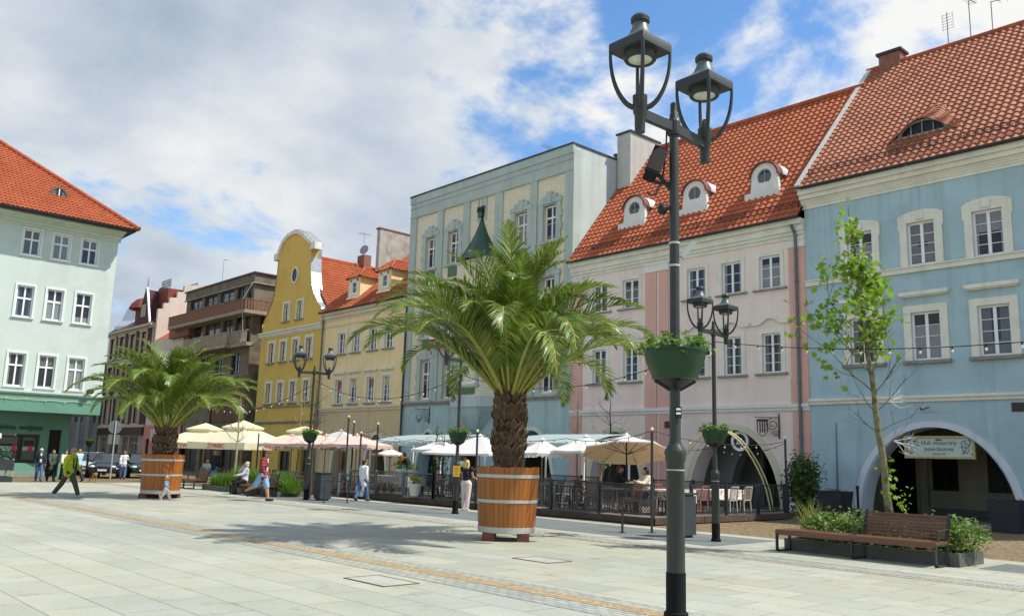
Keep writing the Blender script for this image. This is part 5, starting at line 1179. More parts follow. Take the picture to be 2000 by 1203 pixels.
b = MB(); b.box(-86.3, -83.7, -.2, -.13, 2.5, 3.7); b.build('sign_board', mat('cream_board', (.60, .54, .42), .8, .08, 2), t)
b = MB(); b.face([(-88, 0, 12.6), (-80.8, 0, 12.6), (-80.8, 6, 17), (-88, 6, 17)]); b.build('roof', TILE3, t)
# grey house closing the street
t = thing('grey_street_house', 'grey rendered house closing the street beyond the mint house', 'house', (-104.5, -7, 0))
b = MB(); b.box(-112, -104.5, -16, 8, 0, 11); b.build('wall', FARGREY, t)
b = MB()
for k in range(21): b.box(-104.5, -104.42, -14+k*.95, -13.72+k*.95, .5, 10.5)
b.build('pilaster', mat('far_pale_strip', (.40, .41, .38), .9, .1, 2), t)
for k in range(10):
    for z in (4.6, 7.8): b = MB(); b.box(-104.5, -104.45, -13.4+k*1.9, -12.6+k*1.9, z, z+1.9); b.build('window', GL1, t)
b = MB(); b.box(-112.2, -104.3, -16.1, 8.1, 11, 11.3); b.build('roof', GUTTER, t)
# ------------------------------------------------------------------ plants
def leaf_cloud(mb, pts, size, n, spread, shape='oval', up=.3, rnd=random):
    """n leaves scattered round each of pts"""
    for p in pts:
        for _ in range(n):
            c = Vector(p)+Vector((rnd.gauss(0, 1), rnd.gauss(0, 1), rnd.gauss(0, 1)))*spread
            s = size*rnd.uniform(.6, 1.25)
            nrm = Vector((rnd.gauss(0, 1), rnd.gauss(0, 1), abs(rnd.gauss(0, 1))+up)).normalized(); a = nrm.orthogonal().normalized(); a = Matrix.Rotation(rnd.uniform(0, 2*PI), 3, nrm) @ a; b = nrm.cross(a)
            if shape == 'oval': pl = ((-.5, 0), (-.15, -.26), (.25, -.2), (.55, 0), (.25, .2), (-.15, .26))
            elif shape == 'lobed': pl = ((-.5, 0), (-.3, -.2), (-.32, -.5), (-.05, -.3), (.12, -.62), (.22, -.2), (.62, 0), (.22, .2), (.12, .62), (-.05, .3), (-.32, .5), (-.3, .2))
            else: pl = ((-.5, 0), (0, -.1), (.6, 0), (0, .1))
            dr = rnd.uniform(.0, .25)
            mb.face([tuple(c+a*(x*s)+b*(y*s)-nrm*(dr*s*(x*x+y*y)*2)) for x, y in pl])
def palm(name, label, loc, z0, zt, rb, nf, Lf, seed, squash=1.):
    rnd = random.Random(seed)
    t = thing(name, label, 'palm tree', loc, 0, 'palm trees in wooden tubs')
    # trunk: fibrous core covered with cut leaf bases laid in spirals
    core = MB(local=True); n = 10
    core.lathe([(rb*(.86+.1*math.sin(i/n*PI)), z0+(zt-z0)*i/n) for i in range(n+1)], 0, 0, 20); tr = core.build('trunk', FIBER, t, smooth=60)
    sc = MB(local=True); rows = int((zt-z0)/.112); per = 12
    for r in range(rows):
        f = r/rows; z = z0+.02+(zt-z0)*f; rr = rb*(.90+.12*math.sin(f*PI)); old = max(0, 1-f*1.15)
        for k in range(per):
            a = 2*PI*(k+.5*(r % 2))/per+r*.05+rnd.uniform(-.10, .10); z += rnd.uniform(-.03, .03); w = .112*rnd.uniform(.65, 1.2); h = .19*rnd.uniform(.6, 1.3); out = (.075 if f > .25 else .04)*rnd.uniform(.4, 1.5)
            u = Vector((-math.sin(a), math.cos(a), 0)); o = Vector((math.cos(a), math.sin(a), 0)); c = o*rr+Vector((0, 0, z))
            A, B_, T_ = c-u*w+Vector((0, 0, h*.15)), c+u*w+Vector((0, 0, h*.15)), c+o*out+u*w*rnd.uniform(-.25, .25)+Vector((0, 0, h*.75)); Bp = c+o*.015-Vector((0, 0, h*.42)); up_ = c-o*.03+Vector((0, 0, h*.95))
            q = c+o*out*.8-Vector((0, 0, h*.02)); sc.face([Bp, B_, T_, q], 0); sc.face([Bp, q, T_, A], 0); sc.face([A, T_, up_], 1); sc.face([B_, up_, T_], 1)
    sc.build('leaf_bases', [PALMT, PALMT2], tr)
    for i in range(nf):
        f = i/(nf-1); az = i*2.39996+rnd.uniform(-.38, .38)
        el0 = R(88)-R(50)*f**1.0+R(rnd.uniform(-8, 8))      # young fronds upright, old ones spreading
        L = Lf*(1.0-.06*math.sin(PI*f)+.04*f)*rnd.uniform(.78, 1.08); droop = R(74+66*f**.8+rnd.uniform(-28, 30))*squash
        mb = MB(local=True); ns = 14; P = []; d = L/ns
        hor = Vector((math.cos(az), math.sin(az), 0)); p = hor*(.10+.16*f)*1+Vector((0, 0, zt+.02-.1*f)); side = Vector((-math.sin(az), math.cos(az), 0)); tw = rnd.uniform(-.35, .35)
        el = el0; dirs = []
        for k in range(ns+1):
            P.append(p.copy()); s = k/ns; dirn = hor*math.cos(el)+Vector((0, 0, 1))*math.sin(el); dirs.append(dirn); p = p+dirn*d; el -= droop/ns*(.05+2.2*s**1.35)
            hor = (Matrix.Rotation(tw*.03, 3, 'Z') @ hor)
        mb.tube(P, [.034*(1-.9*k/ns)+.004 for k in range(ns+1)], 5, 1, cap=False)
        nl = int(60*L/3.0)
        dry = False
        for k in range(nl):
            s = .16+.84*(k+.5)/nl; q = s*ns; i0 = min(int(q), ns-1); fr = q-i0; c = P[i0].lerp(P[i0+1], fr); dd = dirs[i0].lerp(dirs[i0+1], fr).normalized()
            sd_ = dd.cross(Vector((0, 0, 1))); sd_ = sd_.normalized() if sd_.length > .05 else side; nn = sd_.cross(dd).normalized()
            ll = (.62*math.sin(PI*min(1, .16+.86*s))**.75+.06)*L/3.0*rnd.uniform(.85, 1.12)
            gap = rnd.random() < .05
            for sg in (-1, 1):
                if gap or rnd.random() < .03: continue
                fw = R(58-24*s+rnd.uniform(-6, 6)); vd = (sd_*sg*math.cos(R(28))+nn*math.sin(R(28+rnd.uniform(-10, 10))))
                e = dd*math.cos(fw)+vd*math.sin(fw); w = .0165*rnd.uniform(.8, 1.2); wv = dd.cross(e).cross(e).normalized() if True else dd
                m1 = c+e*ll*.5-Vector((0, 0, 1))*ll*.02; tip = c+e*ll-Vector((0, 0, 1))*ll*rnd.uniform(.10, .34)
                mb.face([c-wv*w*.6, m1-wv*w, m1+wv*w, c+wv*w*.6], 2 if (dry or rnd.random() < .025+.10*(s > .88)+.08*(f > .8)) else 0); mb.face([m1-wv*w, tip, m1+wv*w], 2 if dry else 0)
        mb.build('frond', [PALML, PALMR, PALMD], t)
    return t
def tub(loc, label, sc=1., rz=0, first=[None]):
    if first[0]: return dup(first[0], loc, rz, label, (sc, sc, 1))
    t = thing('wooden_tub', label, 'planter', loc, 0, 'wooden palm tubs'); first[0] = t; t.scale = (sc, sc, 1); t.rotation_euler = (0, 0, R(46))
    b = MB(local=True); n = 38; r0, r1, z0, z1 = .60, .675, .16, 1.56
    for k in range(n):
        a0 = 2*PI*(k+.03)/n; a1 = 2*PI*(k+.97)/n; zt = z1+random.uniform(-.02, .015); rr = random.uniform(-.004, .004)
        V = []
        for r, z in ((r0+rr, z0), (r1+rr, zt), (r1-.045, zt), (r0-.045, z0)):
            for a in (a0, a1): V.append((r*math.cos(a), r*math.sin(a), z))
        b.add(V, [(0, 1, 3, 2), (2, 3, 5, 4), (4, 5, 7, 6), (6, 7, 1, 0), (0, 2, 4, 6), (1, 7, 5, 3)])
    b.build('staves', TUBW, t)
    b = MB(local=True); b.lathe([(r0-.05, .2), (r1-.06, 1.5)], 0, 0, 30); b.build('lining', FIBER, t)
    for za, zb in ((.17, .29), (.80, .865), (1.33, 1.40)):
        q = lambda z: r0+(r1-r0)*(z-z0)/(z1-z0); b = MB(local=True); b.lathe([(q(za)-.01, za), (q(za)+.012, za), (q(zb)+.012, zb), (q(zb)-.01, zb)], 0, 0, 48); b.build('metal_band', GALV, t, smooth=30)
    for sx, sy_ in ((-1, -1), (1, -1), (-1, 1), (1, 1)):
        b = MB(local=True); b.obox((sx*.36, sy_*.36, .08), (.26, .26, .16), 0); b.build('foot', REDW, t)
    b = MB(local=True); b.lathe([(.01, 1.47), (.62, 1.46)], 0, 0, 24); b.build('soil', SOIL, t)
    return t
T1, T2 = (-14.37, -18.81, 0), (-32.27, -19.55, 0)
tub(T1, 'wooden stave tub with three pale metal bands, nearest the camera, under the big palm', 1.03); tub(T2, 'wooden stave tub at the left with the toddler in front of it', 1.11, R(46))
palm('palm_tree', 'large palm with a thick scaly trunk in the nearer wooden tub, centre of the square', T1, 1.4, 3.2, .325, 74, 3.95, 11)
palm('palm_tree', 'smaller palm in the farther wooden tub on the left, in front of the brown house', T2, 1.25, 2.55, .36, 66, 3.75, 23, 1)

def branch(mb, p, d, L, r, rnd, depth, tips, curl=.25, split=3, mi=0, up=.15):
    n = 5; P = [Vector(p)]; dd = Vector(d).normalized()
    for k in range(n):
        dd = (dd+Vector((rnd.gauss(0, 1), rnd.gauss(0, 1), rnd.gauss(0, 1)))*curl*.35+Vector((0, 0, up*.3))).normalized(); P.append(P[-1]+dd*L/n)
    mb.tube(P, [r*(1-.7*k/n) for k in range(n+1)], 5 if r < .03 else 8, mi)
    if depth == 0: tips.append((P[-1], dd)); tips.append((P[3], dd)); return
    for k in range(split):
        i = rnd.randint(2, n); e = (dd+Vector((rnd.gauss(0, 1), rnd.gauss(0, 1), rnd.gauss(0, .7)))*.75).normalized(); branch(mb, P[i], e, L*rnd.uniform(.45, .75), r*.5, rnd, depth-1, tips, curl, split, mi, up)
    tips.append((P[-1], dd))
# young plane tree behind the front bench
def plane_tree():
    rnd = random.Random(5)
    t = thing('plane_tree', 'young plane tree with sparse bright green leaves behind the brown bench', 'tree', (-8.0, -14.0, 0)); base = Vector((-8.0, -14.0, .05))
    mb = MB(); H = 7.3; n = 18; rt = Vector((.676, .737, 0)); P = []
    for k in range(n+1):
        s = k/n; P.append(base+Vector((0, 0, H*s))-rt*(.66*s)+rt*.018*math.sin(k*1.7)+rt*.04)
    mb.tube(P, [.076*(1-s/n)**.85+.010 for s in range(n+1)], 10)
    tips = []
    def limb(s, side, L, rise, r, dep=1, fwd=0.):
        i = int(s*n); p = P[i]; d = rt*side+Vector((0, 0, rise))+Vector((-.737, .676, 0))*fwd
        branch(mb, p, d, L, r, rnd, dep, tips, .18, 3, 0, .3)
    for s, side, L, rise, r, f in ((.47, -1, 1.3, 1.0, .020, .2), (.52, -1, 1.45, .8, .022, -.2), (.58, -1, 1.0, 1.0, .018, .3), (.52, 1, .8, 1.5, .018, .1), (.60, 1, .85, 1.3, .018, -.3), (.67, 1, .6, 1.4, .014, .2),
                             (.65, -1, 1.1, .6, .016, 0), (.74, -1, .65, .9, .012, .2), (.74, 1, .38, 1.5, .010, 0), (.83, -1, .35, 1, .009, .2), (.83, 1, .25, 1.4, .008, 0), (.90, -.6, .22, 1.2, .007, 0), (.6, .2, .65, 1.1, .014, -1), (.68, -.2, .6, 1.1, .014, 1)): limb(s, side, L, rise, r, 1, f)
    for k in range(12, n+1): tips.append((P[k], Vector((0, 0, 1))))
    tr = mb.build('trunk', BARK, t, smooth=50)
    bare = MB(); dead = []
    for s, side, L, rise in ((.30, 1, 1.0, .9), (.34, 1, 1.3, .7), (.40, 1, 1.4, .75), (.36, -1, .9, .8), (.42, -1, 1.2, .4), (.45, 1, 1.2, .9), (.48, 1, 1.3, 1.1)): branch(bare, P[int(s*n)], rt*side+Vector((0, 0, rise))+Vector((rnd.gauss(0, .2),)*3), L*.72, .010, rnd, 2, dead, .2, 3, 0, .2)
    bare.build('bare_twig', TWIG, t)
    bw = MB()
    for s, L in ((.31, .7), (.42, .6)):
        for k in range(4): branch(bw, P[int(s*n)]+rt*.25+Vector((0, 0, .25)), rt+Vector((rnd.gauss(0, .6), 0, rnd.uniform(-.6, .9))), L*.6, .009, rnd, 1, [], .3, 2)
    bw.build('white_twig', mat('white_twig_wrap', (.72, .72, .70), .8, .1, 6), t)
    lf = MB()
    for p, d in tips:
        leaf_cloud(lf, [p], .14, rnd.choice((3, 6, 10, 13)), .14, 'lobed', .25, rnd)
    leaf_cloud(lf, [base+Vector((0, 0, .8+.12*k)) for k in range(10)], .12, 3, .09, 'lobed', .3, rnd); leaf_cloud(lf, [base+rt*.3+Vector((0, 0, .9+.1*k)) for k in range(4)], .1, 5, .1, 'oval', .3, rnd)
    lf.build('foliage', PLANE, t)
    bb = MB()
    for p, d in rnd.sample(tips, 9): bb.tube([p, p-Vector((0, 0, .15))], .004, 4); bb.ell(p-Vector((0, 0, .18)), (.028,)*3, 8, 6)
    bb.build('seed_ball', TWIG, t)
plane_tree()
def sapling(loc, label, H, seed, m=TWIG, leaves=0, spread=1., low=.25, lm=None, trunkm=None, lean=0, dens=9):
    rnd = random.Random(seed); t = thing('bare_sapling' if not leaves else 'leafy_sapling', label, 'tree', loc, 0, 'young street trees'); mb = MB(local=True); tips = []
    n = 10; P = [Vector((lean*k/n+rnd.uniform(-.03, .03), rnd.uniform(-.03, .03), H*k/n)) for k in range(n+1)]
    tm = MB(local=True); tm.tube(P, [.055*(1-k/n)**.8+.008 for k in range(n+1)], 8); 
    for k in range(dens):
        s = low+(.92-low)*k/dens; i = int(s*n); a = rnd.uniform(0, 2*PI); branch(mb, P[i], (math.cos(a), math.sin(a), .7), spread*(1.15-s*.8)*rnd.uniform(.7, 1.2), .014, rnd, 2, tips, .25, 2, 0, .25)
    tm.build('trunk', trunkm or m, t, smooth=50); mb.build('branches', m, t)
    if leaves:
        lf = MB(local=True); leaf_cloud(lf, [p for p, d in tips], .12, leaves, .08, 'oval', .3, rnd); lf.build('foliage', lm or SHRUB, t)
    return t
sapling((-30.9, -14.2, 0), 'bare dark sapling in the planting bed behind the man in the plaid shirt', 4.6, 3, TWIG, 0, 1.2, .42, dens=11)
sapling((-37.2, -14.4, 0), 'bare sapling with a pale yellowish trunk right of the farther palm tub', 4.3, 8, TWIG, 0, 1.3, .5, trunkm=mat('pale_bark', (.42, .36, .18), .85, .2, 5), dens=10)
sapling((-43.2, -8.0, 0), 'pale twisted bare shrub tree in front of the brown house', 5.4, 12, TWIGL, 0, 1.5, .45, dens=14)
sapling((-29.0, -9.5, .2), 'slim sapling with few dark leaves growing in a terrace pot beside the pink parasol', 3.0, 15, TWIG, 1, .6, .4, SHRUBD)
sapling((-27.6, -10.2, .2), 'slender climbing plant with few dark leaves in front of the pale awning', 2.5, 16, TWIG, 2, .5, .3, SHRUBD)
sapling((-27.0, -3.0, 0), 'thin bare sapling before the beige house downpipe', 4.9, 19, TWIGL, 0, .9, .45)
sapling((-23.7, -4.6, 0), 'bare sapling right of the large palm trunk, against the aqua wall', 4.6, 22, TWIG, 0, 1.2, .5, dens=10)
sapling((-20.3, -9.0, .2), 'tiny leafy standard tree on the terrace under the white parasols', 2.1, 25, TWIGL, 1, .35, .6, SHRUB, dens=6)

def shrub(name, label, loc, ext, n, size, m, seed, cat='shrub', shape='oval', group=None, stems=True):
    rnd = random.Random(seed); t = thing(name, label, cat, loc, 0, group); mb = MB(local=True); pts = []
    while len(pts) < n:
        x, y, z = (rnd.uniform(-1, 1) for _ in range(3)); q = x*x+y*y+z*z
        if q < 1 and q > rnd.uniform(0, .55):
            k = 1+.22*math.sin(7*x+3*z+seed)+.15*math.sin(11*y+seed*2); pts.append((x*ext[0]*k, y*ext[1]*k, ext[2]+z*ext[2]*k*.98+.02))
    leaf_cloud(mb, [p for p in pts if p[2] > 0], size, 4, size*.7, shape, .35, rnd); mb.build('foliage', m, t)
    st = MB(local=True)
    for _ in range(14):
        p = rnd.choice(pts); st.tube([(p[0]*.15, p[1]*.15, 0), (p[0]*.6, p[1]*.6, p[2]*.6), p], [.012, .009, .004], 4)
    st.build('stems', TWIG, t); return t
def tuft(name, label, loc, n, h, spread, m, seed, group=None):
    rnd = random.Random(seed); t = thing(name, label, 'grass', loc, 0, group); mb = MB(local=True)
    for _ in range(n):
        a = rnd.uniform(0, 2*PI); r = spread[0]*math.sqrt(rnd.random())*.8; x, y = r*math.cos(a), r*math.sin(a)*spread[1]/spread[0]; hh = h*rnd.uniform(.55, 1.1)*(1-.35*(r/spread[0])**2); b = rnd.uniform(0, 2*PI); o = hh*rnd.uniform(.1, .5)
        w = .009; u = Vector((-math.sin(b), math.cos(b), 0))*w; p0 = Vector((x, y, 0)); p1 = p0+Vector((math.cos(b)*o*.35, math.sin(b)*o*.35, hh*.62)); p2 = p0+Vector((math.cos(b)*o, math.sin(b)*o, hh))
        mb.face([p0-u, p0+u, p1+u, p1-u]); mb.face([p1-u, p1+u, p2])
    mb.build('blades', m, t); return t
# planting beds with a low steel edge
def bed(x0, x1, y0, y1, h, label):
    t = thing('planting_bed', label, 'planting bed', ((x0+x1)/2, (y0+y1)/2, 0), 0, 'edged planting beds'); b = MB()
    for a, c, d, e in ((x0, x1, y0, y0+.05), (x0, x1, y1-.05, y1), (x0, x0+.05, y0+.05, y1-.05), (x1-.05, x1, y0+.05, y1-.05)): b.box(a, c, d, e, -.004, h)
    b.build('edging', mat('bed_edging', (.10, .105, .085), .7, .25, 3, .15, 20), t); b = MB(); b.box(x0+.05, x1-.05, y0+.05, y1-.05, -.004, h-.06); b.build('soil', SOIL, t)
bed(-10.0, -6.45, -14.75, -13.55, .24, 'low edged planting bed behind the front bench at the right'); bed(-39.4, -32.2, -14.9, -13.6, .22, 'long edged planting bed behind the benches at the left')
G1 = 'shrubs in the front planting bed'
shrub('leafy_shrub', 'light green shrub behind the backless half of the front bench', (-9.2, -14.1, .18), (.60, .48, .29), 300, .095, SHRUB, 31, group=G1)
shrub('leafy_shrub', 'light green shrub touching the left end of the bench backrest', (-8.45, -14.15, .18), (.52, .48, .31), 270, .095, SHRUB, 32, group=G1)
shrub('leafy_shrub', 'low green plants seen through the slats of the front bench', (-7.55, -14.2, .18), (.65, .48, .24), 260, .09, SHRUB, 33, group=G1)
shrub('leafy_shrub', 'bushy light green shrub at the right end of the front bench', (-6.8, -14.1, .15), (.52, .5, .33), 340, .095, SHRUB, 34, group=G1)
tuft('dry_grass', 'thin dry grass tuft at the left end of the front bed', (-9.75, -14.0, .18), 130, .95, (.28, .28), GRASSY, 35)
for i, (x, y, s, l) in enumerate(((-38.6, -14.3, .8, 'green feather grass at the left end of the long bed'), (-36.6, -14.25, 1.25, 'tall green grass mound between the two far benches'), (-35.5, -14.2, 1.1, 'green grass mound left of the seated woman'), (-33.1, -14.25, 1.05, 'green grass mound right behind the man in the plaid shirt'), (-32.5, -14.3, .8, 'low green grass at the right end of the long bed'))):
    tuft('ornamental_grass', l, (x, y, .15), 1500, .85*s, (.8, .6), GRASS, 40+i, 'grass mounds in the long bed')
shrub('leafy_shrub', 'low yellowish shrub in the long bed beside the litter bin', (-32.7, -14.55, .1), (.55, .3, .25), 200, .1, SHRUB, 47)
shrub('leafy_bush', 'tall loose green bush against the corner of pink and blue houses', (-16.55, -2.0, 0), (.62, .6, 1.12), 900, .12, SHRUBD, 51, 'bush', 'oval')
# square dark planters by the arcade
def dark_planter(loc, label, plant, first=[None]):
    if first[0]: return dup(first[0], loc, 0, label)
    t = thing('square_planter', label, 'planter', loc, 0, 'dark planters along the arcade'); b = MB(local=True); a0, a1, h = .36, .46, .95
    V = [(-a0, -a0, 0), (a0, -a0, 0), (a0, a0, 0), (-a0, a0, 0), (-a1, -a1, h), (a1, -a1, h), (a1, a1, h), (-a1, a1, h), (-a1+.06, -a1+.06, h), (a1-.06, -a1+.06, h), (a1-.06, a1-.06, h), (-a1+.06, a1-.06, h)]
    b.add(V, [(0, 1, 5, 4), (1, 2, 6, 5), (2, 3, 7, 6), (3, 0, 4, 7), (4, 5, 9, 8), (5, 6, 10, 9), (6, 7, 11, 10), (7, 4, 8, 11), (3, 2, 1, 0)]); b.build('box', PLANTERD, t)
    b = MB(local=True); b.box(-a1+.05, a1-.05, -a1+.05, a1-.05, h-.12, h-.06); b.build('soil', SOIL, t)
    b = MB(local=True); leaf_cloud(b, [(random.uniform(-.35, .35), random.uniform(-.35, .35), h+.02) for _ in range(40)], .06, 3, .04); b.build('low_plants', mat('heather', (.11, .09, .06), .8, .35, 9), t)
    first[0] = t; return t
dark_planter((-15.35, -1.95, 0), 'dark square planter left of the white arch, beside the bush', 0); dark_planter((-9.45, -2.75, 0), 'dark square planter at the right foot of the arch, nearer one of the pair', 0); dark_planter((-8.75, -1.8, 0), 'dark square planter at the right picture edge behind the other one', 0)
def bollard(loc, label, first=[None]):
    if first[0]: return dup(first[0], loc, 0, label)
    t = thing('bollard', label, 'bollard', loc, 0, 'bollards at the arcade'); b = MB(local=True); b.lathe([(.06, 0), (.06, .1), (.045, .12), (.045, 1.02), (.06, 1.05), (.06, 1.12), (.03, 1.16)], 0, 0, 14); b.build('post', IRON, t, smooth=40)
    first[0] = t
bollard((-15.05, -.85, 0), 'black bollard at the left foot of the white arch'); bollard((-9.1, -1.6, 0), 'black bollard at the right foot of the arch beside the dark planters')

# ------------------------------------------------------------------ street lamps
def lantern(parent, c, sc=1.):
    """square hood on four bowed arms, open below, with a round lens"""
    x, y, z = c
    b = MB(); s = .222
    n = 20; rings = []
    for zz, a, k in ((.60, s, 0), (.685, s, 0), (.70, s*.96, 0), (.735, s*.74, .1), (.75, s*.62, .5), (.79, s*.48, .9), (.86, s*.36, 1), (.92, s*.30, 1)):
        rg = []
        for j in range(n):
            t = 2*PI*(j+.5)/n; cc, ss = math.cos(t), math.sin(t); m = max(abs(cc), abs(ss)); rq = a/m; rr = rq*(1-k)+a*1.1*k; rg.append((x+rr*cc, y+rr*ss, z+zz))
        rings.append(rg)
    i0 = len(b.v)
    for rg in rings: b.v += rg
    for i in range(len(rings)-1):
        for j in range(n): b.f.append((i0+i*n+j, i0+i*n+(j+1) % n, i0+(i+1)*n+(j+1) % n, i0+(i+1)*n+j)); b.mi.append(0 if i < 2 else 1)
    b.f.append(tuple(i0+j for j in range(n))[::-1]); b.mi.append(0)
    b.lathe([(s*.33, .91), (s*.43, .93), (s*.44, .97), (s*.34, 1.0), (.01, 1.01)], x, y, 16, 0, z)
    hood = b.build('hood', [LAMPG, LAMPL], parent, smooth=35)
    b = MB(); b.lathe([(.165, .605), (.165, .53), (.15, .51), (.135, .525)], x, y, 20, 0, z); b.build('reflector_ring', LAMPG, hood, smooth=35)
    b = MB(); b.lathe([(.01, .512), (.09, .518), (.138, .53), (.138, .535)], x, y, 20, 0, z); b.build('lens', LENS, hood, smooth=60)
    b = MB()
    for sx, sy_ in ((-1, -1), (1, -1), (1, 1), (-1, 1)):
        P = []
        for k in range(11):
            u = k/10; r = .045+(s*.95-.045)*math.sin(min(1, u*1.02)*PI/2)**.9; zz = .02+.59*u**1.5; P.append((x+sx*r, y+sy_*r, z+zz))
        b.tube(P, [.028-.011*k/10 for k in range(11)], 6)
    b.build('arms', LAMPG, parent, smooth=50)
    b = MB(); b.lathe([(.052, -.24), (.055, -.06), (.07, -.03), (.075, .14), (.045, .155), (.018, .25)], x, y, 14, 0, z); b.build('socket', LAMPG, parent, smooth=35)
def lamp(loc, label, arm_az, first=[None], sc=None):
    if first[0]: return dup(first[0], loc, arm_az-first[1], label, sc)
    t = thing('street_lamp', label, 'street lamp', loc, 0, 'double street lamps with flower bowls'); X, Y, _ = loc; first[0] = t; first.append(arm_az)
    b = MB(); b.lathe([(.115, 0), (.115, .045), (.098, .055), (.094, .07), (.094, .41)], X, Y, 20); b.build('base_sleeve', LAMPB, t, smooth=35)
    b = MB(); b.lathe([(.088, .41), (.088, 1.44), (.098, 1.455), (.098, 1.50), (.108, 1.525), (.100, 1.56), (.07, 1.60), (.055, 1.64), (.054, 1.95), (.05, 2.0), (.048, 4.6), (.046, 4.62), (.045, 5.0), (.036, 5.02), (.036, 5.12), (.02, 5.14)], X, Y, 20); b.build('pole', LAMPG, t, smooth=35)
    b = MB()
    for z in (1.36,): b.lathe([(.086, z), (.091, z), (.091, z+.012), (.086, z+.012)], X, Y, 18)
    b.build('clamp_band', GALV, t, smooth=35)
    ax = Vector((math.cos(arm_az), math.sin(arm_az), 0)); A = .58
    b = MB(); c = Vector((X, Y, 4.86))
    for sg in (-1, 1): b.bar(c, c+ax*(A*sg)+Vector((0, 0, -.02)), .06, .10)
    b.lathe([(.065, 4.78), (.07, 4.81), (.07, 4.92), (.06, 4.95)], X, Y, 14); b.build('cross_arm', LAMPG, t)
    for sg in (-1, 1): lantern(t, c+ax*(A*sg)+Vector((0, 0, .02)))
    # flower bowl in two half shells round the pole
    b = MB(); b.lathe([(.05, 2.245), (.20, 2.235), (.225, 2.24), (.232, 2.29), (.265, 2.36), (.292, 2.44), (.303, 2.51), (.318, 2.515), (.318, 2.535), (.29, 2.535), (.28, 2.47)], X, Y, 28); 
    bo = b.build('flower_bowl', BOWL, t, smooth=40)
    b = MB()
    for k in range(4):
        a = arm_az+PI/4+k*PI/2; o = Vector((math.cos(a), math.sin(a), 0)); b.bar(Vector((X, Y, 2.14))+o*.05, Vector((X, Y, 2.23))+o*.2, .02, .03)
    b.lathe([(.058, 2.15), (.075, 2.165), (.19, 2.232), (.05, 2.22)], X, Y, 16); b.build('bowl_bracket', IRON, bo)
    b = MB(); b.lathe([(.05, 2.48), (.285, 2.48)], X, Y, 20); b.build('soil', SOIL, bo)
    rnd = random.Random(60); pts = []
    for _ in range(80): a = rnd.uniform(0, 2*PI); r = .34*math.sqrt(rnd.uniform(.05, 1)); pts.append((X+r*math.cos(a), Y+r*math.sin(a), 2.54+rnd.uniform(-.03, .12)-max(0, r-.26)*.5))
    b = MB(); leaf_cloud(b, pts, .062, 4, .035, 'lobed', .5, rnd); b.build('geraniums', LEAFB, bo)
    b = MB()
    for a, h in ((2.2, .16),):
        p = Vector((X+.2*math.cos(a), Y+.2*math.sin(a), 2.6+h)); leaf_cloud(b, [p], .045, 26, .028, 'oval', .2, rnd)
    b.build('red_blooms', PETAL, bo)
    return t
AZ = R(93)
L2 = lamp((-11.84, -14.57, 0), 'double street lamp standing just left of the brown bench in front of the pink house', AZ)
lamp((-21.7, -14.3, 0), 'double street lamp with a yellow notice, left of the large palm tub', R(88)); lamp((-30.05, -14.85, 0), 'double street lamp beside the litter bin in front of the ochre house', R(72))
LX, LY, LZ, LS = -5.10, -25.15, .31, .985
L1 = lamp((LX, LY, LZ), 'tallest double street lamp in the right foreground carrying a black floodlight', R(92), sc=LS)
fb = MB(local=True); fb.lathe([(.15, -LZ/LS), (.15, -.02), (.14, 0)], 0, 0, 20); fb.build('footing', LAMPB, L1, smooth=35)
lamp((-57.0, -14.6, 0), 'far street lamp pole with a flower bowl beside the parked cars', R(130), sc=(.8, .8, .85))
BLACKM = mat('matt_black', (.007, .007, .008), .7, .1, 6, spec=.2)
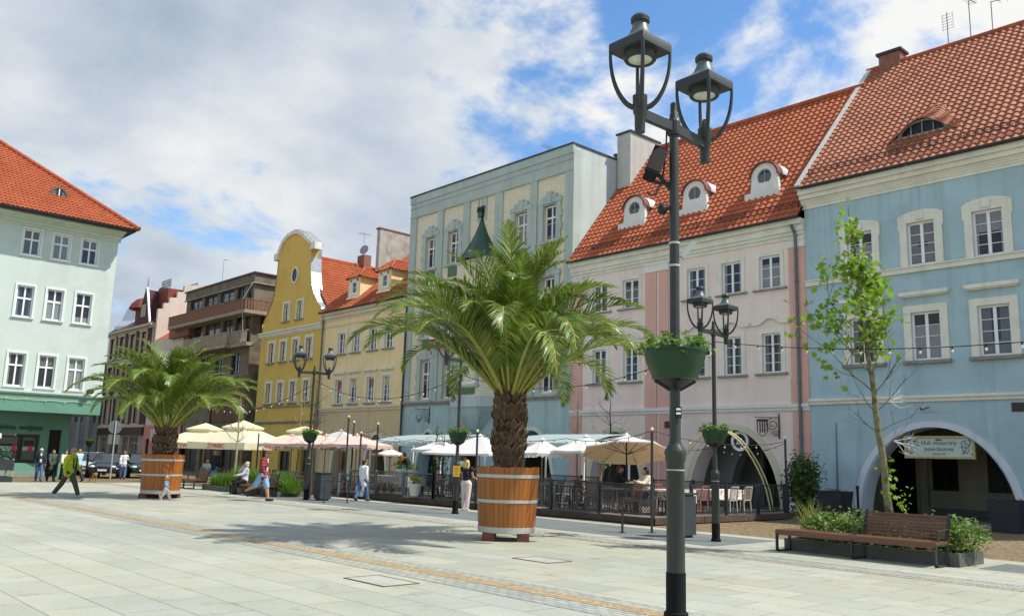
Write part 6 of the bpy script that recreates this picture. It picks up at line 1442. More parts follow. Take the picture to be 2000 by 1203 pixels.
def lamp_extra():
    X, Y = LX, LY
    rt = Vector((.669, .743, 0)); vw = Vector((-.743, .669, 0)); QA = math.atan2(.743, .669)
    t = thing('floodlight', 'black floodlight clamped to the left side of the tallest street lamp', 'floodlight', (X, Y, 4.57)); c = Vector((X, Y, 4.69))-rt*.20
    M_ = Matrix.Translation(c) @ Matrix.Rotation(QA, 4, 'Z') @ Matrix.Rotation(R(22), 4, 'Y') @ Matrix.Rotation(R(-20), 4, 'X') @ Matrix.Scale(.76, 4)
    b = MB(); b.obox((0, 0, 0), (.17, .18, .40), M=M_); b.obox((0, 0, 0), (.20, .05, .45), M=M_ @ Matrix.Translation((0, -.11, 0)))
    for k in range(7): b.obox((0, 0, 0), (.15, .06, .02), M=M_ @ Matrix.Translation((0, .11, -.17+k*.057)))
    b.build('housing', BLACKM, t); b = MB(); b.obox((0, 0, 0), (.17, .01, .40), M=M_ @ Matrix.Translation((0, -.138, 0))); b.build('lens', BLACKM, t)
    b = MB(); b.bar((X, Y, 4.40), tuple(c-Vector((0, 0, .05))), .035); b.bar((X, Y, 4.50), tuple(c-Vector((0, 0, .18))), .03)
    P = [Vector((X, Y, 5.2))-rt*.07, Vector((X, Y, 4.85))-rt*.08, Vector((X, Y, 4.52))-rt*.12, Vector((X, Y, 4.37))-rt*.2, Vector((X, Y, 4.40))-rt*.28]; b.tube(P, .009, 5); b.build('bracket', IRON, t)
    t = thing('loudspeaker', 'small black loudspeaker on the tallest street lamp below the floodlight', 'loudspeaker', (X, Y, 4.2)); b = MB(); b.ell(Vector((X, Y, 4.23))-rt*.12, (.05, .05, .06)); b.bar((X, Y, 4.25), tuple(Vector((X, Y, 4.23))-rt*.12), .03); b.build('horn', IRON, t)
    t = thing('pole_clamp', 'pale metal bracket and bands on the tallest street lamp above the flower bowl', 'bracket', (X, Y, 4.0))
    for z in (3.87, 3.64): b = MB(); b.lathe([(.049, z), (.055, z), (.055, z+.022), (.049, z+.022)], X, Y, 16); b.build('band', GALV, t)
    b = MB()
    b.bar(Vector((X, Y, 3.74))+rt*.07, Vector((X, Y, 3.9))+rt*.20, .05); b.build('bracket_arm', GALV, t)
    t = thing('pole_sticker', 'small black and white sticker on the tallest street lamp under its bowl', 'sticker', (X, Y, 2.2)); b = MB()
    c = Vector((X, Y, 2.20))-vw*.06+rt*.02; b.obox((0, 0, 0), (.06, .012, .11), M=Matrix.Translation(c) @ Matrix.Rotation(QA, 4, 'Z')); b.build('backing', IRON, t)
    b = MB()
    for zz in (.03, -.01): b.obox((0, 0, 0), (.045, .014, .02), M=Matrix.Translation(c+Vector((.0, 0, zz))) @ Matrix.Rotation(QA, 4, 'Z'))
    b.build('print', WHITE, t)
    t = thing('yellow_notice', 'yellow notice plate fixed to the lamp pole beside the blonde woman', 'sign', (-21.7, -14.3, 1.2)); c = Vector((-21.7, -14.3, 1.32))-vw*.125; M_ = Matrix.Translation(c) @ Matrix.Rotation(QA, 4, 'Z')
    b = MB(); b.obox((0, 0, 0), (.21, .02, .34), M=M_); b.build('plate', SIGNY, t); b = MB(); 
    for k, w in enumerate((.14, .12, .15, .1, .13)): b.obox((0, 0, 0), (w, .024, .018), M=M_ @ Matrix.Translation((0, 0, .12-.055*k)))
    b.build('print', mat('notice_print', (.45, .12, .01), .6, 0), t)
    for (x, y, z, l) in ((-21.7, -14.3, 4.2, 'white camera on the lamp pole left of the large palm'), (-11.84, -14.57, 4.35, 'white round camera on the lamp pole before the pink house')):
        t = thing('pole_camera', l, 'camera', (x, y, z), 0, 'cameras on lamp poles'); b = MB(); p = Vector((x, y, z))-rt*.18; b.tube([p-vw*.12, p+vw*.12], .09, 14); b.bar((x, y, z), p, .04); b.build('housing', WHITE, t); b = MB(); b.tube([p-vw*.125, p-vw*.14], .06, 14); b.build('lens', GLB, t)
lamp_extra()
# festoon lights
def festoon(P, label, sag=.35, bulbs=8, group='strings of festoon bulbs', r=.010, bs=.036):
    t = thing('festoon_lights', label, 'string lights', P[0], 0, group); b = MB(); B_ = []
    for p, q in zip(P[:-1], P[1:]):
        p, q = Vector(p), Vector(q); n = max(8, bulbs); pts = [p.lerp(q, k/n)-Vector((0, 0, sag*4*(k/n)*(1-k/n))) for k in range(n+1)]; b.tube(pts, r, 5, cap=False); B_ += pts[1:-1]
    b.build('cable', CABLE, t)
    me = None
    for p in B_:
        if me is None:
            m = MB(local=True); m.tube([(0, 0, -.0), (0, 0, -.05)], bs*.45, 6, 0); m.ell((0, 0, -.05-bs*.9), (bs*.75, bs*.75, bs), 8, 6, 1); o = m.build('bulb', [CABLE, BULB], t, smooth=60); me = o.data
        else: o = bpy.data.objects.new('bulb', me); COL.objects.link(o); o.parent = t; WM[o] = WM[t]
        o.location = WM[t].inverted() @ p
    return t
festoon([(-21.7, -14.3, 4.35), (-30.05, -14.85, 4.6)], 'festoon string between the lamp with the yellow notice and the lamp by the bin', .75, 14); festoon([(-11.84, -14.57, 4.62), (-21.7, -14.3, 4.4)], 'festoon string running from behind the palm to the lamp before the pink house', .75, 14)
festoon([(-11.84, -14.57, 4.64), (1.5, -14.8, 4.75)], 'festoon string crossing the blue house to the right picture edge', .62, 22); festoon([(-30.05, -14.85, 4.4), (-46, -13.5, 4.8)], 'festoon string from the lamp by the bin to the left behind the far palm', 1.0, 20)

# ------------------------------------------------------------------ benches, bins, racks
def slat_bench(loc, rz, label, L1_=1.6, back=True, both=True):
    t = thing('park_bench', label, 'bench', loc, rz, 'wooden slat benches'); b = MB(local=True); X0, X1 = 0, (L1_*2 if both else L1_); D = .58
    for k in range(5): y = .02+k*.115; b.box(X0, X1, y, y+.095, .405, .445)
    b.box(X0, X1, -.02, .02, .335, .44); b.build('seat', BENCHW, t)
    xb0 = L1_ if both else 0
    if back:
        b = MB(local=True)
        for k in range(7):
            z = .50+k*.062; y = .56+k*.022; b.obox(((xb0+X1)/2, y, z), (X1-xb0, .03, .052), M=Matrix.Translation(((xb0+X1)/2, y, z)) @ Matrix.Rotation(R(-19), 4, 'X'))
        b.build('backrest', BENCHW, t)
    for x in sorted({X0+.03, xb0+.02, X1-.03}):
        b = MB(local=True); P = [(x, .52, .39), (x, .02, .39), (x, -.01, .36), (x, -.01, .05), (x, .03, .015), (x, .5, .015)]
        for p, q in zip(P[:-1], P[1:]): b.bar(p, q, .07, .03)
        b.bar((x, .52, .39), (x, .46, .02), .06, .03)
        if back and x >= xb0-.05: b.bar((x, .5, .36), (x, .72, .94), .06, .035)
        b.build('leg_frame', LAMPG, t)
        if back and x >= xb0-.05:
            b = MB(local=True); P = [(x, .62, .66), (x, .25, .645), (x, .17, .62), (x, .16, .45)]
            for p, q in zip(P[:-1], P[1:]): b.bar(p, q, .055, .025)
            b.build('armrest', LAMPG, t)
    return t
slat_bench((-9.9, -15.25, 0), 0, 'long brown slat bench in the right foreground, left half without a back', 1.63)
slat_bench((-35.3, -15.45, 0), 0, 'brown slat bench with the seated woman in the left middle distance', 1.45)
slat_bench((-41.6, -15.35, 0), 0, 'brown slat bench just right of the farther palm tub', 1.2)
def bin_(loc, label, first=[None]):
    if first[0]: return dup(first[0], loc, 0, label)
    t = thing('litter_bin', label, 'litter bin', loc, 0, 'grey litter bins'); b = MB(local=True); b.box(-.24, .24, -.24, .24, .06, .98); b.build('body', BINM, t); b = MB(local=True); b.box(-.26, .26, -.26, .26, 1.0, 1.05); b.build('lid', LAMPG, t); b = MB(local=True); b.box(-.18, .18, -.18, .18, 0, .06); b.box(-.2, .2, -.2, .2, .98, 1.0); b.build('base', IRON, t); first[0] = t
bin_((-29.7, -14.35, 0), 'dark grey square litter bin beside the lamp before the ochre house'); bin_((-12.95, -14.35, 0), 'dark grey square litter bin half hidden behind the foreground lamp pole')
def rack(loc, rz, label, first=[None]):
    if first[0]: return dup(first[0], loc, rz, label)
    t = thing('bike_stand', label, 'bike stand', loc, rz, 'bike stands along the terrace'); b = MB(local=True)
    for y in (-.42, .42): b.box(-.022, .022, y-.022, y+.022, 0, .76); b.box(-.07, .07, y-.07, y+.07, 0, .012)
    b.box(-.022, .022, -.44, .44, .76, .80); b.build('hoop', LAMPG, t); first[0] = t
rack((-14.27, -14.43, 0), R(-22), 'black bike stand before the terrace fence left of the foreground lamp'); rack((-28.08, -14.75, 0), R(-30), 'black bike stand left of the woman in the white cardigan')

# ------------------------------------------------------------------ terrace
DZ = .2
def deck():
    x0, x1, y0, y1 = -33.6, -15.75, -11.9, -4.3
    t = thing('wooden_terrace', 'low wooden terrace platform carrying the fence and cafe furniture', 'terrace', ((x0+x1)/2, (y0+y1)/2, 0)); b = MB(); y = y0+.03
    while y < y1-.03: b.box(x0, x1, y, min(y+.135, y1-.03), DZ-.03, DZ); y += .145
    b.build('boards', DECKW, t); b = MB(); 
    for x in np.arange(x0, x1-.2, 2.4): b.box(x+.01, min(x+2.39, x1), y0-.03, y0+.03, .02, DZ+.005)
    for yy in np.arange(y0+.03, y1-.2, 2.4): b.box(x1, x1+.05, yy+.01, min(yy+2.39, y1), .02, DZ+.005)
    b.build('edge_board', DECKD, t); b = MB(); b.box(x0+.1, x1-.1, y0+.1, y1-.1, -.004, DZ-.032); b.build('substructure', FIBER, t)
deck()
def fence(P, label, lattice, m=FENCE, z=DZ, h=.98):
    t = thing('terrace_fence', label, 'fence', P[0]+(z,), 0, 'terrace fences'); cache = {}
    for i, p in enumerate(P):
        b = MB(); b.box(p[0]-.04, p[0]+.04, p[1]-.04, p[1]+.04, z, z+h); b.build('post', m, t)
    for p, q in zip(P[:-1], P[1:]):
        p3, q3 = Vector((*p, z)), Vector((*q, z)); d = (q3-p3); L = d.length; d.normalize(); a, c = p3+d*.07, q3-d*.07; b = MB(); Zv = Vector((0, 0, 1))
        for zz in (.08, h-.06): b.bar(a+Zv*zz, c+Zv*zz, .035)
        b.bar(a+Zv*.08, a+Zv*(h-.06), .03); b.bar(c+Zv*.08, c+Zv*(h-.06), .03); mid = a.lerp(c, .5); b.bar(mid+Zv*.08, mid+Zv*(h-.06), .025); pa = b.build('panel', m, t)
        if lattice:
            b = MB(); l = L-.14; z0, z1 = .09, h-.07; hh = z1-z0; s = -hh
            while s < l:
                for sg in (0, 1):
                    u0, u1 = max(s, 0), min(s+hh, l)
                    if u1 <= u0: continue
                    za, zb = z0+(u0-s), z0+(u1-s)
                    if sg: za, zb = z0+z1-za, z0+z1-zb
                    b.bar(a+d*u0+Zv*za, a+d*u1+Zv*zb, .011)
                s += .105
            b.build('wire_mesh', mat('wire_mesh', (.05, .05, .05), .6, .2, 6, metal=.3), pa)
    return t
fx_ = [-15.82-2.05*k for k in range(6)]
fence([(x, -11.82) for x in fx_], 'grey mesh fence along the front of the terrace behind the large palm tub', True)
fence([(-26.07-1.9*k, -11.82) for k in range(4)], 'blue grey mesh fence at the left terrace front behind the white cardigan woman', True, FENCEB)
fence([(-31.9-1.85*k, -12.3) for k in range(4)], 'blue grey open rail fence behind the planting bed with the grass', False, FENCEB, 0.0)
fence([(-15.82, -11.82+1.85*k) for k in range(1, 5)], 'dark glassy fence at the right end of the terrace towards the arcade', False)
gp = MB(); 
for k in range(0, 4): gp.box(-15.83, -15.81, -11.75+1.85*k, -10.05+1.85*k, .3, 1.1)
fence([(-15.9-1.9*k, -4.45) for k in range(8)], 'black mesh fence along the rear of the terrace before the arcade', True)
def pole(loc, h, label, lean=0, m=FENCE):
    t = thing('terrace_pole', label, 'pole', loc, 0, 'slim poles for the festoon lights'); b = MB(local=True); b.bar((0, 0, 0), (lean, 0, h), .055); b.build('pole', m, t); b = MB(local=True); b.ell((lean, 0, h+.04), (.05, .05, .06)); b.build('bulb', BULB, t)
for loc, h, l in (((-15.75, -11.95, 0), 2.66, 'slim pole at the front right corner of the terrace'), ((-15.75, -4.6, .2), 2.5, 'slim pole at the rear right corner of the terrace beside the bush'), ((-23.5, -11.95, 0), 2.65, 'slim dark pole left of the large palm trunk before the white parasol'), ((-31.9, -12.0, 0), 3.3, 'tall grey pole left of the woman in the white cardigan'), ((-30.95, -11.95, 0), 2.62, 'dark pole directly behind the woman in the white cardigan'), ((-31.3, -10.9, .2), 2.85, 'dark pole right of the third pink parasol'), ((-34.3, -10.2, 0), 3.2, 'thin dark pole between the second and third pink parasol'), ((-40.0, -12.0, 0), 2.64, 'dark pole between the cream and the pink parasols behind the plaid shirt man')):
    pole(loc, h, l)
festoon([(-15.75, -11.95, 2.66), (-19.5, -11.6, 2.45), (-23.5, -11.95, 2.65), (-27.5, -11.8, 2.4), (-30.95, -11.95, 2.62)], 'festoon string along the terrace front before the white parasols', .18, 5, bs=.034); festoon([(-15.75, -11.95, 2.66), (-15.75, -4.6, 2.6)], 'festoon string along the right end of the terrace', .25, 7, bs=.034)
festoon([(-31.9, -12.0, 3.28), (-34.6, -11, 2.3)], 'fairy light string sloping left from the tall grey pole', .1, 14, r=.006, bs=.022); festoon([(-31.9, -12.0, 3.28), (-31.3, -10.9, 2.9), (-29.3, -9.5, 2.6)], 'fairy light string sagging right of the tall grey pole', .35, 12, r=.006, bs=.022); festoon([(-15.75, -4.6, 2.55), (-19.3, -3.5, 2.4), (-23, -8, 2.45)], 'festoon string in front of the pink arch', .25, 6, bs=.034)
# parasols
def parasol(loc, half, zr, zp, n, label, m, group, rz=0, val=.16, vent=False, rib=None, scallop=False, txt=None, polem=POLEW, under=None, tilt=None):
    t = thing('parasol', label, 'parasol', loc, rz, group); TM = Matrix.Translation((0, 0, zp)) @ Matrix.Rotation(R(tilt[0]), 4, Vector((math.cos(tilt[1]-rz), math.sin(tilt[1]-rz), 0))) @ Matrix.Translation((0, 0, -zp)) if tilt else None
    def tl(b):
        if TM: b.v = [tuple(TM @ Vector(p)) for p in b.v]
        return b
    rt_ = 1/math.cos(PI/n); X = [(half*rt_*math.cos(2*PI*(k+.5)/n), half*rt_*math.sin(2*PI*(k+.5)/n)) for k in range(n)]
    b = MB(local=True); ns = 6; mi1 = 1 if under else 0
    top = .22 if vent else .0
    for k in range(n):
        p, q = Vector((*X[k], 0)), Vector((*X[(k+1) % n], 0)); m_ = 4
        for i in range(ns):
            for j in range(m_):
                def P(s, u):
                    e = p.lerp(q, u); sg = .05*half*math.sin(PI*u)*s; zz = zp+(zr-zp)*s**1.12-sg*.35-.05*math.sin(PI*s)
                    return (e.x*s*(1-.03*math.sin(PI*u)), e.y*s*(1-.03*math.sin(PI*u)), zz)
                s0, s1 = i/ns, (i+1)/ns; u0, u1 = j/m_, (j+1)/m_
                b.face([P(s0, u0), P(s1, u0), P(s1, u1), P(s0, u1)])
        if val:
            nn = 12
            for j in range(nn):
                u0, u1 = j/nn, (j+1)/nn; f = lambda u: P(1, u)
                A, B_ = Vector(f(u0)), Vector(f(u1)); dz = lambda u: val*(1-(.45*abs(math.sin(PI*u*4)) if scallop else .12*math.sin(PI*u)))
                b.face([A, B_, B_-Vector((0, 0, dz(u1))), A-Vector((0, 0, dz(u0)))])
    cn = tl(b).build('canopy', m, t, smooth=25)
    if under:
        b = MB(local=True)
        for k in range(n):
            p, q = Vector((*X[k], 0)), Vector((*X[(k+1) % n], 0)); b.face([(0, 0, zp-.10), tuple(q*.985+Vector((0, 0, zr-.035))), tuple(p*.985+Vector((0, 0, zr-.035)))])
        tl(b).build('lining', under, cn)
    if vent:
        b = MB(local=True); r1 = .40
        for k in range(n):
            p, q = Vector((*X[k], 0))*r1, Vector((*X[(k+1) % n], 0))*r1; z1 = zp+(zr-zp)*r1**1.12+.16
            b.face([(0, 0, zp+.18), tuple(p+Vector((0, 0, z1))), tuple(q+Vector((0, 0, z1)))]); b.face([tuple(p+Vector((0, 0, z1))), tuple(p*.96+Vector((0, 0, z1-.09))), tuple(q*.96+Vector((0, 0, z1-.09))), tuple(q+Vector((0, 0, z1)))])
        b.build('vent_cap', m, cn)
    b = MB(local=True); b.tube([(0, 0, -loc[2] if loc[2] > 1 else 0), (0, 0, zp-.02)], .026 if half < 1.6 else .04, 10); b.build('pole', polem, t, smooth=40)
    b = MB(local=True); b.lathe([(.30, 0), (.30, .05), (.06, .10), (.05, .3)], 0, 0, 16); b.build('base', IRON, t, smooth=40)
    b = MB(local=True)
    for k in range(n): b.bar((0, 0, zp-.06), (X[k][0]*.97, X[k][1]*.97, zr-.03), .014); b.bar((0, 0, zp-.75*(zp-zr)-.22), (X[k][0]*.5, X[k][1]*.5, zp+(zr-zp)*.52-.05), .014)
    tl(b).build('ribs', rib or POLEW, t)
    if not vent: b = MB(local=True); b.lathe([(.10, zp-.02), (.13, zp+.0), (.05, zp+.035), (.02, zp+.09)], 0, 0, 12); b.build('cap', m, t, smooth=40)
    if txt:
        for k in range(n):
            a = 2*PI*(k+1)/n; nv = Vector((math.cos(a), math.sin(a), 0)); p = nv*(half*.975+.015)+Vector((0, 0, zr-.035-val*.48)); M_ = face_out(p, nv); M_ = M_ @ Matrix.Translation((-.0, 0, .0))
            o = text(txt, .30, ZRED, cn, Matrix(), .006); o.matrix_basis = M_
            o = text(txt, .13, ZRED, cn, Matrix(), .004, align='LEFT') if False else o
    return t
GZ = 'cream beer garden parasols'
parasol((-43.0, -11.4, 0), 1.9, 2.2, 3.2, 4, 'large cream parasol with red lettering in the middle of the beer garden', CLOTHY, GZ, R(22), .34, True, txt='ŻYWIEC'); parasol((-48.6, -11.0, 0), 1.9, 2.2, 3.15, 4, 'cream parasol with red lettering directly right of the farther palm trunk', CLOTHY, GZ, R(35), .34, True, txt='ŻYWIEC'); parasol((-41.6, -8.6, 0), 1.7, 2.3, 3.02, 4, 'cream parasol behind the pink ones before the ochre house', CLOTHY, GZ, R(20), .34, True, txt='ŻYWIEC')
GP = 'dusty pink parasols'
for loc, l, h in (((-39.2, -10.6, 0), 'dusty pink scalloped parasol above the man in the plaid shirt', 1.5), ((-36.0, -10.6, 0), 'dusty pink scalloped parasol behind the lamp by the bin', 1.5), ((-33.2, -10.7, 0), 'dusty pink scalloped parasol left of the woman in the white cardigan', 1.42)): parasol(loc, h, 2.2, 2.62, 6, l, CLOTHP, GP, R(12), .2, scallop=True)
parasol((-38.6, -8.2, 0), 1.8, 2.2, 2.95, 4, 'pale grey parasol behind the pink parasols', CLOTHG, None, R(30), .12)
GW = 'white parasols on the terrace'
for loc, hf, zr, zp, n, l, sc_ in (((-28.1, -10.0, .2), 1.15, 1.85, 2.25, 8, 'small white fringed parasol right of the climbing plants', True), ((-25.5, -10.1, .2), 1.55, 1.72, 2.4, 4, 'big white square parasol above the blonde woman', False), ((-22.6, -9.6, .2), 1.0, 1.8, 2.28, 8, 'white fringed parasol just right of the large palm trunk', True), ((-21.1, -8.9, .2), 1.3, 1.9, 2.42, 8, 'white round parasol with dark pole, second right of the palm trunk', False), ((-33.6, -8.6, .2), .85, 1.62, 1.9, 8, 'low small white parasol behind the woman in the white cardigan', False)):
    parasol(loc, hf, zr, zp, n, l, CLOTHW, GW, R(13), .16 if sc_ else .07, scallop=sc_, rib=CHAIRD)
parasol((-18.4, -9.9, .2), 1.42, 1.86, 2.42, 8, 'white parasol with tan underside left of the foreground lamp pole', CLOTHW, GW, R(5), .05, rib=IRON, polem=IRON, under=CLOTHT, tilt=(-14, math.atan2(.743, .669)))
parasol((-47.7, -23.6, 0), 1.5, 2.28, 2.75, 4, 'white parasol corner at the left picture edge before the mint house', CLOTHW, None, R(20), .22)
# pale blue awnings in front of the green tiled house
def awning(x0, x1, label):
    t = thing('awning', label, 'awning', ((x0+x1)/2, -5.5, 0), 0, 'pale blue awnings of the terrace'); b = MB(); n = 12
    for k in range(n):
        a, c = x0+(x1-x0)*k/n, x0+(x1-x0)*(k+1)/n; b.face([(a, -5.2, 2.86), (c, -5.2, 2.86), (c, -6.6, 2.72), (a, -6.6, 2.72)]); b.face([(a, -6.6, 2.72), (c, -6.6, 2.72), (c, -8.0, 2.42), (a, -8.0, 2.42)])
        b.face([(a, -8.0, 2.42), (c, -8.0, 2.42), (c, -8.02, 2.22+.02*(k % 2)), (a, -8.02, 2.22+.02*((k+1) % 2))])
    b.build('canopy', CLOTHA, t)
    for x in (x0+.1, x1-.1):
        for y in (-5.3, -7.9): b = MB(); b.bar((x, y, DZ), (x, y, 2.4 if y < -6 else 2.8), .06); b.build('post', WHITE, t)
    b = MB(); 
    for x in (x0+.1, x1-.1): b.bar((x, -5.3, 2.82), (x, -7.9, 2.38), .05)
    b.build('rail', WHITE, t)
awning(-36.4, -30.6, 'pale blue awning left of the large palm before the beige and aqua fronts'); awning(-26.8, -22.0, 'pale blue awning right of the large palm trunk in front of the aqua wall')
# chairs and tables
def chair(m, name, label, kind='spindle'):
    t = thing('cafe_chair', label, 'chair', (0, 0, -50), 0, 'cafe chairs on the terrace'); b = MB(local=True); b.box(-.21, .21, -.21, .21, .43, .46); b.build('seat', m, t)
    b = MB(local=True); b.bar((-.2, .2, .46), (-.2, .27, .88), .03); b.bar((.2, .2, .46), (.2, .27, .88), .03); b.bar((-.2, .27, .87), (.2, .27, .87), .05, .03)
    for k in range(5): x = -.14+.07*k; b.bar((x, .2, .46), (x, .265, .86), .016)
    if kind == 'arm': b.bar((-.23, .22, .66), (-.23, -.18, .66), .03); b.bar((.23, .22, .66), (.23, -.18, .66), .03); b.bar((-.23, -.18, .66), (-.23, -.18, .44), .025); b.bar((.23, -.18, .66), (.23, -.18, .44), .025)
    b.build('backrest', m, t)
    for x, y in ((-.19, -.19), (.19, -.19), (-.19, .19), (.19, .19)): b = MB(local=True); b.bar((x, y, .43), (x*1.12, y*1.12, 0), .03); b.build('leg', m, t)
    return t
def table(m, h=.74, r=.38, square=False):
    t = thing('cafe_table', 'x', 'table', (0, 0, -50), 0, 'cafe tables on the terrace'); b = MB(local=True)
    if square: b.box(-r, r, -r, r, h-.035, h)
    else: b.lathe([(r, h-.03), (r, h)], 0, 0, 20)
    b.build('tabletop', m, t)
    for x, y in ((-1, -1), (1, -1), (-1, 1), (1, 1)): b = MB(local=True); b.bar((x*r*.6, y*r*.6, h-.03), (x*r*.75, y*r*.75, 0), .03); b.build('leg', m, t)
    return t
CH = {k: chair(m, k, 'x', kd) for k, m, kd in (('weathered', CHAIRW, 'arm'), ('dark', CHAIRD, 'spindle'), ('red-brown', CHAIRR, 'spindle'), ('pale', CHAIRL, 'spindle'))}
TB = {'w': table(CHAIRW, .74, .42, True), 'd': table(CHAIRD, .74, .36)}
UC = set(); UT = set()
def put(src, used, key, loc, rz, label):
    o = src[key]
    if key in used: return dup(o, loc, rz, label)
    used.add(key); o.location = loc; o.rotation_euler = (0, 0, rz); o['label'] = label; WM[o] = Matrix.Translation(loc) @ Matrix.Rotation(rz, 4, 'Z'); return o
def setting(x, y, tk, ck, angs, where, z=DZ):
    put(TB, UT, tk, (x, y, z), .1, ('square weathered table' if tk == 'w' else 'round dark table')+' '+where)
    for i, a in enumerate(angs):
        c, s = math.cos(a), math.sin(a); side = ('right of' if c > .5 else 'left of' if c < -.5 else 'behind' if s > 0 else 'before')
        put(CH, UC, ck, (x+.68*c, y+.68*s, z), a-PI/2, f'{ck} chair {side} the table {where}')
setting(-16.9, -10.4, 'w', 'dark', (0, PI/2), 'by the front right corner pole of the terrace'); setting(-18.2, -10.7, 'w', 'red-brown', (0, PI, PI/2), 'under the parasol with the tan underside')
setting(-19.9, -10.9, 'd', 'weathered', (0, PI/2), 'right of the large palm tub by the mesh fence'); setting(-21.3, -10.6, 'd', 'pale', (.1, PI), 'close to the right side of the large palm tub')
setting(-24.6, -10.9, 'w', 'weathered', (0, PI), 'beside the blonde woman'); setting(-26.2, -10.8, 'w', 'weathered', (0, PI), 'under the big white square parasol'); setting(-28.6, -10.4, 'd', 'dark', (PI/2, PI), 'behind the pot of pansies')
setting(-31.0, -11.0, 'w', 'weathered', (0, PI, PI/2), 'left of the white cardigan woman behind the fence'); setting(-32.7, -11.2, 'w', 'weathered', (0, PI), 'under the rightmost pink parasol'); setting(-34.6, -11.0, 'w', 'pale', (0, PI, PI/2), 'under the middle pink parasol', 0); setting(-36.6, -11.2, 'w', 'weathered', (0, PI), 'under the pink parasol behind the plaid man', 0)
setting(-42.6, -10.6, 'd', 'dark', (0, PI, PI/2), 'under the middle cream parasol', 0); setting(-45.2, -11.0, 'd', 'dark', (0, PI), 'under the left cream parasol', 0); setting(-20.4, -7.2, 'd', 'dark', (PI/2, 0), 'at the rear of the terrace before the pink arch'); setting(-23.5, -7.4, 'd', 'weathered', (0, PI), 'under the right awning at the rear of the terrace')
for x, y, tk, ck, an, w in ((-22.4, -9.0, 'w', 'dark', (0, PI), 'deep in the terrace behind the large palm tub'), (-17.2, -8.6, 'd', 'red-brown', (0, PI/2, PI), 'at the back behind the tan lined parasol'), (-25.6, -8.6, 'w', 'pale', (0, PI), 'deep behind the big white square parasol'), (-29.8, -8.4, 'd', 'dark', (0, PI/2), 'under the left awning'), (-32.4, -8.8, 'w', 'weathered', (0, PI), 'beside the low small white parasol'), (-20.0, -9.2, 'd', 'dark', (0, PI), 'under the white round parasol')):
    setting(x, y, tk, ck, an, w)
def clothtable(loc, L_, rz, label):
    t = thing('long_table', label, 'table', loc, rz, 'tables under floral cloths'); b = MB(local=True); b.box(-L_/2, L_/2, -.4, .4, .70, .74); b.build('tabletop', CHAIRW, t)
    for x, y in ((-1, -1), (1, -1), (-1, 1), (1, 1)): q = MB(local=True); q.bar((x*(L_/2-.08), y*.32, .7), (x*(L_/2-.06), y*.34, 0), .045); q.build('leg', CHAIRW, t)
    c = MB(); n = 40; per = []
    for k in range(n): 
        u = k/n*4; s = int(u); f = u-s; cr = [(-1, -1), (1, -1), (1, 1), (-1, 1)]; a, d = cr[s], cr[(s+1) % 4]; per.append(((a[0]+(d[0]-a[0])*f)*(L_/2+.02), (a[1]+(d[1]-a[1])*f)*.42, f))
    c.face([(x, y, .755) for x, y, f in per])
    for k in range(n):
        (x, y, f), (x2, y2, f2) = per[k], per[(k+1) % n]; dr = lambda f: .30+.12*(abs(f-.5)*2)**4+.02*math.sin(f*40); w = 1.03+.01*math.sin(k*1.9); c.face([(x, y, .755), (x2, y2, .755), (x2*w, y2*w, .755-dr(f2)), (x*w, y*w, .755-dr(f))])
    c.local = True; o = c.build('tablecloth', FLORAL); o.location = loc; o.rotation_euler = (0, 0, rz); tag(o, label.replace('long table under', 'drooping').replace('standing', 'lying on the table'), 'tablecloth', 'floral tablecloths'); return t
clothtable((-29.1, -11.2, DZ), 2.2, 0, 'long table under floral white cloth standing behind the white cardigan woman'); clothtable((-16.7, -7.2, DZ), 1.7, PI/2, 'long table under floral cloth standing at the right end of the terrace'); clothtable((-16.8, -9.6, DZ), 1.3, PI/2, 'long table under floral cloth standing behind the right litter bin')
for i, (x, y, a) in enumerate(((-16.1, -7.6, -PI/2), (-16.1, -6.8, -PI/2))): put(CH, UC, 'pale', (x, y, DZ), a, ('pale chair at the front end of the floral table by the right terrace fence', 'pale chair at the rear end of the floral table by the right terrace fence')[i])
# pots with flowers
def pot(loc, r, h, label, flowers, seed, hang=0, leaf=SHRUB, group='flower pots on the terrace'):
    rnd = random.Random(seed); t = thing('flower_pot', label, 'flower pot', loc, 0, group); b = MB(local=True); b.lathe([(r*.68, 0), (r*.95, h*.82), (r*1.06, h*.83), (r*1.08, h), (r*.98, h), (r*.95, h*.9)], 0, 0, 18); b.build('pot', POTW, t, smooth=35)
    b = MB(local=True); leaf_cloud(b, [(rnd.gauss(0, r*.6), rnd.gauss(0, r*.6), h+rnd.uniform(0, r*1.1)) for _ in range(34)], .075, 4, .04, 'oval', .4, rnd); b.build('leaves', leaf, t)
    if flowers:
        s = MB(local=True); f = MB(local=True); hh = MB(local=True); n, R_, up = flowers
        for _ in range(n):
            a = rnd.uniform(0, 2*PI); p = Vector((r*.8*math.cos(a)*rnd.random(), r*.8*math.sin(a)*rnd.random(), h+up*rnd.uniform(.6, 1.15))); s.tube([(p.x*.4, p.y*.4, h*.9), p], .007, 4)
            nv = Vector((rnd.gauss(.1, .35)-.3, -1, .35)).normalized(); u = nv.orthogonal().normalized(); v = nv.cross(u)
            for k in range(12):
                q = 2*PI*k/12; d = u*math.cos(q)+v*math.sin(q); w = nv.cross(d)*R_*.22; f.face([p+d*R_*.25-w*.6, p+d*R_*.7-w+nv*.01, p+d*R_+nv*.0, p+d*R_*.7+w+nv*.01, p+d*R_*.25+w*.6])
            hh.ell(p+nv*.01, (R_*.36,)*3, 8, 5)
        s.build('stems', LEAFB, t); f.build('petals', PETALY, t); hh.build('flower_hearts', SEEDH, t)
    return t
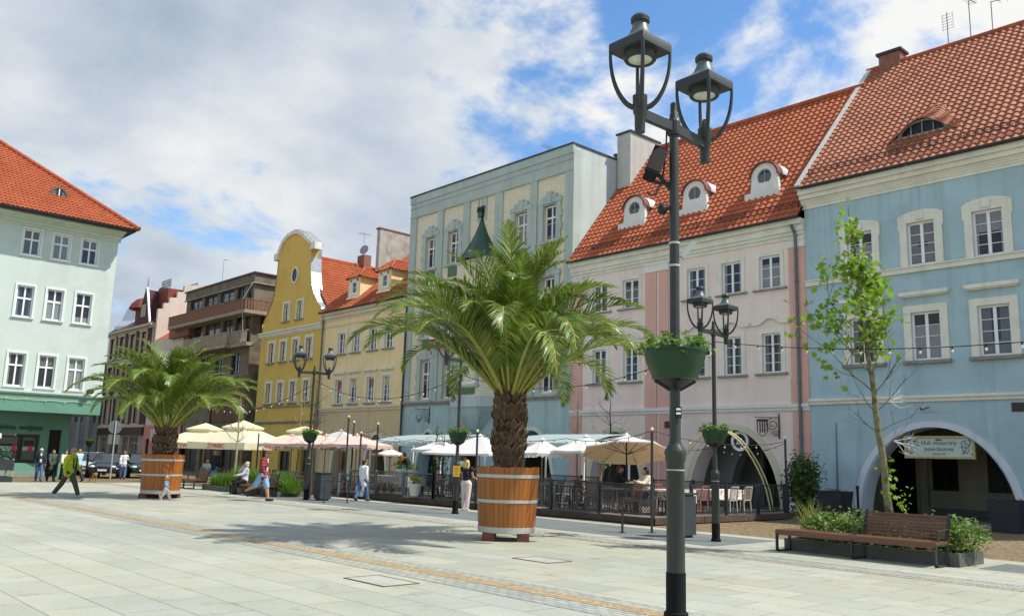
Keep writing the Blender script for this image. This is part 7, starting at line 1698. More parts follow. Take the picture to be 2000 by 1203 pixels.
pot((-28.9, -11.35, .95), .17, .3, 'pot of sunflowers on the floral table left of the green pot', (4, .13, .42), 1); pot((-28.1, -11.35, .95), .19, .28, 'pale pot of bright green leaves on the floral table', None, 2, leaf=LEAFB); pot((-26.95, -12.02, .28), .25, .45, 'large pale pot of yellow pansies hung on the terrace fence', (12, .085, .2), 3); pot((-24.9, -11.4, .75), .1, .2, 'small pot with one pale daisy beside the big white parasol', (1, .14, .4), 4); pot((-31.6, -11.2, .94), .1, .2, 'small pot with a sunflower on the table behind the grey pole', (1, .16, .3), 5)
# garden arch hoop, wall signs
t = thing('garden_arch', 'double golden hoop arch before the right arch of the pink house', 'arch', (-17.2, -6.2, DZ)); b = MB()
for o in (0, .16):
    P = [(-18.6+2.6*k/24+o*.2, -7.6+2.4*k/24+o, DZ+2.75*math.sin(PI*k/24)**.62) for k in range(25)]; b.tube(P, .028, 8)
b.build('hoop', mat('pale_gold', (.52, .45, .22), .45, .1, 6, metal=.2), t, smooth=50); b = MB()
for k in range(2, 24, 2): b.bar((-18.6+2.6*k/24, -7.6+2.4*k/24, DZ+2.75*math.sin(PI*k/24)**.62), (-18.6+2.6*k/24+.03, -7.44+2.4*k/24, DZ+2.75*math.sin(PI*k/24)**.62), .02)
b.build('rung', MATS['pale_gold'], t)
t = thing('ring_sign', 'round white ring sign hanging in the right arch of the pink house', 'sign', (-20.6, .2, 2.8)); b = MB(); n = 28; A = [(-20.6+.42*math.cos(2*PI*k/n), 2.78+.42*math.sin(2*PI*k/n)) for k in range(n+1)]
b.strip(A, [(-20.6+(x+20.6)*.72, 2.78+(z-2.78)*.72) for x, z in A], .15, .2); b.build('ring', WHITE, t); b = MB(); b.prism([(-20.6+(x+20.6)*.72, 2.78+(z-2.78)*.72) for x, z in A[:-1]], .17, .19); b.build('disc', PLANTERD, t); b = MB(); b.box(-20.78, -20.42, .16, .17, 2.66, 2.72); b.prism([(-20.75, 2.76), (-20.45, 2.76), (-20.52, 2.9), (-20.68, 2.9)], .16, .17); b.tube([(-20.6, .18, 3.2), (-20.6, .18, 3.6)], .01, 5); b.build('emblem', WHITE, t)
def bracket_sign(x, z, kind, label):
    t = thing('wrought_iron_sign', label, 'sign', (x, 0, z), 0, 'wrought iron hanging signs'); b = MB(); b.tube([(x, -.05, z-.85), (x, -.05, z+.1), (x, -.05, z+.2)], [.03, .025, .005], 6); b.bar((x, -.05, z), (x-.72, -.5, z), .03)
    def spiral(cx, cy, cz, r, d, turns=1.6):
        P = []
        for k in range(26): u = k/25; a = d+turns*2*PI*u; rr = r*(1-.75*u); P.append((x+(cx+rr*math.cos(a))*.85, -.05-(cx+rr*math.cos(a))*-.55, cz+rr*math.sin(a)))
        b.tube(P, .014, 5)
    spiral(-.25, 0, z-.28, .26, 1.6); spiral(-.12, 0, z-.62, .14, 2.5); b.tube([(x-.75, -.52, z), (x-.8, -.55, z+.04)], [.03, .01], 5); b.build('bracket', IRON, t)
    cx, cy = x-.55, -.4; ux, uy = .85, .53
    if kind == 'shield':
        b = MB(); P = [(-.2, -.08), (.2, -.08), (.2, -.55), (.12, -.68), (0, -.76), (-.12, -.68), (-.2, -.55)]
        for p, q in zip(P, P[1:]+P[:1]): b.bar((cx+p[0]*ux, cy+p[0]*uy, z+p[1]), (cx+q[0]*ux, cy+q[0]*uy, z+q[1]), .03)
        for k in range(9): b.bar((cx-.15*ux, cy-.15*uy, z-.14-k*.055), (cx+.15*ux, cy+.15*uy, z-.16-k*.05), .02)
        for q in (-.1, 0, .1): b.bar((cx+q*ux, cy+q*uy, z-.1), (cx+q*ux*.8, cy+q*uy*.8, z-.62), .024)
        b.bar((cx-.2*ux, cy-.2*uy, z-.12), (cx+.2*ux, cy+.2*uy, z-.12), .08); b.build('shield', IRON, t)
    else:
        b = MB(); P = [(.19*math.sin(a)*(1 if a < PI else 1), -.45-.2*math.cos(a)) for a in np.linspace(0, 2*PI, 18)]; S2 = [(cx+p[0]*ux, cy+p[0]*uy, z+p[1]-.1) for p in P]; b.tube(S2, .016, 5); b.tube([(cx-.1*ux, cy-.1*uy, z-.25), (cx-.08*ux, cy, z-.05), (cx+.08*ux, cy, z-.05), (cx+.1*ux, cy+.1*uy, z-.25)], .013, 5)
        Q = [(-.13, -.40), (-.1, -.62), (0, -.68), (.1, -.62), (.13, -.40)]; b.tube([(cx+p[0]*ux, cy+p[0]*uy, z+p[1]) for p in Q], .016, 5); b.bar((cx, cy, z-.68), (cx, cy, z-.8), .02); b.bar((cx-.08*ux, cy-.08*uy, z-.8), (cx+.08*ux, cy+.08*uy, z-.8), .025); b.build('wine_glass', IRON, t)
        b = MB(); b.prism([(cx-.085, z-.55), (cx+.085, z-.55), (cx+.07, z-.63), (cx, z-.67), (cx-.07, z-.63)], cy-.01, cy+.01); b.build('wine', mat('wine_red', (.12, .01, .02), .5, 0), t)
bracket_sign(-18.62, 3.72, 'shield', 'wrought iron sign with a shield right of the pink house arch'); bracket_sign(-42.0, 4.6, 'glass', 'wrought iron sign shaped like a wine glass on the aqua wall')
t = thing('wall_lantern', 'small black lantern standing above the cream parasols on the brown house canopy', 'lantern', (-70.5, -1.2, 3.75)); b = MB(); b.tube([(-70.5, -1.2, 3.75), (-70.5, -1.2, 5.2)], .06, 6); b.lathe([(.12, 5.2), (.3, 5.9), (.34, 5.95), (.1, 6.3), (.04, 6.5)], -70.5, -1.2, 6); b.build('lantern', IRON, t)
# left edge planter
t = thing('timber_planter', 'timber planter of leafy plants before the mint house at the left picture edge', 'planter', (-48.2, -21.5, 0)); b = MB(); b.box(-48.8, -47.6, -22.3, -20.8, .55, 1.05); b.box(-48.8, -47.6, -22.3, -20.8, 0, .25)
b.build('box', PLANTERD, t); b = MB()
for x, y in ((-48.75, -22.25), (-47.65, -22.25), (-48.75, -20.85), (-47.65, -20.85)): b.box(x-.04, x+.04, y-.04, y+.04, 0, 1.1)
b.build('post', mat('pale_timber', (.35, .28, .14), .8, .2, 5), t); b = MB(); leaf_cloud(b, [(random.uniform(-48.7, -47.7), random.uniform(-22.2, -20.9), random.uniform(1.05, 1.6)) for _ in range(70)], .2, 4, .08, 'oval', .3); b.build('foliage', mat('blue_green_leaf', (.05, .16, .09), .5, .3, 4, trans=.2), t)
# road sign seen from behind
t = thing('road_sign', 'grey back of a round road sign on a thin pole before the parked cars', 'road sign', (-52.4, -14.7, 0)); b = MB(); b.tube([(-52.4, -14.7, 0), (-52.4, -14.7, 3.3)], .04, 8); b.build('pole', GALV, t); b = MB(); b.tube([(-52.44, -14.7, 2.95), (-52.47, -14.7, 2.95)], .38, 20); b.build('disc', SIGNG, t); b = MB(); b.obox((-52.47, -14.7, 2.25), (.03, .62, .55)); b.build('plate', SIGNG, t)
# cars
def car(loc, rz, label, m, kind=0):
    t = thing('parked_car', label, 'car', loc, rz, 'cars parked in the side street'); b = MB(local=True)
    # body sections along x (front at +x): (x, half width, z bottom, z belt)
    S_ = [(-2.0, .70, .42, .80), (-1.92, .80, .30, .92), (-1.2, .85, .26, .95), (0, .86, .24, .95), (.95, .85, .26, .92), (1.55, .83, .28, .82), (1.92, .76, .30, .70), (2.02, .62, .40, .60)]; n = 10; rings = []
    for x, w, z0, z1 in S_:
        rg = []
        for k in range(n+1):
            u = k/n
            if u <= .3: rg.append((x, -w*(.9+.1*min(1, u/.15)), z0+(z1-.1-z0)*u/.3))
            elif u < .7: v = (u-.3)/.4; rg.append((x, -w*.97+2*w*.97*v, z1-.1+.1*math.sin(PI*v)**.4))
            else: rg.append((x, w*(.9+.1*min(1, (1-u)/.15)), z0+(z1-.1-z0)*(1-u)/.3))
        rings.append(rg)
    for a, c in zip(rings[:-1], rings[1:]):
        for k in range(n): b.face([a[k], a[k+1], c[k+1], c[k]])
        b.face([a[0], c[0], c[-1], a[-1]])
    b.face(rings[0]); b.face(rings[-1][::-1]); body = b.build('body', m, t, smooth=50)
    # cabin: roof in paint, glass round it
    lo = [(-1.75, .70), (1.0, .74)]; b = MB(local=True); rz_ = 1.45
    V = [(-1.8, -.74, .90), (1.0, -.76, .90), (1.0, .76, .90), (-1.8, .74, .90), (-1.45, -.58, rz_-.03), (.15, -.6, rz_), (.15, .6, rz_), (-1.45, .58, rz_-.03)]
    b.add(V, [(0, 1, 5, 4), (1, 2, 6, 5), (2, 3, 7, 6), (3, 0, 4, 7)]); g = b.build('windscreen', GLC, body)
    b = MB(local=True); b.obox((-.65, 0, rz_), (1.66, 1.2, .05)); 
    for sy_ in (-1, 1): b.bar((1.0, .76*sy_, .9), (.15, .6*sy_, rz_), .06); b.bar((-1.8, .74*sy_, .9), (-1.45, .58*sy_, rz_), .09); b.bar((-.4, .77*sy_, .9), (-.45, .6*sy_, rz_), .06)
    b.build('roof', m, t)
    for x in (-1.25, 1.25):
        for y in (-.80, .80):
            b = MB(local=True); b.tube([(x, y-.1, .31), (x, y+.1, .31)], .31, 18); w = b.build('wheel', mat('tyre', (.015, .015, .016), .9, .2, 8), t, smooth=40); q = MB(local=True); s_ = 1 if y > 0 else -1; q.tube([(x, y+.09*s_, .31), (x, y+.115*s_, .31)], .19, 14); q.build('rim', ZINC, w, smooth=40)
    for y in (-.56, .56): b = MB(local=True); b.ell((1.86, y, .66), (.16, .17, .09)); b.build('headlight', mat('headlight', (.7, .72, .72), .1, .05, 5, spec=.8), t, smooth=60)
    b = MB(local=True); b.box(2.0, 2.05, -.26, .26, .42, .53); b.build('number_plate', WHITE, t); b = MB(local=True); b.box(1.97, 2.03, -.45, .45, .56, .62); b.box(1.95, 2.02, -.7, .7, .3, .38); b.build('grille', IRON, t)
    for y in (-.9, .9): b = MB(local=True); b.ell((.75, y, .98), (.08, .1, .07)); b.build('mirror', m, t)
    return t
CD = mat('car_paint_navy', (.012, .016, .035), .18, .05, 2, spec=.7); CG = mat('car_paint_green', (.010, .028, .022), .18, .05, 2, spec=.7); CB = mat('car_paint_silver', (.45, .52, .56), .25, .05, 2, spec=.7)
car((-55.9, -13.7, 0), R(-28), 'black car facing the square with a white number plate, middle of the parked row', CD); car((-56.4, -11.6, 0), R(-14), 'dark green car beside the farther palm tub, rightmost of the parked cars', CG); car((-60.6, -13.5, 0), R(-30), 'silver blue car half hidden behind the far lamp pole, leftmost of the parked cars', CB)
c2 = car((-60.4, -8.8, 0), R(-14), 'dark car behind the farther palm tub, farthest of the parked cars', CD)
# ------------------------------------------------------------------ people
SKIN = mat('skin', (.48, .26, .17), .6, .06, 6); SHOE = mat('dark_shoe', (.03, .028, .028), .6, .2, 6); SHOEW = mat('pale_shoe', (.55, .54, .52), .6, .1, 6)
EYE = mat('eye', (.02, .015, .012), .3, 0)
BAKE = []
def skin_mesh(name, m, prims, parent, vox=.012, sm=3, M=None):
    """one closed surface grown round tapered capsules ('c', p, r, q, r2) and ellipsoids ('e', c, (rx, ry, rz))"""
    b = MB(local=True)
    for p in prims:
        if p[0] == 'e': b.ell(p[1], p[2], 12, 8, M=p[3] if len(p) > 3 else None)
        else:
            A, r, B_, r2 = Vector(p[1]), p[2], Vector(p[3]), p[4]; d = B_-A; L = d.length
            if L < 1e-5: b.ell(A, (r,)*3, 10, 6); continue
            d /= L; P = []; Rr = []
            for k in range(4): a = PI/2*(k/3.5); P.append(A-d*r*math.cos(a)); Rr.append(max(.15*r, r*math.sin(a)))
            P.append(A+d*L*.02); Rr.append(r); P.append(B_-d*L*.02); Rr.append(r2)
            for k in range(3, -1, -1): a = PI/2*(k/3.5); P.append(B_+d*r2*math.cos(a)); Rr.append(max(.15*r2, r2*math.sin(a)))
            b.tube(P, Rr, 10)
    o = b.build(name, m, parent, smooth=180)
    md = o.modifiers.new('r', 'REMESH'); md.mode = 'VOXEL'; md.voxel_size = vox; md.use_smooth_shade = True
    if sm: ms = o.modifiers.new('s', 'SMOOTH'); ms.iterations = sm; ms.factor = .5
    BAKE.append(o); return o
def person(loc, face, H, label, top, legs, shoes=SHOE, hair=None, pose='walk', female=False, armL=(-25, 25, 8), armR=(20, 30, 8), legL=(25, 8), legR=(-22, 28), lean=0, hairstyle='short', topkind='jacket', legkind='long', head=(0, 0), extra=None, kid=False, skin=None, group=None, knee=None, hand_up=None, elev=0):
    """built in its own frame: x right, y forward, z up, unit height, then scaled by H"""
    skin = skin or SKIN
    t = thing('person', label, 'person', loc, face-PI/2, group); s = H
    V = lambda x, y, z: Vector((x, y, z))*s
    sw = .098 if female else .112; hw = .052
    if kid: sw, hw = .115, .06
    hipz = .515 if not kid else .44; shz = .815 if not kid else .73; hr = 1.0 if not kid else 1.38; hc = .925 if not kid else .885
    if pose == 'sit': dz = hipz-.275 if not knee else hipz-knee; hipz -= dz; shz -= dz; hc -= dz
    ly = math.tan(R(lean))
    up = lambda z: max(0, z-hipz)*ly
    sho = {sg: V(sg*sw, up(shz), shz) for sg in (-1, 1)}; hip = {sg: V(sg*hw, 0, hipz) for sg in (-1, 1)}
    th, sk = (.24, .235) if not kid else (.20, .20)
    J = {}
    for sg, (a, kb) in ((-1, legL), (1, legR)):
        if pose == 'sit': a, kb = 82+sg*3, 85+sg*6
        ra = R(a); k = hip[sg]+V(sg*.006, math.sin(ra)*th, -math.cos(ra)*th); rb = ra-R(kb); an = k+V(0, math.sin(rb)*sk, -math.cos(rb)*sk); J[sg] = (k, an, rb)
    if pose != 'sit':
        low = min(J[sg][1].z for sg in (-1, 1)); off = .042*s-low
    else: off = .045*s-min(J[sg][1].z for sg in (-1, 1))
    mv = Vector((0, 0, off)); root_off = mv
    def S(v): return v+mv
    body, cloth, trou, shoe = [], [], [], []
    q = .012*s
    # legs
    for sg in (-1, 1):
        k, an, rb = J[sg]; h = S(hip[sg]); k = S(k); an = S(an); r0, r1, r2 = .056*s, .038*s, .024*s
        if kid: r0, r1, r2 = .062*s, .045*s, .032*s
        body += [('c', h, r0, k, r1), ('c', k, r1, k.lerp(an, .35), r1*1.02), ('c', k.lerp(an, .3), r1*1.03, an, r2)]
        pitch = rb*.5 if pose != 'sit' else 0
        fd = Vector((sg*.12, math.cos(pitch), math.sin(pitch)*1.0 if rb > 0 else math.sin(rb)*.9)).normalized(); fl = .098*s; heel = an-fd*.03*s+Vector((0, 0, -.018*s)); toe = an+fd*fl+Vector((0, 0, -.024*s))
        body += [('c', heel, .020*s, toe, .016*s)]
        shoe += [[('c', heel, .027*s, an.lerp(toe, .5)+Vector((0, 0, -.008*s)), .027*s), ('c', an.lerp(toe, .5)+Vector((0, 0, -.010*s)), .027*s, toe, .021*s), ('c', an+Vector((0, 0, -.005*s)), .026*s, heel, .028*s)]]
        if legkind in ('long', 'wide'):
            w = 1.0 if legkind == 'long' else 1.35; trou += [('c', h, r0+q, k, (r1+q)*w), ('c', k, (r1+q)*w, an+(k-an)*.06, (r2+q*1.5)*w)]
        elif legkind == 'shorts': trou += [('c', h, r0+q, h.lerp(k, .95), r1+q*2.0)]
        elif legkind == 'bare': trou += []
    # trunk
    T = lambda z, rx, ry, rz, x=0, y=0: ('e', S(V(x, y+up(z), z)), (rx*s, ry*s, rz*s))
    fem = .9 if female else 1.0
    tor = [T(hipz+.015, .088, .07, .075), T(hipz+.10, .078*fem, .062, .10), T(hipz+.20, .092*fem, .068, .105, 0, .004), T(shz-.035, .095*fem, .062, .075), ('c', sho[-1]+mv, .040*s*fem, sho[1]+mv, .040*s*fem)]
    body += tor
    nk = S(V(0, up(shz), shz+.01)); hx, hy = head; hd = S(V(hx, up(hc)+.012+hy, hc)); body += [('c', nk, .036*s, hd-Vector((0, 0, .03*s)), .032*s)]
    hs = s*hr
    body += [('e', hd, (.044*hs, .054*hs, .062*hs)), ('e', hd+Vector((0, .018*hs, -.035*hs)), (.031*hs, .036*hs, .030*hs)), ('e', hd+Vector((0, .054*hs, -.008*hs)), (.008*hs, .013*hs, .013*hs)), ('e', hd+Vector((.045*hs, -.004*hs, -.006*hs)), (.007*hs, .012*hs, .018*hs)), ('e', hd+Vector((-.045*hs, -.004*hs, -.006*hs)), (.007*hs, .012*hs, .018*hs)), ('c', hd+Vector((-.012*hs, .049*hs, -.036*hs)), .006*hs, hd+Vector((.012*hs, .049*hs, -.036*hs)), .006*hs)]
    # arms
    ua, fa = (.165, .14) if not kid else (.14, .12); W_ = {}
    for sg, (a, eb, ab) in ((-1, armL), (1, armR)):
        sh = sho[sg]+mv; ra, rab = R(a), R(ab)
        el = sh+V(sg*math.sin(rab)*ua, math.sin(ra)*ua*math.cos(rab), -math.cos(ra)*ua*math.cos(rab)); rb = ra+R(eb); wr = el+V(sg*math.sin(rab)*.4*fa, math.sin(rb)*fa, -math.cos(rb)*fa)
        if hand_up == sg: el = sh+V(sg*.03, .13, -.06); wr = hd+Vector((sg*.035*s, .06*s, -.04*s))
        W_[sg] = wr; d = (wr-el).normalized()
        body += [('c', sh, .034*s*fem, el, .026*s*fem), ('c', el, .027*s*fem, wr, .018*s*fem)]
        # hand: palm, four curled fingers of unequal length, thumb from the side of the palm
        side = Vector((0, 1, 0)); side = (side-d*side.dot(d)).normalized(); nrm = d.cross(side); pc = wr+d*.030*s; body += [('e', pc, (.013*s, .022*s, .026*s), Matrix((nrm, side, d)).transposed())]
        for f, (oy, ln) in enumerate(((.016, .036), (.006, .042), (-.005, .039), (-.015, .030))):
            p0 = pc+d*.020*s+side*oy*s; p1 = p0+d*ln*.5*s-nrm*sg*.004*s; p2 = p1+(d*.8-nrm*sg*.6).normalized()*ln*.5*s; body += [('c', p0, .0062*s, p1, .0058*s), ('c', p1, .0058*s, p2, .005*s)]
        p0 = pc+side*.020*s-d*.008*s; p1 = p0+(side*.7+d*.7).normalized()*.022*s; p2 = p1+(side*.2+d)*.016*s; body += [('c', p0, .008*s, p1, .0072*s), ('c', p1, .0072*s, p2, .006*s)]
        cut = .45 if topkind == 'tee' else .92
        if topkind == 'vest': cloth += [('c', sh, .04*s*fem, sh.lerp(el, .25), .036*s)]
        elif topkind == 'tee': cloth += [('c', sh, .046*s*fem, sh.lerp(el, .7), .042*s)]
        else: cloth += [('c', sh, .046*s*fem, el, .040*s), ('c', el, .040*s, el.lerp(wr, .92), .031*s)]
    g = 1.22 if topkind in ('jacket', 'long') else 1.14
    cloth += [('e', p[1], (p[2][0]*g, p[2][1]*g*1.05, p[2][2]*1.06)) if p[0] == 'e' else ('c', p[1], p[2]*1.22, p[3], p[4]*1.22) for p in tor[1:]]
    cloth += [('c', nk-Vector((0, 0, .01*s)), .048*s, nk+Vector((0, 0, .012*s)), .040*s)]
    if topkind in ('jacket', 'long'):
        dn = .045 if topkind == 'jacket' else .12
        if pose == 'sit': dn = .0
        cloth += [T(hipz+.02, .105, .088, .07), ('c', S(V(-.035, 0, hipz+.04)), .072*s, S(V(-.045, -.005, hipz-dn)), .068*s), ('c', S(V(.035, 0, hipz+.04)), .072*s, S(V(.045, -.005, hipz-dn)), .068*s)]
    trou += [T(hipz+.02, .098, .080, .072), T(hipz+.06, .088, .072, .05)]
    vb = .0088*s*(1 if s > 1.2 else .8)
    bo = skin_mesh('body', skin, body, t, vb, 2)
    skin_mesh('upper_clothing', top, cloth, t, .012*s, 3)
    if legkind != 'bare' or True: skin_mesh('trousers' if legkind in ('long', 'wide') else 'shorts', legs, trou, t, .012*s, 3)
    if shoes is not None:
        for pr in shoe: skin_mesh('shoe', shoes, pr, t, .009*s, 2)
    for sx in (-1, 1):
        b = MB(local=True); b.ell(hd+Vector((sx*.018*hs, .050*hs, .004*hs)), (.007*hs, .005*hs, .0045*hs), 8, 6); b.build('eye', EYE, t)
    if hair is not None:
        hp = [('e', hd+Vector((0, -.010*hs, .014*hs)), (.049*hs, .057*hs, .060*hs)), ('e', hd+Vector((0, -.026*hs, -.01*hs)), (.046*hs, .042*hs, .052*hs))]
        if hairstyle == 'long':
            for k in range(5): x = (-.036+.018*k)*hs; hp += [('c', hd+Vector((x, -.035*hs, .01*hs)), .022*hs, hd+Vector((x*1.25, -.055*hs+up(0), -.19*hs)), .018*hs)]
            hp += [('c', hd+Vector((-.042*hs, -.005*hs, .01*hs)), .014*hs, hd+Vector((-.05*hs, -.02*hs, -.12*hs)), .014*hs), ('c', hd+Vector((.042*hs, -.005*hs, .01*hs)), .014*hs, hd+Vector((.05*hs, -.02*hs, -.12*hs)), .014*hs)]
        if hairstyle == 'bob': hp += [('e', hd+Vector((0, -.02*hs, -.03*hs)), (.056*hs, .05*hs, .045*hs)), ('e', hd+Vector((0, -.03*hs, .03*hs)), (.05*hs, .05*hs, .045*hs))]
        if hairstyle == 'bun': hp += [('e', hd+Vector((0, -.06*hs, .03*hs)), (.026*hs,)*3)]
        if hairstyle == 'curls':
            rr = random.Random(4)
            for k in range(26): a = rr.uniform(0, 2*PI); z = rr.uniform(-.04, .06); r = math.sqrt(max(0, 1-(z/.075)**2))*.056; hp += [('e', hd+Vector((r*math.cos(a)*hs, (-.014+r*math.sin(a)*.8 if math.sin(a) < .5 else .0)*hs, z*hs+.01*hs)), (.018*hs,)*3)]
        # trim: keep the face free
        skin_mesh('hair', hair, hp, t, .008*hs, 1)
        fp = [('e', hd+Vector((0, .026*hs, -.010*hs)), (.040*hs, .034*hs, .046*hs))]; skin_mesh('face', skin, fp+[('e', hd+Vector((0, .062*hs, -.008*hs)), (.007*hs, .009*hs, .012*hs)), ('e', hd+Vector((0, .04*hs, -.045*hs)), (.022*hs, .02*hs, .016*hs))], t, .007*hs, 1)
    t['_'] = 0; del t['_']
    return dict(t=t, hd=hd, W=W_, S=S, V=V, nk=nk, hip=hip, mv=mv, J=J, s=s, up=up, shz=shz, hipz=hipz, sho=sho)
def bake():
    dg = bpy.context.evaluated_depsgraph_get()
    for o in BAKE:
        me = bpy.data.meshes.new_from_object(o.evaluated_get(dg)); old = o.data; o.modifiers.clear(); o.data = me
        me.polygons.foreach_set('use_smooth', [True]*len(me.polygons)); bpy.data.meshes.remove(old)
def bag(name, label, cat, p, size, m, hang=.25):
    t = thing(name, label, cat, p); b = MB(local=True); w, d, h = size
    V = [(-w*.42, -d*.4, -hang), (w*.42, -d*.4, -hang), (w*.42, d*.4, -hang), (-w*.42, d*.4, -hang), (-w*.5, -d*.5, -hang-h*.5), (w*.5, -d*.5, -hang-h*.5), (w*.5, d*.5, -hang-h*.5), (-w*.5, d*.5, -hang-h*.5), (-w*.46, -d*.45, -hang-h), (w*.46, -d*.45, -hang-h), (w*.46, d*.45, -hang-h), (-w*.46, d*.45, -hang-h)]
    b.add(V, [(0, 3, 2, 1), (0, 1, 5, 4), (1, 2, 6, 5), (2, 3, 7, 6), (3, 0, 4, 7), (4, 5, 9, 8), (5, 6, 10, 9), (6, 7, 11, 10), (7, 4, 8, 11), (8, 9, 10, 11)]); b.build('body', m, t)
    b = MB(local=True)
    for y in (-d*.3, d*.3): b.tube([(-w*.25, y, -hang), (-w*.15, y*.5, -.03), (0, 0, 0), (w*.15, y*.5, -.03), (w*.25, y, -hang)], .008, 5)
    b.build('handle', m, t); return t
LIME = mat('lime_jacket', (.36, .42, .015), .75, .12, 5, .2, 25); OLV = mat('olive_trousers', (.045, .065, .035), .85, .15, 5, .2, 25); NAVY = mat('navy_cloth', (.022, .028, .045), .85, .15, 5, .15, 25); JEAN = mat('blue_jeans', (.09, .16, .32), .85, .2, 5, .2, 30); JEANL = mat('light_denim', (.25, .40, .60), .85, .2, 5, .2, 30)
WHC = mat('white_cotton', (.78, .78, .76), .9, .05, 5, .2, 20); BLK = mat('black_cloth', (.014, .014, .016), .85, .2, 5, .15, 20); LBL = mat('light_blue_hoodie', (.42, .60, .78), .85, .08, 5, .15, 20); CREAMC = mat('cream_knit', (.70, .63, .46), .9, .08, 8, .3, 40); GREYV = mat('pale_lilac_jacket', (.55, .55, .62), .85, .1, 5, .2, 20); PINKT = mat('blush_trousers', (.70, .56, .52), .85, .05, 5, .15, 20)
HB = mat('brown_hair', (.10, .05, .025), .7, .3, 12, .4, 60); HD = mat('dark_hair', (.018, .014, .012), .6, .3, 12, .4, 60); HL = mat('blonde_hair', (.58, .43, .17), .6, .25, 12, .4, 60); HG = mat('grey_blonde_hair', (.55, .50, .40), .7, .2, 12, .4, 60); HR = mat('light_brown_hair', (.34, .20, .10), .7, .25, 12, .4, 60)
def plaid_mat():
    m, N, L, b = nodes_mat('red_plaid'); b.inputs['Roughness'].default_value = .9; tc = N.new('ShaderNodeTexCoord'); sp = N.new('ShaderNodeSeparateXYZ'); L.new(tc.outputs['Object'], sp.inputs[0]); col = None
    ad = N.new('ShaderNodeMath'); ad.operation = 'ADD'; L.new(sp.outputs[0], ad.inputs[0]); L.new(sp.outputs[1], ad.inputs[1]); prev = (.46, .05, .055, 1)
    def stripes(src, freq, lo):
        a = N.new('ShaderNodeMath'); a.operation = 'MULTIPLY'; L.new(src, a.inputs[0]); a.inputs[1].default_value = freq; s_ = N.new('ShaderNodeMath'); s_.operation = 'SINE'; L.new(a.outputs[0], s_.inputs[0]); g = N.new('ShaderNodeMath'); g.operation = 'GREATER_THAN'; L.new(s_.outputs[0], g.inputs[0]); g.inputs[1].default_value = lo; return g.outputs[0]
    cur = None
    for src in (ad.outputs[0], sp.outputs[2]):
        mx = N.new('ShaderNodeMix'); mx.data_type = 'RGBA'; k = N.new('ShaderNodeMath'); k.operation = 'MULTIPLY'; L.new(stripes(src, 62, .1), k.inputs[0]); k.inputs[1].default_value = .72; L.new(k.outputs[0], mx.inputs[0])
        if cur is None: mx.inputs[6].default_value = prev
        else: L.new(cur, mx.inputs[6])
        mx.inputs[7].default_value = (.03, .02, .025, 1); cur = mx.outputs[2]
    L.new(cur, b.inputs['Base Color']); return m
PLAID = plaid_mat()
RIGHT = math.atan2(.743, .669)      # heading of the picture's right-hand direction
# man in the lime jacket
P = person((-33.45, -22.36, 0), RIGHT-.15, 1.80, 'man in a lime green jacket and olive trousers striding to the right across the square', LIME, OLV, SHOEW, HR, legL=(27, 4), legR=(-24, 14), armL=(10, 28, 9), armR=(-14, 22, 9), lean=5, head=(0, .012))
b = MB(local=True); h = P['hd']; b.box(h.x-.075, h.x+.075, h.y+.070, h.y+.092, h.z-.012, h.z+.022); b.bar((h.x-.075, h.y+.08, h.z+.01), (h.x-.085, h.y-.01, h.z+.01), .012); b.bar((h.x+.075, h.y+.08, h.z+.01), (h.x+.085, h.y-.01, h.z+.01), .012); b.build('sunglasses', BLK, P['t'])
b = MB(local=True); n = P['nk']; b.bar((n.x+.09, n.y+.13, n.z-.05), (n.x+.07, n.y+.15, n.z-.42), .035, .02); b.bar((n.x-.09, n.y+.13, n.z-.05), (n.x-.07, n.y+.15, n.z-.42), .035, .02); b.build('backpack_strap', BLK, P['t'])
b = MB(local=True); b.ell((n.x, n.y-.19, n.z-.22), (.14, .09, .22)); b.build('backpack', mat('backpack_grey', (.10, .12, .05), .8, .1, 6), P['t'], smooth=60)
b = MB(local=True); b.tube([(n.x-.08, n.y, n.z+.02), (n.x, n.y+.07, n.z+.0), (n.x+.08, n.y, n.z+.02), (n.x, n.y-.08, n.z+.04), (n.x-.08, n.y, n.z+.02)], .028, 8); b.build('collar', LIME, P['t'], smooth=60)
# toddler
person((-30.95, -19.85, 0), RIGHT-.1, .88, 'toddler in a light denim jacket walking in front of the farther palm tub', JEANL, PINKT, SHOEW, HL, kid=True, hairstyle='curls', legL=(24, 6), legR=(-20, 12), armL=(-20, 30, 14), armR=(25, 40, 14))
# man in the plaid shirt
P = person((-29.7, -16.86, 0), RIGHT-.2, 1.84, 'man in a red plaid shirt, cap and denim shorts walking right past the bench', PLAID, JEANL, SHOE, HD, legkind='shorts', legL=(16, 4), legR=(-30, 32), armL=(-6, 22, 8), armR=(10, 18, 8), lean=3, head=(0, .015))
h = P['hd']; b = MB(local=True); b.ell((h.x, h.y-.01, h.z+.035), (.092, .108, .085), 16, 10); b.box(h.x-.06, h.x+.06, h.y+.07, h.y+.19, h.z+.035, h.z+.05); b.build('cap', mat('maroon_cap', (.20, .035, .06), .8, .15, 8), P['t'], smooth=50)
b = MB(local=True); n = P['nk']; b.ell((n.x, n.y+.115, n.z-.22), (.055, .03, .26)); b.build('tee_shirt', WHC, P['t'], smooth=60); b = MB(local=True); b.ell((h.x, h.y+.055, h.z-.07), (.05, .05, .045)); b.build('beard', HD, P['t'], smooth=60)
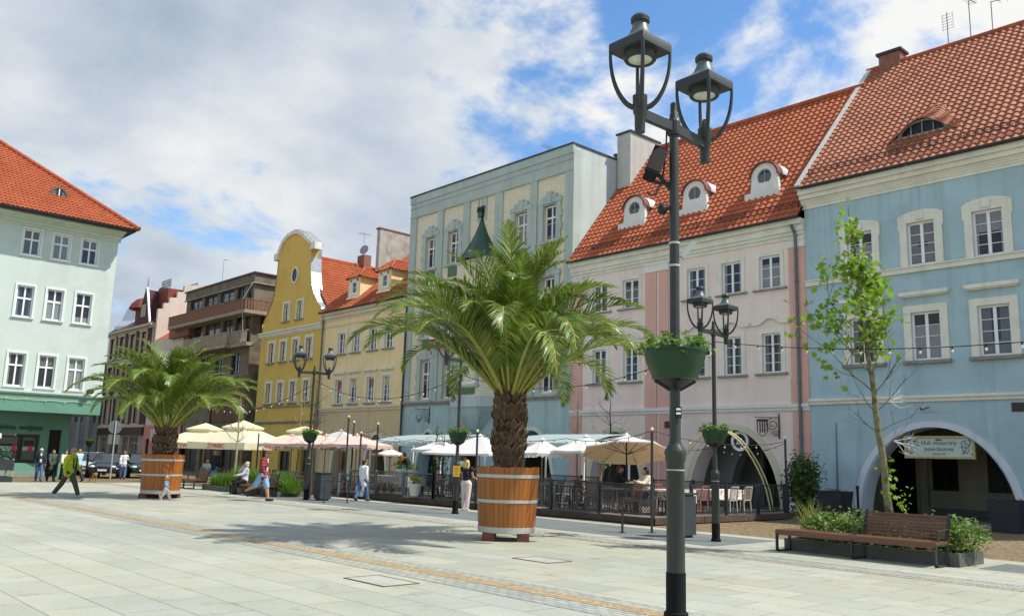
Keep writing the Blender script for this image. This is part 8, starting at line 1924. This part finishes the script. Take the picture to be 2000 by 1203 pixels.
# woman in the white cardigan with her bag
P = person((-29.0, -13.0, 0), RIGHT+.95, 1.60, 'woman in a long white cardigan and blue jeans walking away by the terrace fence', WHC, JEAN, SHOE, HD, female=True, topkind='long', hairstyle='bun', legL=(-16, 14), legR=(17, 5), armL=(4, 14, 8), armR=(-6, 18, 8))
w = WM[P['t']] @ P['W'][-1]; bag('hand_bag', 'white shopping bag in the hand of the woman in the white cardigan', 'bag', (w.x-.02, w.y-.02, w.z-.06), (.34, .16, .40), WHC, .18)
# blonde woman
person((-23.05, -12.75, 0), RIGHT+1.15, 1.69, 'woman with long blonde hair, black top and pale trousers by the yellow notice', BLK, PINKT, SHOEW, HL, female=True, topkind='vest', hairstyle='long', legL=(6, 6), legR=(-6, 4), armL=(12, 50, 6), armR=(14, 60, 8))
# seated woman on the far bench
P = person((-34.55, -15.20, 0), -PI/2-.35, 1.66, 'elderly woman in pale jacket and purple scarf sitting on the far bench', GREYV, BLK, SHOE, HG, female=True, pose='sit', hairstyle='bob', armL=(35, 45, 10), armR=(30, 60, 10), lean=-4, hand_up=1, legkind='wide', knee=.275)
b = MB(local=True); n = P['nk']; b.tube([(n.x-.07, n.y, n.z+.02), (n.x, n.y+.07, n.z), (n.x+.07, n.y, n.z+.02), (n.x, n.y-.07, n.z+.04), (n.x-.07, n.y, n.z+.02)], .03, 8); b.tube([(n.x+.03, n.y+.08, n.z), (n.x+.05, n.y+.13, n.z-.25)], .03, 8); b.build('scarf', mat('purple_scarf', (.13, .05, .24), .9, .2, 8), P['t'], smooth=60)
# people at the mint house
P = person((-48.9, -19.33, 0), -.15, 1.66, 'man in navy jacket, white shirt and pale cap before the mint house', NAVY, JEAN, SHOE, HG, legL=(12, 6), legR=(-10, 10), armL=(8, 18, 8), armR=(-8, 18, 8))
h = P['hd']; b = MB(local=True); b.ell((h.x, h.y-.01, h.z+.03), (.085, .1, .08), 14, 8); b.box(h.x-.055, h.x+.055, h.y+.06, h.y+.17, h.z+.03, h.z+.045); b.build('cap', LBL, P['t'], smooth=50); b = MB(local=True); n = P['nk']; b.ell((n.x, n.y+.105, n.z-.22), (.06, .03, .27)); b.build('shirt', WHC, P['t'], smooth=60)
person((-48.95, -18.75, 0), .2, 1.62, 'woman with dark hair in a dark striped poncho half hidden behind the man in lime', mat('dark_poncho', (.06, .085, .06), .9, .4, 9), BLK, SHOE, HD, female=True, topkind='long', hairstyle='bob', legL=(12, 6), legR=(-10, 10))
person((-48.6, -18.25, 0), .1, 1.60, 'person in a beige coat right behind the man in lime', CREAMC, BLK, SHOEW, HD, female=True, hairstyle='bob', legL=(10, 6), legR=(-10, 10))
person((-48.9, -17.5, 0), PI+.5, 1.68, 'person in a light blue hoodie walking away towards the parked cars', LBL, NAVY, SHOE, HR, legL=(14, 6), legR=(-14, 12))
person((-52.9, -13.85, 0), PI-.4, 1.62, 'person in a white top beside the parked dark car', WHC, JEAN, SHOE, HR, female=True, hairstyle='bob', legL=(5, 5), legR=(-4, 6), armR=(40, 40, 8))
# beer garden and terrace
person((-43.4, -12.6, 0), RIGHT+1.25, 1.78, 'man in a black jacket standing with his back turned under the cream parasols', BLK, JEAN, SHOE, HR, legL=(3, 3), legR=(-3, 3), armL=(6, 25, 8), armR=(4, 20, 8))
person((-49.3, -10.4, 0), -.6, 1.55, 'guest in a light blue top sitting under the left cream parasol', LBL, NAVY, SHOE, HG, pose='sit', armL=(40, 40, 10), armR=(40, 50, 10))
person((-25.7, -11.0, DZ), RIGHT+.4, 1.66, 'waitress in a white top and dark apron leaning over a table behind the blonde woman', WHC, BLK, SHOE, HB, female=True, topkind='tee', hairstyle='bun', legL=(8, 4), legR=(-6, 6), armL=(55, 30, 10), armR=(50, 25, 10), lean=18)
person((-18.75, -10.0, DZ), RIGHT-.1, 1.80, 'guest in a black jacket with a blue scarf sitting left under the tan lined parasol', BLK, NAVY, SHOE, HB, pose='sit', armL=(45, 45, 10), armR=(45, 45, 10), lean=8, knee=.285)
person((-17.35, -10.15, DZ), RIGHT+PI+.3, 1.76, 'woman in a cream sweater with dark hair sitting right under the tan lined parasol', CREAMC, BLK, SHOE, HD, female=True, pose='sit', hairstyle='long', armL=(45, 60, 10), armR=(45, 50, 10), lean=4, knee=.285)
person((-30.6, -9.6, DZ), RIGHT+PI-.2, 1.74, 'waiter in black bending behind the woman in the white cardigan', BLK, BLK, SHOE, HD, legL=(5, 4), legR=(-5, 4), armL=(50, 30, 8), armR=(50, 30, 8), lean=22)
bake()
# dog
def dog():
    t = thing('dog', 'black and tan shepherd dog walking towards the square near the parked cars', 'dog', (-47.6, -17.1, 0), -.1-PI/2); BT = mat('dog_black', (.02, .017, .014), .9, .3, 12); TN = mat('dog_tan', (.30, .16, .06), .9, .3, 12)
    pr = [('e', (0, .18, .50), (.11, .17, .14)), ('e', (0, -.12, .52), (.095, .22, .115)), ('e', (0, -.34, .52), (.10, .13, .125)), ('c', (0, .28, .56), .085, (0, .42, .70), .065), ('e', (0, .47, .74), (.065, .08, .07)), ('c', (0, .50, .725), .045, (0, .62, .70), .028), ('c', (.04, .44, .79), .022, (.05, .43, .87), .006), ('c', (-.04, .44, .79), .022, (-.05, .43, .87), .006), ('c', (0, -.44, .52), .035, (0, -.60, .30), .025)]
    for x, f in ((.075, .06), (-.075, -.05)):
        pr += [('c', (x, .24, .45), .055, (x, .22+f*.4, .27), .034), ('c', (x, .22+f*.4, .27), .032, (x, .24+f, .06), .022), ('c', (x, .23+f, .035), .03, (x, .28+f, .03), .026)]
        pr += [('c', (x, -.36, .48), .075, (x, -.27-f*.5, .32), .045), ('c', (x, -.27-f*.5, .32), .038, (x, -.44-f, .20), .025), ('c', (x, -.44-f, .20), .023, (x, -.41-f, .05), .02), ('c', (x, -.40-f, .035), .03, (x, -.35-f, .03), .026)]
    skin_mesh('body', BT, pr, t, .014, 2)
    leg = [p for p in pr[9:] if p[0] == 'c' and p[3][2] < .3]; leg = [(p[0], p[1], p[2]*1.12, p[3], p[4]*1.14) for p in leg]
    skin_mesh('tan_markings', TN, [('e', (0, .30, .42), (.085, .09, .10)), ('c', (0, .51, .705), .04, (0, .60, .69), .029)], t, .012, 2)
    for k in range(0, len(leg), 1): skin_mesh('tan_leg', TN, [leg[k]], t, .010, 1)
BAKE.clear(); dog(); bake(); bake_text()
